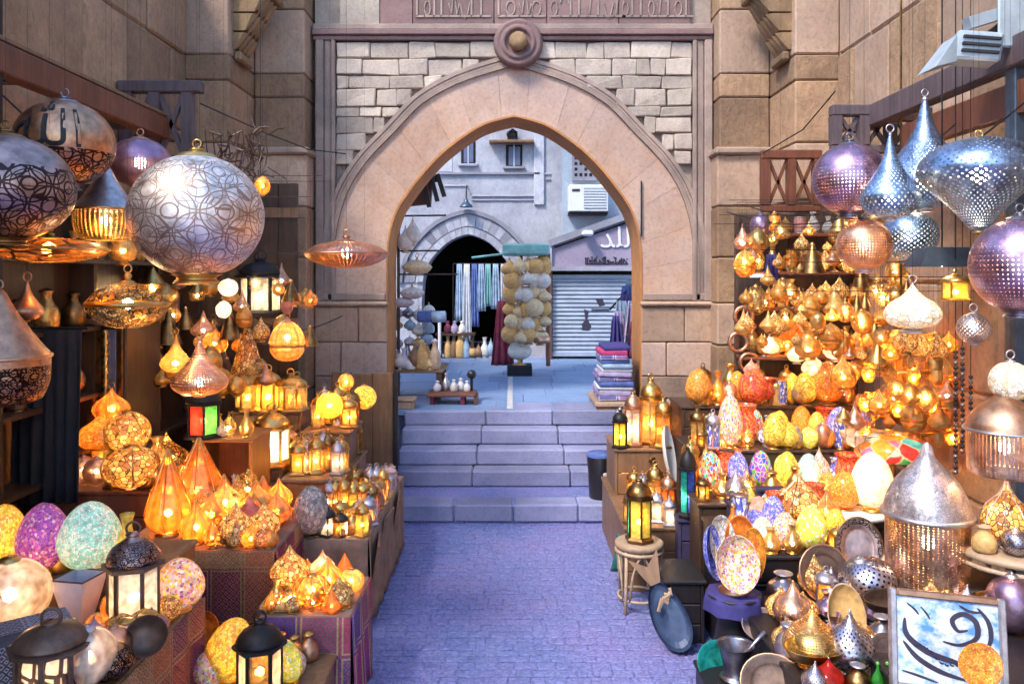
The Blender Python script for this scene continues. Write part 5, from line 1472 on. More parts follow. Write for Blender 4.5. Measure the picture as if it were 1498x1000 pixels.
gold = [('lantern', 'gold_glass', 'brass', 'bulb_warm'), ('lantern', 'amber', 'brass_dark', 'bulb_warm'), ('lantern', 'yellow_glass', 'brass', 'bulb_soft', 4), ('lantern', 'clear_glass', 'silver', 'bulb_soft', 4)]
row('S5c', 9, 448, 535, 622, (20, 30), (40, 64), 'small golden lantern, %s from left on the upper tier by the jamb', gold, 'golden lanterns on the upper tier')
row('S5b', 9, 420, 505, 690, (22, 32), (44, 64), 'small golden lantern, %s from left along the front of the middle tier', gold, 'golden lanterns on the middle tier')
row('S5b', 9, 440, 525, 660, (20, 28), (40, 60), 'small golden lantern, %s from left at the back of the middle tier', gold, 'golden lanterns on the middle tier')
row('S5', 8, 450, 548, 752, (20, 30), (40, 58), 'little lit lantern, %s from left in middle row of tan table', gold, 'lanterns on the tan table')
row('S5', 8, 495, 565, 728, (18, 26), (36, 52), 'little lit lantern, %s from left in rear row of tan table', gold, 'lanterns on the tan table')
pale = [('lantern', 'clear_glass', 'silver', None, 4), ('jar', 'rose_glass', 'ceramic_pink', None), ('lantern', 'white_glass', 'ceramic_pink', 'bulb_soft', 4)]
row('S5', 10, 535, 590, 712, (17, 22), (22, 34), 'pale pinkish glass votive, %s from left at the far aisle corner', pale, 'pale votives along the aisle')
row('S5', 8, 530, 575, 758, (17, 22), (22, 36), 'pale pinkish glass votive, %s from left at the near aisle corner', pale, 'pale votives along the aisle')
stand_l('S5', 479, 793, 26, 48, 'dark arched lantern, left of a pair on table edge', glass=('clear_glass',), frame='wood_black', bulb='bulb_soft', n=4)
stand_l('S5', 500, 793, 22, 38, 'dark arched lantern, smaller right one on table edge', glass=('clear_glass',), frame='wood_black', bulb=None, n=4)
stand_l('S5', 532, 792, 24, 56, 'bright yellow lantern on front corner of tan table', glass=('yellow_glass',), frame='brass', n=4)
S('S5', 'egg', 455, 788, 54, 74, 'mosaic_grey', 'mottled brown egg lamp left of the dark lantern pair', bulb=None, trim='tray_brown')
for k, (kd, px, py, w, h, mt, lb) in enumerate([
    ('onion', 424, 858, 56, 62, 'mosaic_honey', 'honey mosaic onion lamp at left of patchwork table'), ('ball', 456, 886, 54, 50, 'amber', 'glowing amber ball, front left on patchwork table'),
    ('onion', 480, 868, 48, 54, 'amber_ribbed', 'ribbed amber onion lamp in middle of patchwork table'), ('onion', 496, 886, 42, 44, 'mosaic_honey', 'brown honey onion lamp at front right of patchwork table'),
    ('ball', 514, 866, 38, 36, 'gold_glass', 'gold ball lamp at right edge of patchwork table'), ('onion', 472, 850, 38, 46, 'rose_glass', 'rosy onion lamp at back of patchwork table')]):
    S('S4', kd, px, py, w, h, mt, lb, bulb='bulb_warm' if k != 3 else 'bulb_soft')
crate(None, 'yellow lit tray box on left of patchwork table', -1.36, -1.2, 4.33, 4.5, .572, .62, 'straw', 'tray_box')
# front left
put('S1', 195, 921, 84, lambda x, y, d: lantern(x, y, 86, 158, d, 'large lantern with cream panes and dark domed roof, front left', ('white_glass', 'white_glass'), 'tray_brown', 'bulb_soft', detail=True, roofmat='bronze_chased', name='large_lantern'))
S('S1', 'egg', 266, 892, 72, 76, 'mosaic_pink', 'pink and yellow mosaic egg beside the large lantern', bulb='bulb_soft')
ps = put('S1', 116, 905, 60, lambda x, y, d: thing('tapered_lampshade', 'tapered lilac paper shade left of the large lantern', 'lampshade', W(x, y, d)))
link('shade', lathe('shade', [(.062, 0), (.1, .13), (.118, .2)], 4, 1, False, False), 'paper_lilac', ps, None, (0, 0, .6))
link('rim', lathe('rim', [(.118, .2), (.121, .205), (.116, .208)], 4, 1, False, False), 'tray_brown', ps, None, (0, 0, .6))
link('foot', lathe('foot', [(.05, -.0), (.055, .004), (.05, .01)], 4, 1, False, False), 'wood_orange', ps, None, (0, 0, .6))
S('S1', 'ball', 14, 925, 112, 116, 'smoke_swirl', 'large smoky glass ball at the left picture edge', trim='brass', bulb='bulb_soft')
put('S1', 75, 1015, 110, lambda x, y, d: lantern(x, y, 118, 120, d, 'squat wire caged lantern at the bottom left corner', ('lattice_dark',), 'tray_brown', 'bulb_soft', n=8))
S('S1', 'ball', 128, 1002, 82, 90, 'smoke_swirl', 'swirled smoky glass ball at bottom left', trim='silver', bulb='bulb_soft')
S('S1', 'ball', 166, 968, 52, 56, 'copper_pierced', 'small pierced copper ball in front of large lantern', trim='copper', bulb='bulb_soft')
d_ = on('S1', 958); dish(222, 931, 62, 56, d_, 'tray_brown', 'brown wooden bowl tipped up before the large lantern', BOWL, 'bowl', 62, 0, 'wooden_bowl', 'bowl')
b = MB(); b.box(-.16, .16, -.14, .14, 0, .16); ck = put('S1', 42, 975, 60, lambda x, y, d: tag(link('checked_box', b.mesh('checked_box'), 'checker', None, W(x, y, d), (0, 0, .7)), 'black and white checked box in the front left pile', 'box'))
S('S1b', 'egg', 6, 835, 66, 98, 'mosaic_yellow', 'bright yellow mosaic egg lamp at the left picture edge', bulb='bulb_warm')
S('S1b', 'egg', 64, 838, 74, 102, 'mosaic_purple', 'purple mosaic egg lamp between yellow and turquoise eggs', bulb='bulb_soft')
S('S1b', 'egg', 132, 838, 88, 104, 'mosaic_turquoise', 'pale turquoise mosaic egg lamp on the left', bulb='bulb_soft')
S('S1b', 'vase', 186, 838, 40, 86, 'yellow_glass', 'yellow glass vase lamp behind the large lantern roof', bulb='bulb_soft')
S('S1b', 'drop', 222, 836, 30, 60, 'orange_glass', 'small orange drop right of the large lantern roof', bulb='bulb_soft')
# low bench at the bottom
crate('S10', 'low bench of egg lamps and black lantern at picture bottom', -1.53, -.95, 3.5, 4.26, 0, .38, 'wood_brown', 'low_bench', 'bench')
d_ = on('S10', 995)
S('S10', 'egg', 322, 1000, 70, 100, 'mosaic_yellow', 'large yellow mosaic egg leaning at bottom left', bulb='bulb_warm', lean=(0, rad(16), 0))
S('S10', 'ball', 284, 1006, 52, 60, 'mosaic_pink', 'pink mosaic ball lamp left of the leaning yellow egg', bulb='bulb_soft')
dish(300, 925, 46, 60, d_ + .22, 'orange_glass', 'orange glass shell dish behind the leaning yellow egg', BOWL, 'bowl', 70, 10, 'shell_dish', 'dish')
S('S10', 'egg', 428, 1000, 38, 66, 'mosaic_lime', 'yellow green egg lamp right of black lantern', bulb='bulb_soft', lean=(0, rad(-10), 0))
put('S10', 380, 1018, 78, lambda x, y, d: lantern(x, y, 78, 124, d, 'black domed lantern with amber panes at picture bottom', ('amber', 'clear_glass'), 'iron', 'bulb_soft', detail=True, roofmat='iron', name='large_lantern'))
S('S1', 'ball', 235, 992, 66, 52, 'copper_chased', 'dark copper ball at bottom beside the yellow shell', trim='copper', bulb=None)
# things on the wall shelves
rng2 = random.Random(4)
surf('W1', -3.34, -3.12, 4.4, 7.9, 1.03); surf('W2', -3.34, -3.12, 4.4, 7.9, 1.53); surf('W3', -3.34, -3.12, 4.4, 7.9, 2.03); surf('W4', -3.34, -3.12, 4.4, 7.9, 2.53)
for key, nm in (('W2', 'second'), ('W3', 'third'), ('W4', 'top')):
    for k in range(8):
        d = 5.0 + 2.7 * (k + .5) / 8; px = CX + (-3.22) * F / d; z = SURF[key][4]
        w = rng2.uniform(.12, .17) * F / d; h = rng2.uniform(.2, .32) * F / d
        lamp(rng2.choice(['onion', 'vase', 'jar', 'pillar']), px, HY + F * (EYE - z) / d, w, h, d, rng2.choice(['brass_fine', 'copper_pierced', 'amber', 'tray_brown', 'brass_dark']), 'small dusty lamp, %s from left on the %s wall shelf' % (ORD[k], nm), trim='brass_dark', bulb='bulb_soft' if k % 3 == 0 else None, base=True, group='dusty lamps on the left wall shelves', name='shelf_lamp', cat='lamp')
# ----- more small goods crowding the left tables
amb = [('onion', 'amber', 'brass', 'bulb_warm'), ('onion', 'mosaic_honey', 'brass', 'bulb_warm'), ('onion', 'amber_ribbed', 'brass', 'bulb_warm'), ('ball', 'gold_filigree', 'brass', 'bulb_warm'), ('drop', 'orange_glass', 'brass', 'bulb_soft')]
row('S2', 7, 275, 415, 745, (34, 44), (44, 60), 'amber glass lamp, %s from left along the back of red textile table', amb, 'amber lamps at the back of the red textile table')
row('S4', 4, 405, 520, 846, (26, 34), (32, 42), 'small amber lamp, %s from left along the back of patchwork table', amb, 'amber lamps at the back of the patchwork table')
clut = [('jar', 'copper', 'brass', None), ('ball', 'amber', 'brass', 'bulb_soft'), ('onion', 'copper_pierced', 'copper', 'bulb_soft'), ('jar', 'mosaic_pink', 'brass', None), ('ball', 'mosaic_honey', 'brass', 'bulb_soft'), ('onion', 'purple_pierced', 'pewter', None)]
row('S1', 5, 20, 215, 985, (40, 58), (42, 60), 'small ware, %s from left in the front row of the left table', clut, 'small wares on the front left table')
row('S1', 5, 25, 250, 945, (36, 50), (40, 56), 'small ware, %s from left in the middle row of the left table', clut, 'small wares on the front left table')
row('S10', 4, 290, 450, 985, (28, 40), (30, 44), 'small ware, %s from left on the low bench at the bottom', clut, 'small wares on the low bench')
for k, (x, d, z, w, col) in enumerate(((-2.78, 4.55, .25, .34, 'cloth_lilac'), (-1.2, 4.95, .0, .3, 'textile_red'))):
    pass
rgh = random.Random(23)
for k in range(12):
    px = 225 + 235 * (k + .5) / 12 + rgh.uniform(-6, 6); py = rgh.choice([405, 440, 470, 500, 545]) + rgh.uniform(-12, 12); w = rgh.uniform(20, 34)
    kd, mt, bl = rgh.choice([('onion', 'brass_pierced', 'bulb_warm'), ('ball', 'mosaic_honey', 'bulb_soft'), ('tear', 'copper_pierced', 'bulb_soft'), ('globe', 'brass_fine', 'bulb_warm'), ('cone', 'tray_brown', None), ('onion', 'amber', 'bulb_soft')])
    H(kd, px, py, w, w * rgh.uniform(1.1, 1.5), 7.1 if k % 2 else 7.5, mt, 'small dim pendant, %s from left before the dark rear screen' % ORD[k], trim='brass', bulb=bl, group='small pendants at the rear of the left stall', top=3.3)
rod(-3.4, -1.7, 7.5, 3.3, 'iron rod right before the dark rear screen')
rod(-3.4, -1.7, 7.1, 3.302, 'iron rod of small pendants, nearer than the screen rod')
cu = sheet('dark_curtain', (-3.32, 5.3), (-2.86, 5.3), .9, 2.05, 'cloth_black', None, .03, 6, 40)
tag(cu, 'black curtain hanging behind the copper bell lamp at far left', 'curtain')
cr_ = thing('curtain_rod', 'short iron rod holding the black curtain', 'rod', (-3.4, 5.3, 2.06)); b = MB(); b.tube([(0, 0, 0), (.58, 0, 0)], .012, 6); link('rod', b.mesh('rod'), 'iron', cr_)
# ---------------------------------------------------------------- right stall
ZR = 5.3
bm_ = thing('timber_beam', 'long grey timber beam along the right wall above the lamps', 'beam', (3.0, 5.5, 3.66))
link('beam', box_me('beam', -.06, .06, -2.6, 1.4, -.02, .16, .01), 'wood_grey', bm_)
link('lower_board', box_me('lower_board', -.02, .06, -2.6, .6, -.3, -.1, .006), 'wood_red', bm_)
for y in (-2.2, -.6, .9): link('bracket', box_me('bracket', .062, .38, y, y + .09, .0, .1), 'wood_dark', bm_)
def lattice(label, x0, d, z, w, h, mat):
    t = thing('lattice_bracket', label, 'bracket', (x0, d, z))
    link('top_rail', box_me('top_rail', 0, w, -.05, .05, h - .09, h, .01), mat, t)
    link('bottom_rail', box_me('bottom_rail', 0, w, -.04, .04, .0, .07, .01), mat, t)
    n = max(2, round(w / .3)); s = (w - .08) / n
    for k in range(n + 1): link('stile', box_me('stile', s * k, s * k + .08, -.045, .045, .071, h - .091), mat, t)
    for k in range(n):
        for q in (0, 1):
            b = MB(); b.bar((s * k + .08, 0, .08 if q else h - .1), (s * (k + 1), 0, h - .1 if q else .08), .03); link('brace', b.mesh('brace'), mat, t)
    return t
lattice('grey timber lattice bracket jutting from the right wall', 2.64, 6.6, 3.42, .76, .4, 'wood_grey')
lattice('red brown lattice bracket near the right pier', 2.5, 8.0, 3.05, .6, .62, 'wood_red')
pp = thing('metal_post', 'blue grey metal post with arm at the right picture edge', 'post', (3.02, 4.75, 0))
link('post', box_me('post', -.05, .05, -.05, .05, 0, 4.25, .006), 'iron_blue', pp)
b = MB(); b.bar((.0, 0, 4.0), (-.32, -.02, 3.9), .07); link('arm', b.mesh('arm'), 'lamp_housing', pp)
link('plate', box_me('plate', -.16, .3, -.07, -.052, 3.75, 4.2, .01), 'lamp_housing', pp)
fl = thing('floodlight', 'grey louvred floodlight on the right post', 'floodlight', W(1425, 88, 4.7))
link('housing', box_me('housing', -.13, .12, -.08, .1, -.02, .15, .015), 'lamp_housing', fl, None, (0, rad(8), rad(-12)))
for k in range(3): link('fin', box_me('fin', -.1, .1, -.1, -.082, .02 + .04 * k, .035 + .04 * k), 'wire_black', fl, None, (0, rad(8), rad(-12)))
b = MB(); b.add([(-.13, -.05, .13), (-.27, -.09, -.06), (-.27, .13, -.06), (-.13, .1, .13), (-.13, -.05, -.02), (-.13, .1, -.02)], [(0, 1, 2, 3), (0, 4, 1), (3, 2, 5), (4, 5, 2, 1)]); link('hood', b.mesh('hood'), 'lamp_housing', fl)
b = MB(); b.bar((.08, .02, .14), (.24, .03, .26), .04); link('bracket', b.mesh('bracket'), 'iron', fl)
rod(1.7, 3.4, 4.6, ZR, 'iron rod over the steel top shaped lamp')
rod(1.7, 3.4, 5.0, ZR + .002, 'iron rod over the purple globe')
rod(1.7, 3.4, 5.4, ZR, 'iron rod over the big steel teardrop')
rod(1.9, 3.4, 4.25, ZR, 'iron rod at the right picture edge')
rod(1.4, 3.4, 6.2, ZR, 'iron rod over the brass chandelier')
rod(1.75, 3.4, 6.201, 2.98, 'low iron rod of gold pendants before the shelves')
rod(1.95, 3.4, 6.901, 2.95, 'low iron rod of gold pendants close to the shelves')
rod(1.9, 3.4, 7.301, 2.97, 'low iron rod of the orange discs')
rod(1.9, 3.4, 5.4, 2.5, 'low iron rod of the brass pendants, upper cluster')
rod(1.9, 3.4, 5.6, 2.3, 'low iron rod of the brass pendants, lower cluster')
rod(1.4, 3.4, 6.9, ZR - .002, 'iron rod over the row of white drops')
cb_ = thing('cable', 'thin dark cable from right pier to the grey bracket', 'cable', (2.38, 8.9, 3.75))
b = MB(); b.tube([(0, 0, 0), (.12, -.9, -.12), (.25, -1.7, -.02), (.32, -2.25, .2)], .006, 5); link('wire', b.mesh('wire'), 'wire_black', cb_)

H = lambda *a, **k: lamp(*a, top=k.pop('top', ZR), **k)
H('globe', 1243, 262, 106, 116, 5.0, 'purple_pierced', 'purplish pierced globe lamp, leftmost of the big right lamps', trim='pewter', bulb='bulb_soft')
H('tear', 1302, 258, 82, 130, 4.6, 'steel_pierced', 'small steel blue teardrop lamp overlapping the purplish globe', trim='silver', bulb='bulb_soft')
H('tear', 1353, 225, 124, 170, 5.4, 'steel_lattice', 'tall blue steel teardrop lamp at the upper right', trim='silver', bulb='bulb_soft')
H('top', 1432, 272, 166, 142, 4.6, 'steel_lattice', 'wide steel top shaped lamp with glowing pointed bottom', trim='brass', bulb='bulb_soft')
H('globe', 1264, 358, 78, 84, 5.0, 'copper_pierced', 'dull copper globe lamp below the purplish globe', trim='silver', bulb='bulb_soft')
H('globe', 1330, 345, 80, 82, 5.4, 'steel_pierced', 'blue steel globe lamp in the middle of right cluster', trim='silver', bulb='bulb_soft')
H('globe', 1492, 388, 134, 156, 4.25, 'purple_pierced', 'large purple pierced globe cut by the right edge', trim='pewter', bulb='bulb_soft')
H('onion', 1335, 450, 78, 74, 4.6, 'mosaic_white', 'white lit mosaic onion lamp hanging in the right stall', trim='silver', bulb='bulb_soft')
H('globe', 1424, 480, 46, 50, 4.6, 'silver_lattice', 'small silver lattice globe under the large purple one', trim='silver', bulb='bulb_soft')
H('ball', 1478, 556, 58, 64, 4.25, 'mosaic_white', 'white mosaic ball lamp near the right edge', trim='silver', bulb='bulb_soft')
H('dome', 1470, 628, 104, 130, 4.25, 'copper_pierced', 'copper dome lamp hanging at the right edge', trim='silver', roof='copper', bulb='bulb_soft')
H('globe', 1112, 330, 30, 40, 6.9, 'purple_pierced', 'small bluish globe near the right pier', trim='pewter', bulb=None)
H('ball', 1142, 338, 22, 26, 6.9, 'brass_fine', 'tiny brass ball beside small bluish globe', trim='brass', bulb='bulb_soft')
hd = thing('metal_hood', 'blue painted rectangular hood lamp right of the steel globe', 'lamp', W(1378, 390, 5.0))
b = MB(); b.add([(-.19, -.12, 0), (.19, -.12, 0), (.19, .12, 0), (-.19, .12, 0), (-.13, -.07, .12), (.13, -.07, .12), (.13, .07, .12), (-.13, .07, .12)], [(0, 1, 5, 4), (1, 2, 6, 5), (2, 3, 7, 6), (3, 0, 4, 7), (4, 5, 6, 7)])
link('hood', b.mesh('hood'), 'iron_blue', hd); b = MB(); b.tube([(0, 0, .12), (0, 0, ZR - hd.location.z)], .005, 5); link('cord', b.mesh('cord'), 'wire_black', hd)
link('bulb', bulb_me, 'bulb_soft', hd, (0, 0, .03), None, (.03, .03, .03))
lantern(1398, 418, 46, 44, 4.9, 'yellow box lantern hanging under the blue hood', ('yellow_glass',), 'brass', 'bulb_soft', n=4, base=False, top=ZR, spin=.78)
for k, (px, py, w, h, mt, kd) in enumerate([(1127, 500, 26, 36, 'white_glass', 'tear'), (1165, 516, 26, 32, 'white_glass', 'onion'), (1190, 534, 34, 40, 'clear_glass', 'onion'), (1223, 510, 34, 38, 'clear_glass', 'onion'), (1252, 498, 26, 32, 'gold_glass', 'onion'), (1099, 538, 22, 28, 'rose_glass', 'onion')]):
    H(kd, px, py, w, h, 6.9, mt, 'small bright glass drop, %s in the hanging row over the red egg' % ['leftmost of the white', 'second white', 'lowest clear', 'rightmost clear', 'gold', 'rosy'][k], trim='silver', bulb='bulb_soft', top=2.95)
for k, (px, py, w, h) in enumerate([(1148, 478, 42, 40), (1178, 482, 40, 36)]):
    H('disc', px, py, w, h, 7.3, 'orange_glass', 'orange glass disc lamp, %s of two over the yellow egg' % ['left', 'right'][k], trim='brass', bulb='bulb_warm', top=2.97)
rod(1.4, 3.4, 7.3, ZR, 'iron rod at the rear of the right stall')
# brass chandelier with tiers of little cups
ch = thing('chandelier', 'broad brass chandelier of many hanging cups in right stall', 'chandelier', W(1318, 640, 6.2))
co = Vector(ch.location)
b = MB(); b.tube([(0, 0, .4), (0, 0, ZR - co.z)], .01, 6); link('chain', b.mesh('chain'), 'brass_dark', ch)
link('stem', lathe('stem', [(.02, .1), (.06, .14), (.1, .2), (.05, .28), (.08, .36), (.03, .46), (.05, .62), (.02, .8)], 16, 2), 'brass', ch)
for z, R_o, n in ((.1, .38, 14), (.3, .28, 12), (.55, .36, 14), (.8, .26, 10)):
    tr = link('hoop', torus_me('hoop', R_o, .014, 28, 6), 'brass', ch, (0, 0, z), (rad(90), 0, 0))
    for k in range(n):
        a = 2 * math.pi * k / n
        o = link('cup', unit('cup', lambda: lathe('cup', [(0, 0), (.03, .01), (.05, .05), (.045, .1), (.03, .12)], 10, 2)), 'gold_glass' if k % 2 else 'amber', ch, (R_o * math.cos(a), R_o * math.sin(a), z - .1))
        if k % 2 == 0: link('bulb', bulb_me, 'bulb_warm', o, (0, 0, .055), None, (.018,) * 3)
    for k in range(4):
        a = math.pi / 2 * k + .4
        b = MB(); b.tube([(R_o * math.cos(a), R_o * math.sin(a), z), (.03 * math.cos(a), .03 * math.sin(a), z + .18)], .006, 5); link('arm', b.mesh('arm'), 'brass', ch)
# strings of dark beads
for k, (px, y0, y1, d) in enumerate(((1398, 505, 690, 4.9), (1408, 500, 660, 4.95), (1420, 540, 650, 4.9))):
    t = thing('bead_string', 'string of dark beads, %s of three beside the copper dome' % ['left', 'middle', 'right'][k], 'beads', W(px, y1, d), group='dark bead strings')
    L = (y1 - y0) / F * d; b = MB(); b.tube([(0, 0, 0), (0, 0, ZR - t.location.z)], .003, 4); link('thread', b.mesh('thread'), 'wire_black', t)
    n = int(L / .032)
    for i in range(n): link('bead', unit('bead', lambda: ico_me(1, .015)), 'pewter' if i % 3 == 0 else 'leather_black', t, (0, 0, .032 * i))
# shelves of gold lamps against the right rear
sh = thing('lamp_shelves', 'open timber shelves packed with gold lamps, right rear', 'shelf', (2.6, 7.62, 0))
for z in (1.62, 2.08, 2.42, 2.78): link('shelf', box_me('shelf', -.43, .75, -.16, .14, z, z + .03, .005), 'wood_red', sh)
for x in (-.43, .1, .72): link('upright', box_me('upright', x, x + .035, .1, .138, 0, 3.0), 'wood_dark', sh)
link('back', box_me('back', -.43, .75, .142, .16, 1.3, 3.0), 'wood_dark', sh)
link('light_tube', box_me('light_tube', -.45, -.15, -.19, -.165, 2.4, 2.42), 'tube_cool', sh)
for kk, z in (('Q1', 1.65), ('Q2', 2.11), ('Q3', 2.45), ('Q4', 2.81)): surf(kk, 2.2, 3.33, 7.47, 7.75, z)
shg = [('onion', 'amber', 'brass', 'bulb_warm'), ('ball', 'gold_filigree', 'brass', 'bulb_warm'), ('onion', 'gold_glass', 'brass', 'bulb_warm'), ('tulip', 'amber_ribbed', 'brass', 'bulb_warm'), ('lantern', 'gold_glass', 'brass', 'bulb_warm'), ('vase', 'brass_pierced', 'brass', 'bulb_warm'), ('onion', 'gold_glass', 'silver', 'bulb_soft')]
shg = [(a_, b_, c_, [None, 'bulb_soft', d_][i_ % 3]) for i_, (a_, b_, c_, d_) in enumerate(shg)]
def qy(key, d=7.6): return HY + F * (EYE - SURF[key][4]) / d
row('Q1', 12, 1090, 1300, qy('Q1'), (20, 28), (30, 46), 'gold lamp, %s from left on the lowest lamp shelf', shg, 'gold lamps on the rear shelves')
row('Q2', 14, 1090, 1300, qy('Q2'), (17, 25), (26, 40), 'gold lamp, %s from left on the second lamp shelf', shg, 'gold lamps on the rear shelves')
row('Q3', 14, 1090, 1300, qy('Q3'), (17, 25), (26, 42), 'gold lamp, %s from left on the third lamp shelf', shg, 'gold lamps on the rear shelves')
row('Q4', 9, 1120, 1300, qy('Q4'), (17, 25), (24, 36), 'dim lamp, %s from left on the top lamp shelf', [('onion', 'brass_fine', 'brass', None), ('vase', 'clear_glass', 'silver', None), ('ball', 'amber', 'brass', 'bulb_soft'), ('pillar', 'rose_glass', 'silver', None)], 'dim lamps on the top rear shelf')
# a front rank hanging from the rods fills the golden wall
rg4 = random.Random(91)
for ri, (y, n, x0, x1, d) in enumerate([(372, 7, 1150, 1300, 6.9), (430, 10, 1090, 1310, 6.9), (462, 9, 1085, 1300, 6.2)]):
    for k in range(n):
        px = x0 + (x1 - x0) * (k + .5) / n + rg4.uniform(-5, 5)
        w = rg4.uniform(20, 32)
        kd, mt, tr = rg4.choice([('onion', 'amber', 'brass'), ('ball', 'gold_filigree', 'brass'), ('tear', 'gold_glass', 'brass'), ('globe', 'brass_pierced', 'brass'), ('onion', 'mosaic_honey', 'brass'), ('disc', 'amber', 'brass'), ('ball', 'brass_fine', 'brass')])
        H(kd, px, y + rg4.uniform(-9, 9), w, w * (rg4.uniform(1.0, 1.35) if kd != 'disc' else .6), d, mt, 'glowing gold pendant, %s from left in the %s hanging row at right' % (ORD[k], ['upper', 'middle', 'lower'][ri]), trim=tr, bulb=rg4.choice(['bulb_warm', 'bulb_soft', 'bulb_soft', None]), group='gold pendants in the right stall', top=2.98 if d < 6.5 else 2.95)
for ri, (y, n, x0, x1, d) in enumerate([(505, 6, 1275, 1400, 5.4), (575, 5, 1270, 1395, 5.6)]):
    for k in range(n):
        px = x0 + (x1 - x0) * (k + .5) / n + rg4.uniform(-5, 5); w = rg4.uniform(22, 38)
        kd, mt = rg4.choice([('onion', 'mosaic_honey'), ('globe', 'brass_pierced'), ('ball', 'brass_fine'), ('tear', 'copper_pierced'), ('onion', 'amber')])
        H(kd, px, y + rg4.uniform(-14, 14), w, w * 1.2, d, mt, 'brass pendant, %s from left in the %s cluster before the chandelier' % (ORD[k], ['upper', 'lower'][ri]), trim='brass', bulb='bulb_warm' if k % 2 else 'bulb_soft', group='brass pendants before the chandelier', top=2.5 if d < 5.5 else 2.3)
rod(1.7, 3.4, 5.6, ZR + .003, 'iron rod before the brass chandelier')
dk = scarf(1128, 372, 412, 24, 7.2, 'cloth_violet', 'dark violet cloth hung on the right lamp shelves', 'cloth', 'cloth', None, .02)
for k, (px, py) in enumerate(((1088, 462), (1080, 500), (1096, 530))):
    o = link('copper_crescent', unit('cres', lambda: torus_me('copper_crescent', .085, .02, 18, 6)), 'copper', None, W(px, py, 7.5)); tag(o, 'copper ring ornament, %s of three on the pier face' % ['top', 'middle', 'lowest'][k], 'ornament', 'copper rings on the pier')
    b = MB(); b.tube([(0, 0, .085), (0, 0, (2.9 if k == 0 else 2.9) - o.location.z)], .003, 4); link('cord', b.mesh('cord'), 'wire_black', o)
rod(1.9, 3.0, 7.5, 2.9, 'short iron rod on front of the lamp shelves')

# ----- stands, tiers
crate('R8a', 'front wooden tier of mosaic lamps on the right', 1.32, 2.75, 5.62, 6.2, 0, .8, 'wood_dark')
crate('R8b', 'middle wooden tier of mosaic lamps on the right', 1.4, 2.85, 6.22, 6.78, 0, 1.05, 'wood_dark')
crate('R8c', 'rear wooden tier of mosaic lamps on the right', 1.45, 2.95, 6.8, 7.3, 0, 1.3, 'wood_dark')
crate('R2', 'dark wooden table of mosaic eggs in right foreground', 1.32, 2.12, 4.72, 5.5, 0, .75, 'wood_black', 'display_table', 'table')
crate('R9', 'long low table of golden lanterns by the right aisle', .86, 1.28, 6.05, 7.6, 0, .5, 'wood_brown', 'display_table', 'table')
crate('R9b', 'raised box of lanterns at the back of right aisle', .9, 1.38, 6.95, 7.58, .5, .9, 'wood_brown')
crate('R9c', 'dark pedestal under the tall blue lantern', 1.24, 1.4, 5.92, 6.1, 0, .6, 'cloth_purple', 'pedestal', 'pedestal')
crate('R9d', 'dark purple pedestal left of its darker neighbour', 1.47, 1.63, 5.3, 5.46, 0, .88, 'cloth_purple', 'pedestal', 'pedestal')
crate('R9e', 'dark pedestal behind the purple one', 1.72, 1.9, 5.54, 5.6, .752, .93, 'cloth_purple', 'pedestal', 'pedestal')
S = stand
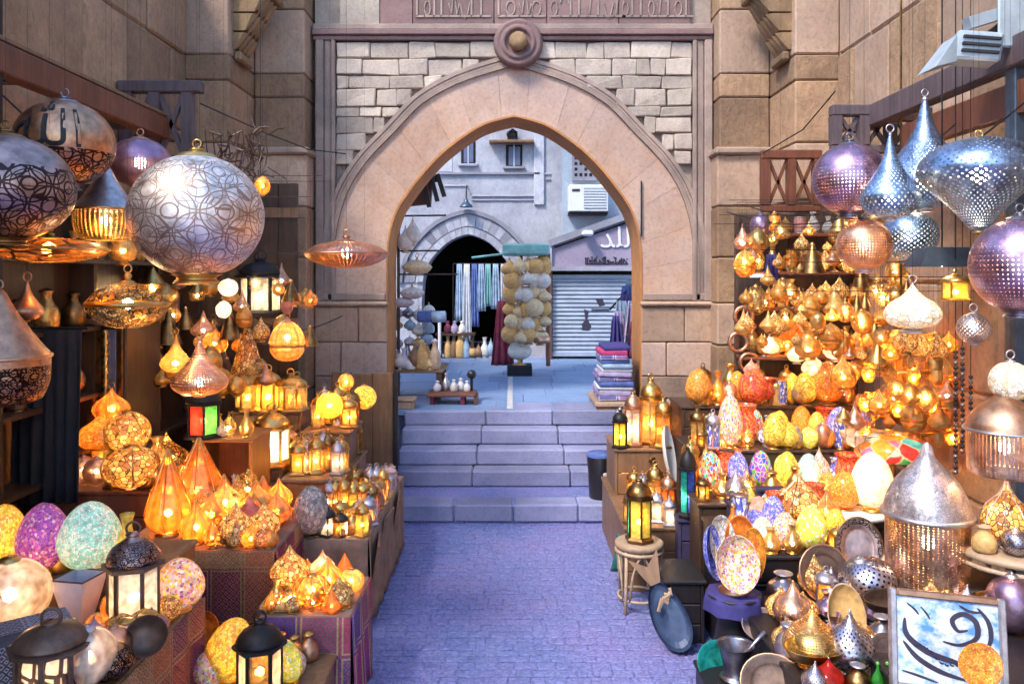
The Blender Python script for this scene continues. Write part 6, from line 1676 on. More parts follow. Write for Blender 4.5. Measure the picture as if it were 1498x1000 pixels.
for a in [
 ('R8c', 'egg', 1022, 612, 46, 62, 'mosaic_orange', 'orange egg lamp leftmost on the rear right tier'),
 ('R8c', 'vase', 1050, 612, 26, 58, 'amber', 'slim amber vase lamp beside the leftmost orange egg'),
 ('R8c', 'egg', 1102, 606, 50, 62, 'mosaic_red', 'red egg lamp on the rear right tier'),
 ('R8c', 'pillar', 1142, 606, 24, 44, 'mosaic_bluewhite', 'blue and white mosaic cylinder lamp beside the yellow egg'),
 ('R8c', 'egg', 1178, 606, 40, 56, 'mosaic_yellow', 'yellow egg lamp before the big orange egg'),
 ('R8c', 'egg', 1210, 600, 56, 74, 'mosaic_orange', 'big bright orange egg lamp on the rear right tier'),
 ('R8b', 'egg', 1068, 664, 42, 92, 'mosaic_pink', 'tall narrow pink mosaic egg lamp on the middle tier'),
 ('R8b', 'egg', 1134, 660, 42, 62, 'mosaic_yellow', 'yellow egg lamp standing on the middle right tier'),
 ('R8b', 'ball', 1160, 656, 32, 44, 'mosaic_grey', 'grey mosaic ball lamp beside the middle tier yellow egg'),
 ('R8b', 'ball', 1184, 656, 30, 40, 'mosaic_lime', 'pale green mosaic ball lamp on the middle tier'),
 ('R8b', 'ball', 1210, 656, 28, 38, 'mosaic_orange', 'small orange mosaic ball right on the middle tier'),
 ('R8b', 'pillar', 1230, 660, 24, 50, 'mosaic_bluewhite', 'blue and white pillar lamp right on the middle tier'),
 ('R8a', 'egg', 1040, 716, 40, 66, 'mosaic_multi', 'multicoloured egg lamp left on the front tier'),
 ('R8a', 'egg', 1079, 712, 38, 60, 'mosaic_blue', 'violet blue egg lamp on the front right tier'),
 ('R8a', 'egg', 1113, 712, 38, 62, 'mosaic_rainbow', 'blue and green rainbow egg lamp on the front tier'),
 ('R8a', 'egg', 1152, 720, 40, 70, 'mosaic_yellow', 'golden yellow egg lamp right of the rainbow egg'),
 ('R8a', 'egg', 1183, 716, 40, 62, 'mosaic_turquoise', 'white and green egg lamp above the rainbow onion'),
 ('R8a', 'tulip', 1243, 716, 50, 60, 'mosaic_red', 'red tulip lamp at the right of front tier'),
 ('R8a', 'onion', 1212, 722, 32, 44, 'mosaic_orange', 'small red orange onion lamp left of red tulip'),
 ('R8a', 'onion', 1280, 716, 46, 56, 'mosaic_pink', 'pink mosaic onion lamp right of the red tulip'),
 ('R2', 'onion', 1168, 765, 82, 86, 'mosaic_honey', 'wide amber onion lamp with a rainbow window'),
 ('R2', 'egg', 1187, 806, 52, 78, 'mosaic_lime', 'yellow green egg lamp, front of the dark table'),
 ('R2', 'egg', 1148, 802, 42, 62, 'mosaic_pink', 'speckled pink egg lamp left of the yellow green egg'),
 ('R2', 'egg', 1116, 798, 38, 50, 'mosaic_white', 'white and yellow egg lamp left on the dark table'),
 ('R2', 'tulip', 1134, 768, 34, 56, 'mosaic_red', 'pinkish red tulip lamp among the front eggs'),
 ('R2', 'egg', 1110, 770, 34, 52, 'rose_glass', 'pale rosy egg lamp behind the white and yellow egg'),
 ('R2', 'onion', 1215, 772, 48, 66, 'orange_glass', 'orange ribbed pot lamp behind the yellow green egg'),
 ('R2', 'pillar', 1082, 792, 30, 84, 'mosaic_bluewhite', 'tall blue and white pillar lamp left on the dark table'),
 ('R2', 'bottle', 1056, 794, 30, 70, 'orange_glass', 'orange glass bottle left on the dark table'),
 ('R9d', 'onion', 1047, 705, 38, 52, 'silver_lattice', 'small silver lattice onion on purple pedestal'),
]:
    a = a[:4] + (a[4] * .86, a[5] * .86) + a[6:]
    S(*a, bulb='bulb_soft' if ('purple' in a[6] or 'blue' in a[6] or 'grey' in a[6] or 'rainbow' in a[6]) else ('bulb_warm' if a[1] == 'egg' and ('yellow' in a[6] or 'orange' in a[6] or 'lime' in a[6]) else 'bulb_soft'), trim='brass' if a[0][1] != '2' else 'copper')
rt = thing('round_table', 'small round white topped table under the white lit egg', 'table', W(1245, 742, 5.55))
rz = rt.location.z
link('top', lathe('top', [(0, -.03), (.26, -.03), (.27, -.015), (.26, 0), (0, 0)], 28, 1, True, False), 'ceramic_white', rt)
link('leg', lathe('leg', [(.14, -rz), (.12, -rz + .03), (.03, -rz + .06), (.035, -.2), (.05, -.03)], 14, 2), 'wood_dark', rt)
c = rt.location; surf('RT', c.x - .25, c.x + .25, c.y - .24, c.y + .24, rz)
S('RT', 'egg', 1276, 747, 60, 86, 'white_glass', 'white lit egg lamp on the small round table', bulb='bulb_soft')
S('RT', 'egg', 1235, 745, 44, 56, 'mosaic_orange', 'peach mosaic egg lamp left of the white lit egg', bulb='bulb_soft')
S('RT', 'vase', 1258, 736, 26, 50, 'gold_glass', 'small gold vase behind the white lit egg', bulb='bulb_soft')
ml = thing('mosaic_table_lamp', 'table lamp with flat jewelled mosaic disc shade behind the bell', 'lamp', W(1306, 745, 5.9))
ml.location.z = 0
zz = W(1306, 668, 5.9).z
link('shade', lathe('shade', [(.25, 0), (.27, .06), (.2, .14), (.06, .17)], 28, 2), 'mosaic_multi', ml, (0, 0, zz))
link('stem', lathe('stem', [(.13, 0), (.12, .03), (.025, .08), (.025, zz + .1)], 12, 1), 'brass_dark', ml)
link('bulb', bulb_me, 'bulb_warm', ml, (0, 0, zz + .06), None, (.035,) * 3)
wl2 = thing('bowl_stand', 'cream pierced bowl on a stem left of jewelled lamp', 'bowl', W(1258, 650, 6.0)); z_ = wl2.location.z; wl2.location.z = 0
link('bowl', lathe('bowl', [(.03, 0), (.1, .02), (.14, .1), (.15, .11)], 20, 2), 'mosaic_white', wl2, (0, 0, z_ - .02)); link('stem', lathe('stem', [(.1, 0), (.09, .02), (.02, .05), (.02, z_)], 10, 1), 'brass_dark', wl2)
# lanterns by the aisle
for k, (key, px, py, w, h, gl, fr_, lb) in enumerate([
 ('R9b', 906, 668, 26, 56, ('yellow_glass',), 'iron', 'small yellow lantern at the aisle end of raised box'),
 ('R9b', 926, 652, 30, 80, ('clear_glass',), 'copper', 'tall coppery lantern second on the raised box'),
 ('R9b', 952, 648, 38, 96, ('gold_glass',), 'brass', 'large golden lantern topping the raised box'),
 ('R9b', 978, 656, 30, 74, ('amber',), 'brass', 'amber lantern at the pier end of raised box'),
 ('R9', 918, 712, 26, 60, ('gold_glass',), 'brass', 'golden lantern left in the rear row of low table'),
 ('R9', 940, 716, 28, 66, ('yellow_glass',), 'brass', 'yellow lantern middle in the rear row of low table'),
 ('R9', 966, 720, 30, 70, ('amber',), 'brass_dark', 'amber lantern right in the rear row of low table'),
 ('R9', 958, 752, 30, 74, ('gold_glass',), 'brass', 'gold lantern in the front row of low table'),
 ('R9', 984, 758, 28, 66, ('orange_glass',), 'copper', 'orange lantern right in the front row of low table'),
 ('R9c', 1006, 758, 30, 104, ('blue_glass', 'teal_glass'), 'iron', 'tall blue lantern on the dark pedestal'),
 ('R8a', 1010, 700, 30, 66, ('amber',), 'brass', 'amber lantern at left end of the front tier'),
 ('R8b', 1020, 660, 28, 60, ('gold_glass',), 'brass_dark', 'gold lantern at left end of the middle tier'),
 ('R8b', 1043, 660, 26, 54, ('mosaic_bluewhite',), 'silver', 'silver and violet lantern left on the middle tier')]):
    stand_l(key, px, py, w, h, lb, glass=gl, frame=fr_, bulb='bulb_warm' if 'blue' not in gl[0] else 'bulb_soft', detail=(w >= 29), tall=True)
dish(972, 664, 30, 84, 6.9, 'ceramic_white', 'white crescent shaped mirror among the aisle lanterns', BOWL, 'bowl', 80, 55, 'crescent_mirror', 'mirror')
# rattan stool with lantern
sp = W(935, 890, 5.77); sp.z = 0
sl = thing('rattan_stool', 'round rattan stool with bent cane legs beside the aisle', 'stool', sp)
link('seat', lathe('seat', [(0, .45), (.16, .45), (.175, .46), (.175, .485), (.16, .495), (0, .495)], 28, 1, True, False), 'wood_pale', sl)
link('apron', torus_me('apron', .165, .014, 28, 6), 'rattan', sl, (0, 0, .43), (rad(90), 0, 0))
link('lower_ring', torus_me('lower_ring', .15, .01, 28, 6), 'rattan', sl, (0, 0, .1), (rad(90), 0, 0))
for k in range(4):
    a = math.pi / 2 * k + .78
    b = MB(); b.tube([(.15 * math.cos(a), .15 * math.sin(a), .45), (.155 * math.cos(a), .155 * math.sin(a), .2), (.165 * math.cos(a), .165 * math.sin(a), 0)], .013, 7); link('leg', b.mesh('leg', True), 'rattan', sl)
    a2 = a + math.pi / 2; b = MB(); pts = []
    for i in range(9):
        t = i / 8; aa = a + (a2 - a) * (.12 + .76 * t); pts.append((.155 * math.cos(aa), .155 * math.sin(aa), .1 + .32 * math.sin(math.pi * t) ** .6))
    b.tube(pts, .009, 6); link('cane_hoop', b.mesh('cane_hoop', True), 'rattan', sl)
lantern(935, HY + F * (EYE - .497) / 5.75, 44, 92, 5.75, 'yellow and teal glass lantern standing on the rattan stool', ('teal_glass', 'yellow_glass', 'yellow_glass'), 'brass_dark', 'bulb_soft', detail=True, tall=True, spin=-.5)
dr = thing('black_drum', 'black leather drum case with white mark on the low step', 'drum', (W(880, 700, 7.9).x, 7.98, .18))
link('body', lathe('body', [(.0, 0), (.1, 0), (.115, .02), (.125, .25), (.14, .44), (.13, .46), (0, .46)], 20, 1, True, False), 'leather_black', dr)
link('head', lathe('head', [(.0, .465), (.135, .462), (.142, .45), (.142, .43)], 20, 1), 'cloth_blue', dr)
link('mark', box_me('mark', -.03, .03, -.138, -.126, .22, .29, .008), 'ceramic_white', dr, None, (0, 0, .3))
tc = scarf(896, 705, 762, 34, 6.0, 'cloth_teal', 'teal green cloth hanging off the low lantern table', 'cloth', 'cloth', None, .03, 1.3); tc.rotation_euler = (0, 0, rad(-60)); tc.location = (.85, 6.2, .1)
# flower shaped mosaic bowl on a pedestal
fp = thing('pedestal', 'carved purple pedestal under the mosaic flower bowl', 'pedestal', (W(1078, 900, 4.35).x, 4.42, 0))
fz = W(1078, 868, 4.4).z
link('column', lathe('column', [(.17, 0), (.16, .05), (.1, .12), (.12, .3), (.08, fz - .1), (.14, fz - .02), (.14, fz), (0, fz)], 16, 2), 'wood_black', fp)
link('cloth', lathe('cloth', [(.16, fz - .09), (.155, fz - .03), (.145, fz + .004), (0, fz + .004)], 16, 1, True, True, .06, 8), 'cloth_violet', fp)
fb = thing('flower_bowl', 'flower shaped mosaic bowl with orange and violet petals', 'bowl', (fp.location.x, 4.42, fz + .006))
link('heart', bowl_me('bowl', BOWL), 'mosaic_pink', fb, (0, -.02, .16), (rad(72), 0, 0), (.24, .3, .22))
for mt, x, y, z, yaw, tl in (('mosaic_blue', -.14, .05, .2, 50, 80), ('mosaic_orange', .14, .03, .19, -48, 80), ('orange_glass', .07, .1, .24, -20, 78), ('mosaic_white', -.06, .1, .24, 20, 78)):
    link('petal', bowl_me('bowl', BOWL), mt, fb, (x, y, z), (rad(tl), 0, rad(yaw)), (.17, .3, .16))
link('foot', lathe('foot', [(.08, 0), (.085, .01), (.05, .03), (.06, .05)], 16, 1), 'copper', fb)
# wooden fish dish leaning
fd = thing('fish_dish', 'fish shaped wooden dish with blue glaze leaning by the aisle', 'dish', (W(1005, 950, 5.0).x, 5.0, .02))
n = 26; pts = []
for i in range(n):
    a = 2 * math.pi * i / n; r = 1 - .15 * math.sin(a); pts.append((.115 * math.cos(a) * r, .25 + .22 * math.sin(a)))
b = MB(); rim = [(x, 0, z) for x, z in pts]; inn_ = [(x * .86, .03, .25 + (z - .25) * .88) for x, z in pts]; ctr = (0, .05, .25)
b.add(rim + inn_ + [ctr] + [(x, .02, z) for x, z in pts] + [(0, .07, .25)], [(i, (i + 1) % n, n + (i + 1) % n, n + i) for i in range(n)] + [(n + i, n + (i + 1) % n, 2 * n) for i in range(n)] + [(i, 2 * n + 1 + i, 2 * n + 1 + (i + 1) % n, (i + 1) % n) for i in range(n)] + [(2 * n + 1 + i, 3 * n + 1, 2 * n + 1 + (i + 1) % n) for i in range(n)])
ORI = Euler((rad(-24), rad(-24), 0))
link('body', b.mesh('body', False), 'fish_blue', fd, None, ORI)
b = MB(); tv = [(-.03, 0, .455), (-.1, 0, .66), (0, 0, .57), (.11, 0, .65), (.04, 0, .455)]
b.add([(x, -.008, z) for x, y, z in tv] + [(x, .016, z) for x, y, z in tv], [(0, 1, 2), (0, 2, 4), (2, 3, 4), (7, 6, 5), (9, 7, 5), (9, 8, 7)] + [(i, (i + 1) % 5, (i + 1) % 5 + 5, i + 5) for i in range(5)])
link('tail', b.mesh('tail'), 'wood_brown', fd, None, ORI)
b = MB()
for k in range(5): b.tube([(-.05 + .02 * k, -.004, .3 + .02 * k), (.0 + .018 * k, -.012, .36), (.03 + .012 * k, -.004, .32 + .02 * k)], .012, 5)
link('fins', b.mesh('fins'), 'wood_pale', fd, None, ORI)
bx_ = crate(None, 'dark low box behind the leaning fish dish', 1.0, 1.26, 5.2, 5.6, 0, .42, 'wood_black')
# foreground pile
crate('R3', 'low dark table piled with trays and pierced lamps, right front', 1.28, 2.9, 3.2, 4.62, 0, .58, 'wood_black', 'display_table', 'table')
crate('R3b', 'dark box under the big silver bell lamp', 1.95, 2.75, 4.3, 4.62, .58, .72, 'wood_black')
put('R3b', 1356, 880, 128, lambda x, y, d: lamp('dome', x, y, 118, 208, 4.45, 'copper_pierced', 'big silver bell lamp with pierced copper drum, right', trim='silver', roof='silver_chased', bulb='bulb_soft', base=True))
S('R3', 'onion', 1160, 918, 58, 70, 'copper_pierced', 'pale pierced onion lamp at left of right front table', trim='copper', bulb='bulb_soft')
S('R3', 'onion', 1188, 975, 84, 90, 'brass_fine', 'purplish gold onion lamp low in right front pile', trim='brass', bulb='bulb_soft')
S('R3', 'onion', 1243, 982, 74, 92, 'silver_lattice', 'silver lattice onion lamp low in right front pile', trim='silver', bulb=None)
S('R3', 'ball', 1281, 885, 82, 78, 'silver_lattice', 'large silver lattice ball in right front pile', trim='silver', bulb=None, lean=(0, rad(-20), 0))
S('R3', 'onion', 1340, 885, 64, 66, 'mosaic_honey', 'amber and silver onion before the big bell', trim='brass', bulb='bulb_soft')
S('R3', 'onion', 1313, 858, 58, 84, 'mosaic_pink', 'speckled pink onion lamp left before the big bell', trim='brass', bulb='bulb_soft')
d_ = on('R3', 880)
dish(1204, 838, 78, 80, d_ + .1, 'tray_brown', 'round brown tray leaning behind small lantern', PLATE, 'plate', 72, 8, extra='copper')
dish(1256, 800, 66, 84, d_ + .22, 'bronze_chased', 'dark oval tray leaning left of big bell', PLATE, 'plate', 75, -10, extra='brass_dark')
put('R3', 1208, 884, 36, lambda x, y, d: lantern(x, y, 38, 56, d, 'tiny amber lantern before the round brown tray', ('amber',), 'silver', 'bulb_soft', n=4))
dish(1232, 898, 54, 84, on('R3', 945), 'straw', 'oval woven shell basket in right front pile', BOWL, 'bowl', 70, 0, 'woven_basket', 'basket', .02, 1.0, 'rattan')
dish(1300, 895, 84, 36, on('R3', 915), 'tray_brown', 'brown oval dish lying right of silver onion', BOWL, 'bowl', 25, 0, 'wooden_dish', 'dish')
dish(1190, 968, 92, 44, on('R3', 985), 'brass', 'shallow brass dish under the purplish gold onion', BOWL, 'bowl', 20, 0, 'brass_dish', 'dish')
dish(1298, 948, 56, 44, on('R3', 968), 'pewter', 'pewter dish tilted left of the framed picture', PLATE, 'plate', 40, 20, 'pewter_dish', 'dish')
for k in range(3):
    S('R3', 'bottle', 1284 + 14 * k, 1012, 17, 46, 'green_glass', 'green glass bottle, %s of three left of the picture' % ['left', 'middle', 'right'][k], trim='glass_green', bulb=None, group='green bottles')
pf = thing('framed_picture', 'silver framed swirling blue and white print leaning, right front', 'picture', W(1388, 1005, 3.3))
wp, hp = .41, .34
RT_ = Euler((rad(-14), rad(4), rad(-6)))
link('print', box_me('print', -wp / 2, wp / 2, -.004, .004, 0, hp), 'picture_print', pf, (0, 0, .0), RT_)
pm = pf.children[0].data
ul = pm.uv_layers[0]
for l in pm.loops:
    cc = pm.vertices[l.vertex_index].co; ul.data[l.index].uv = ((cc.x + wp / 2) / wp, cc.z / hp)
def stroke(pts, w0, mat='letter_dark'):
    v = []; p = spline(pts, 6); n = len(p)
    for i, (x, z) in enumerate(p):
        a_, c_ = p[max(i - 1, 0)], p[min(i + 1, n - 1)]
        dx, dz = c_[0] - a_[0], c_[1] - a_[1]; L = math.hypot(dx, dz) or 1; w = w0 * (.25 + math.sin(math.pi * i / (n - 1)) ** .7)
        v += [((x - dz / L * w) * wp - wp / 2, -.0062, (z + dx / L * w) * hp), ((x + dz / L * w) * wp - wp / 2, -.0062, (z - dx / L * w) * hp)]
    b = MB(); b.add(v, [(2 * i, 2 * i + 1, 2 * i + 3, 2 * i + 2) for i in range(n - 1)]); link('painted_stroke', b.mesh('painted_stroke'), mat, pf, None, RT_)
for pts, w0 in (([(.08, .75), (.1, .55), (.3, .38), (.55, .3), (.7, .26)], .028), ([(.06, .48), (.2, .3), (.42, .17), (.68, .1)], .024), ([(.45, .52), (.62, .5), (.78, .6), (.78, .78), (.66, .86), (.55, .78), (.6, .66), (.7, .68)], .024), ([(.8, .95), (.9, .8), (.92, .6), (.84, .42)], .02), ([(.62, .96), (.72, .9), (.84, .9)], .014), ([(.1, .93), (.18, .86), (.22, .8)], .01), ([(.24, .9), (.3, .82), (.33, .76)], .009), ([(.04, .14), (.2, .1), (.4, .04)], .012)):
    stroke(pts, w0)
for k in range(11):
    t_ = k / 10; x_ = .16 + .5 * t_; z_ = .46 - .26 * t_ + .04 * math.sin(9 * t_)
    stroke([(x_, z_), (x_ + .02, z_ - .025), (x_ + .045, z_ - .02)], .008)
for a in ((-wp / 2 - .03, -wp / 2, -.0301, hp + .03), (wp / 2, wp / 2 + .03, -.0301, hp + .03)): link('frame_side', box_me('frame_side', a[0], a[1], -.018, .014, a[2], a[3], .006), 'silver', pf, None, RT_)
link('frame_side', box_me('frame_side', -wp / 2 + .001, wp / 2 - .001, -.018, .014, hp, hp + .03, .006), 'copper', pf, None, RT_)
link('frame_side', box_me('frame_side', -wp / 2 + .001, wp / 2 - .001, -.018, .014, -.03, 0, .006), 'silver', pf, None, RT_)
dish(1432, 972, 66, 62, 3.12, 'mosaic_orange', 'round orange mosaic dish before the framed picture', PLATE, 'plate', 74, 0, 'yellow_dish', 'dish')
crate(None, 'dark box propping up the framed picture', 1.62, 2.0, 3.36, 3.6, .58, .7, 'wood_black')
crate(None, 'low black box under the framed picture and orange dish', 1.55, 2.2, 2.9, 3.18, 0, .7 , 'wood_black')
# right side table with bent legs
ts = thing('side_table', 'round topped side table with bent cane legs, right edge', 'table', (2.72, 4.32, 0))
link('top', lathe('top', [(0, .9), (.28, .9), (.3, .91), (.3, .93), (.28, .945), (0, .945)], 30, 1, True, False), 'wood_pale', ts)
link('band', torus_me('band', .285, .014, 30, 6), 'rattan', ts, (0, 0, .87), (rad(90), 0, 0))
for k in range(5):
    a = 2 * math.pi * k / 5 + .3; b = MB()
    b.tube([(.26 * math.cos(a), .26 * math.sin(a), .89), (.2 * math.cos(a), .2 * math.sin(a), .6), (.17 * math.cos(a), .17 * math.sin(a), .3), (.22 * math.cos(a), .22 * math.sin(a), 0)], .014, 7); link('leg', b.mesh('leg', True), 'rattan', ts)
surf('RS', 2.45, 3.0, 4.06, 4.58, .947)
S('RS', 'onion', 1472, 800, 68, 100, 'mosaic_honey', 'honey mosaic onion lamp on the cane side table', trim='silver', bulb='bulb_soft')
S('RS', 'jar', 1440, 806, 34, 40, 'straw', 'yellowish wooden jar left on the cane side table', trim='wood_pale', bulb=None)
S('RS', 'ball', 1486, 812, 40, 42, 'silver_lattice', 'silver lattice ball at the front of cane table', trim='silver', bulb=None)
S('RS', 'ball', 1455, 800, 22, 28, 'ceramic_pink', 'small pink ceramic ball on the cane side table', trim='copper', bulb=None)
# mortar and pestle and other metal ware near the aisle
mp = thing('mortar', 'pewter mortar with slanting pestle at right front aisle edge', 'mortar', W(1076, 975, 4.05)); mp.location.z = .36
link('cup', lathe('cup', [(.0, .0), (.07, 0), (.08, .01), (.06, .03), (.07, .1), (.09, .17), (.095, .175), (.085, .165), (.05, .05), (0, .04)], 20, 2), 'pewter', mp)
b = MB(); b.tube([(0, 0, .06), (.07, 0, .15), (.15, -.01, .24)], [.018, .012, .016], 8); link('pestle', b.mesh('pestle', True), 'pewter', mp)
crate(None, 'low dark stand under the pewter mortar', .98, 1.26, 3.86, 4.25, 0, .358, 'wood_black')
dish(1050, 968, 74, 60, 4.2, 'teal_glass', 'dark teal dish leaning behind the mortar', PLATE, 'plate', 60, 20, 'teal_dish', 'dish')
dish(1130, 1000, 90, 80, 3.75, 'tray_brown', 'large brown copper tray at bottom of right front', PLATE, 'plate', 55, -15, extra='copper')
dish(1110, 922, 66, 50, 4.3, 'ceramic_pink', 'mauve dish tilted beside the pale pierced onion', BOWL, 'bowl', 45, 10, 'mauve_dish', 'dish')
rngf = random.Random(55)
for k, (px, py, w, h, mt, kd, lb) in enumerate([
  (1480, 925, 70, 90, 'purple_pierced', 'ball', 'dark purple pierced ball right of the framed picture'),
  (1350, 870, 40, 44, 'pewter', 'jar', 'small pewter jar between bell lamp and picture'),
  (1395, 862, 46, 50, 'copper', 'jar', 'copper jar right before the big bell'),
  (1135, 958, 40, 50, 'silver', 'jar', 'silver jar behind the brass dish'),
  (1212, 1010, 44, 50, 'red_glass', 'onion', 'dark red onion lamp at picture bottom right'),
  (1255, 1012, 40, 44, 'brass_dark', 'jar', 'dark brass jar at the bottom beside green bottles'),
  (1150, 1012, 40, 46, 'silver_lattice', 'onion', 'small silver onion lamp at picture bottom')]):
    S('R3', kd, px, py, w, h, mt, lb, bulb=None, trim='silver')

clr = [('jar', 'pewter', 'silver', None), ('onion', 'silver_lattice', 'silver', None), ('ball', 'brass_fine', 'brass', 'bulb_soft'), ('jar', 'copper', 'copper', None), ('onion', 'mosaic_honey', 'brass', 'bulb_soft'), ('vase', 'purple_pierced', 'pewter', None)]
row('R3', 6, 1125, 1330, 905, (34, 46), (38, 54), 'small metal ware, %s from left in rear row of right front table', clr, 'small wares on the right front table')
row('R3', 5, 1130, 1310, 950, (36, 48), (38, 54), 'small metal ware, %s from left in middle row of right front table', clr, 'small wares on the right front table')
row('R3', 5, 1345, 1490, 905, (38, 52), (44, 64), 'small metal ware, %s from left behind the framed picture', clr, 'small wares behind the picture')
mos = [('egg', 'mosaic_multi', 'brass', 'bulb_soft'), ('egg', 'mosaic_orange', 'brass', 'bulb_warm'), ('ball', 'mosaic_lime', 'brass', 'bulb_soft'), ('onion', 'mosaic_pink', 'brass', 'bulb_soft'), ('egg', 'mosaic_yellow', 'brass', 'bulb_warm'), ('tulip', 'mosaic_red', 'brass', 'bulb_soft')]
row('R8b', 7, 1050, 1300, 640, (24, 32), (34, 46), 'small mosaic lamp, %s from left along the back of middle tier', mos, 'small mosaic lamps on the middle tier')
row('R8c', 6, 1060, 1300, 588, (24, 32), (34, 48), 'small mosaic lamp, %s from left along the back of rear tier', mos, 'small mosaic lamps on the rear tier')
row('R2', 5, 1075, 1235, 752, (26, 34), (36, 52), 'small mosaic lamp, %s from left along the back of dark table', mos, 'small mosaic lamps on the dark table')
row('R9', 5, 905, 985, 690, (22, 28), (46, 60), 'golden lantern, %s from left at the very back of low table', gold, 'golden lanterns at the back of the low table')
row('R9', 4, 918, 985, 735, (22, 28), (44, 58), 'golden lantern, %s from left in the middle of low table', gold, 'golden lanterns in the middle of the low table')
row('R9b', 5, 900, 995, 640, (20, 26), (50, 70), 'slim lantern, %s from left at the back of the raised box', gold, 'slim lanterns on the raised box')

# ----- dense hanging clusters that hide the rear shelves
rgc = random.Random(64)
GOLDK = [('onion', 'amber', 'brass'), ('ball', 'gold_filigree', 'brass'), ('tear', 'gold_glass', 'brass'), ('globe', 'brass_pierced', 'brass'), ('onion', 'mosaic_honey', 'brass'), ('globe', 'brass_fine', 'brass'), ('tear', 'copper_pierced', 'copper'), ('vase', 'brass_fine', 'brass'), ('hour', 'amber', 'brass'), ('cone', 'brass_dark', 'brass'), ('bell', 'gold_filigree', 'brass')]
def cluster(n, x0, x1, y, d, zt, text, grp, wr=(13, 38), jy=20, lit=.34, xr=(1.84, 3.4), rodlabel=None):
    for k in range(n):
        px = x0 + (x1 - x0) * (k + .5) / n + rgc.uniform(-6, 6); w = rgc.uniform(*wr)
        kd, mt, tr = rgc.choice(GOLDK)
        lamp(kd, px, y + rgc.uniform(-jy, jy), w, w * rgc.uniform(1.05, 1.5), d, mt, text % ORD[k], trim=tr, roof='brass', bulb=('bulb_warm' if rgc.random() < .4 else 'bulb_soft') if rgc.random() < lit else None, group=grp, top=zt)
    rod(xr[0], xr[1], d, zt, rodlabel)
for (n, x0, x1, y, d, zt, nm) in [(13, 1078, 1300, 345, 6.75, 3.05, 'topmost'), (15, 1078, 1330, 392, 6.6, 3.0, 'second'), (15, 1078, 1330, 440, 6.5, 2.9, 'third'), (14, 1075, 1300, 488, 6.4, 2.8, 'fourth'), (11, 1225, 1400, 528, 5.9, 2.6, 'fifth'), (10, 1230, 1400, 590, 5.75, 2.4, 'lowest')]:
    cluster(n, x0, x1, y, d, zt, 'brass lamplet, %s from left in the ' + nm + ' curtain row of the right stall', 'curtain of brass lamplets in the right stall', rodlabel='thin rod of the ' + nm + ' lamplet row, right stall')
for (n, x0, x1, y, d, zt, nm) in [(11, 205, 460, 425, 6.95, 3.1, 'upper'), (11, 215, 465, 478, 6.75, 2.9, 'middle'), (9, 205, 400, 545, 6.6, 2.6, 'lower')]:
    cluster(n, x0, x1, y, d, zt, 'brass lamplet, %s from left in the ' + nm + ' hanging row of the left stall', 'hanging brass lamplets of the left stall', xr=(-3.4, -1.75), lit=.45, wr=(16, 38), rodlabel='thin rod of the ' + nm + ' lamplet row, left stall')
brs = [('jar', 'brass', 'brass', None), ('vase', 'brass_fine', 'brass', 'bulb_soft'), ('onion', 'gold_filigree', 'brass', 'bulb_warm'), ('lantern', 'amber', 'brass_dark', 'bulb_warm'), ('ball', 'copper_pierced', 'copper', 'bulb_soft'), ('lantern', 'gold_glass', 'brass', 'bulb_warm')]
row('S5', 9, 445, 545, 782, (22, 30), (30, 46), 'small brassware, %s from left along the near edge of tan table', brs, 'brassware on the near edge of the tan table')
row('S5', 9, 500, 575, 742, (18, 26), (30, 46), 'small brassware, %s from left in the aisle half of tan table', brs, 'brassware on the aisle half of the tan table')
row('S6', 5, 335, 450, 672, (26, 34), (40, 56), 'brass ware, %s from left on the brown box behind', brs, 'brassware on the brown box')
row('S8', 4, 285, 368, 640, (20, 28), (30, 44), 'brass ware, %s from left on top of orange cabinet', brs, 'brassware on the orange cabinet')
row('S3', 7, 85, 245, 708, (30, 40), (36, 52), 'brass ware, %s from left on the red chest', brs, 'brassware on the red chest')
row('S1b', 5, 20, 250, 832, (26, 34), (34, 48), 'brass ware, %s from left behind the mosaic eggs', brs, 'brassware behind the mosaic eggs')
row('S4', 5, 390, 515, 888, (24, 32), (28, 40), 'brass ware, %s from left along the front of patchwork table', brs, 'brassware on the patchwork table')
row('R8a', 8, 1005, 1290, 728, (22, 30), (34, 50), 'brass ware, %s from left along the front edge of front tier', brs, 'brassware on the front tier')
row('R8b', 8, 1005, 1290, 668, (20, 28), (32, 46), 'brass ware, %s from left along the front edge of middle tier', brs, 'brassware on the middle tier')
row('R8c', 8, 1015, 1290, 600, (20, 28), (30, 46), 'brass ware, %s from left along the front edge of rear tier', brs, 'brassware on the rear tier')
row('R2', 6, 1050, 1240, 812, (24, 32), (30, 44), 'brass ware, %s from left along the front edge of dark table', brs, 'brassware on the dark table')

row('S2', 6, 300, 412, 800, (24, 32), (32, 44), 'little amber lamp, %s from left along the front edge of red textile table', amb, 'little amber lamps on the front edge of the red textile table')
row('S1', 4, 150, 290, 905, (30, 40), (34, 46), 'small ware, %s from left in the rear row of the left table', clut, 'small wares in the rear row of the left table')
row('S4', 4, 385, 500, 902, (22, 28), (26, 36), 'little amber lamp, %s from left along the front edge of patchwork table', amb, 'little amber lamps on the patchwork table')
row('S10', 5, 360, 460, 960, (26, 34), (30, 42), 'small ware, %s from left along the back of the low bench', clut, 'small wares along the back of the low bench')
row('R9', 5, 905, 985, 765, (22, 28), (40, 56), 'golden lantern, %s from left along the front edge of low table', gold, 'golden lanterns on the front edge of the low table')
row('R8c', 7, 1010, 1290, 575, (22, 30), (44, 62), 'tall brass ware, %s from left at the very back of rear tier', brs, 'tall brassware on the rear tier')

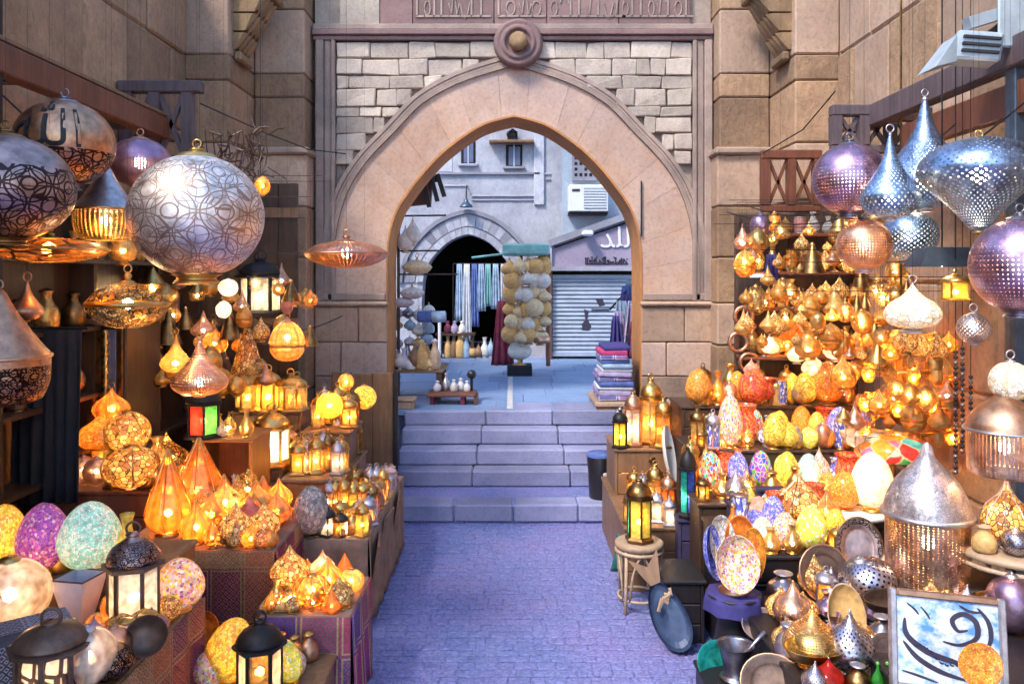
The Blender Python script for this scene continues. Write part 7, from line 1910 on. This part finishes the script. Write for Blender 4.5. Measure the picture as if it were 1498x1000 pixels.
# drooping electric cables among the lamps
for k, (p0, p1, sag, lb) in enumerate([((-3.0, 4.6, 3.5), (-2.3, 7.2, 3.0), .35, 'black electric cable drooping among the left lamps'), ((3.0, 4.4, 3.5), (2.0, 7.4, 3.0), .4, 'black electric cable drooping among the right lamps'), ((2.9, 5.2, 3.4), (2.4, 8.0, 3.1), .3, 'second black electric cable, nearer the right wall'), ((-2.6, 7.0, 2.3), (-1.75, 8.2, 2.0), .25, 'thin flex sagging from the left pendants to the pier')]):
    a_, c_ = Vector(p0), Vector(p1)
    t = thing('cable', lb, 'cable', a_); b = MB()
    b.tube([(c_ - a_) * (i / 10) - Vector((0, 0, sag * math.sin(math.pi * i / 10))) for i in range(11)], .006, 5); link('wire', b.mesh('wire'), 'wire_black', t)
mos2 = mos + [('egg', 'mosaic_blue', 'brass', 'bulb_soft'), ('vase', 'mosaic_bluewhite', 'silver', 'bulb_soft'), ('lantern', 'amber', 'brass_dark', 'bulb_soft'), ('lantern', 'teal_glass', 'iron', 'bulb_soft'), ('onion', 'brass_pierced', 'brass', 'bulb_soft')]
row('R8a', 7, 1015, 1290, 705, (26, 44), (36, 66), 'crowded mosaic lamp, %s from left along the back of front tier', mos2, 'crowded mosaic lamps on the front tier', 9)
row('R8b', 7, 1025, 1290, 652, (24, 40), (36, 60), 'crowded mosaic lamp, %s from left in the middle of middle tier', mos2, 'crowded mosaic lamps in the middle tier', 9)
row('R2', 6, 1050, 1235, 782, (26, 42), (34, 60), 'crowded mosaic lamp, %s from left in the middle of dark table', mos2, 'crowded mosaic lamps on the dark table', 8)
row('R3', 6, 1135, 1330, 872, (34, 54), (38, 60), 'crowded metal ware, %s from left at the back of right front table', clr, 'crowded wares on the right front table', 8)
row('S2', 7, 265, 410, 770, (26, 44), (36, 58), 'crowded amber lamp, %s from left in the middle of red textile table', amb, 'crowded amber lamps on the red textile table', 8)
row('S3', 6, 90, 240, 690, (34, 50), (38, 60), 'crowded brass ware, %s from left at the back of red chest', brs, 'crowded brassware on the red chest', 8)
row('S5', 8, 440, 560, 768, (20, 32), (30, 52), 'crowded lantern, %s from left in the near half of tan table', gold, 'crowded lanterns on the tan table', 6)
row('S1', 5, 130, 285, 935, (34, 50), (36, 52), 'crowded ware, %s from left beside the large front lantern', clut, 'crowded wares beside the large lantern', 8)
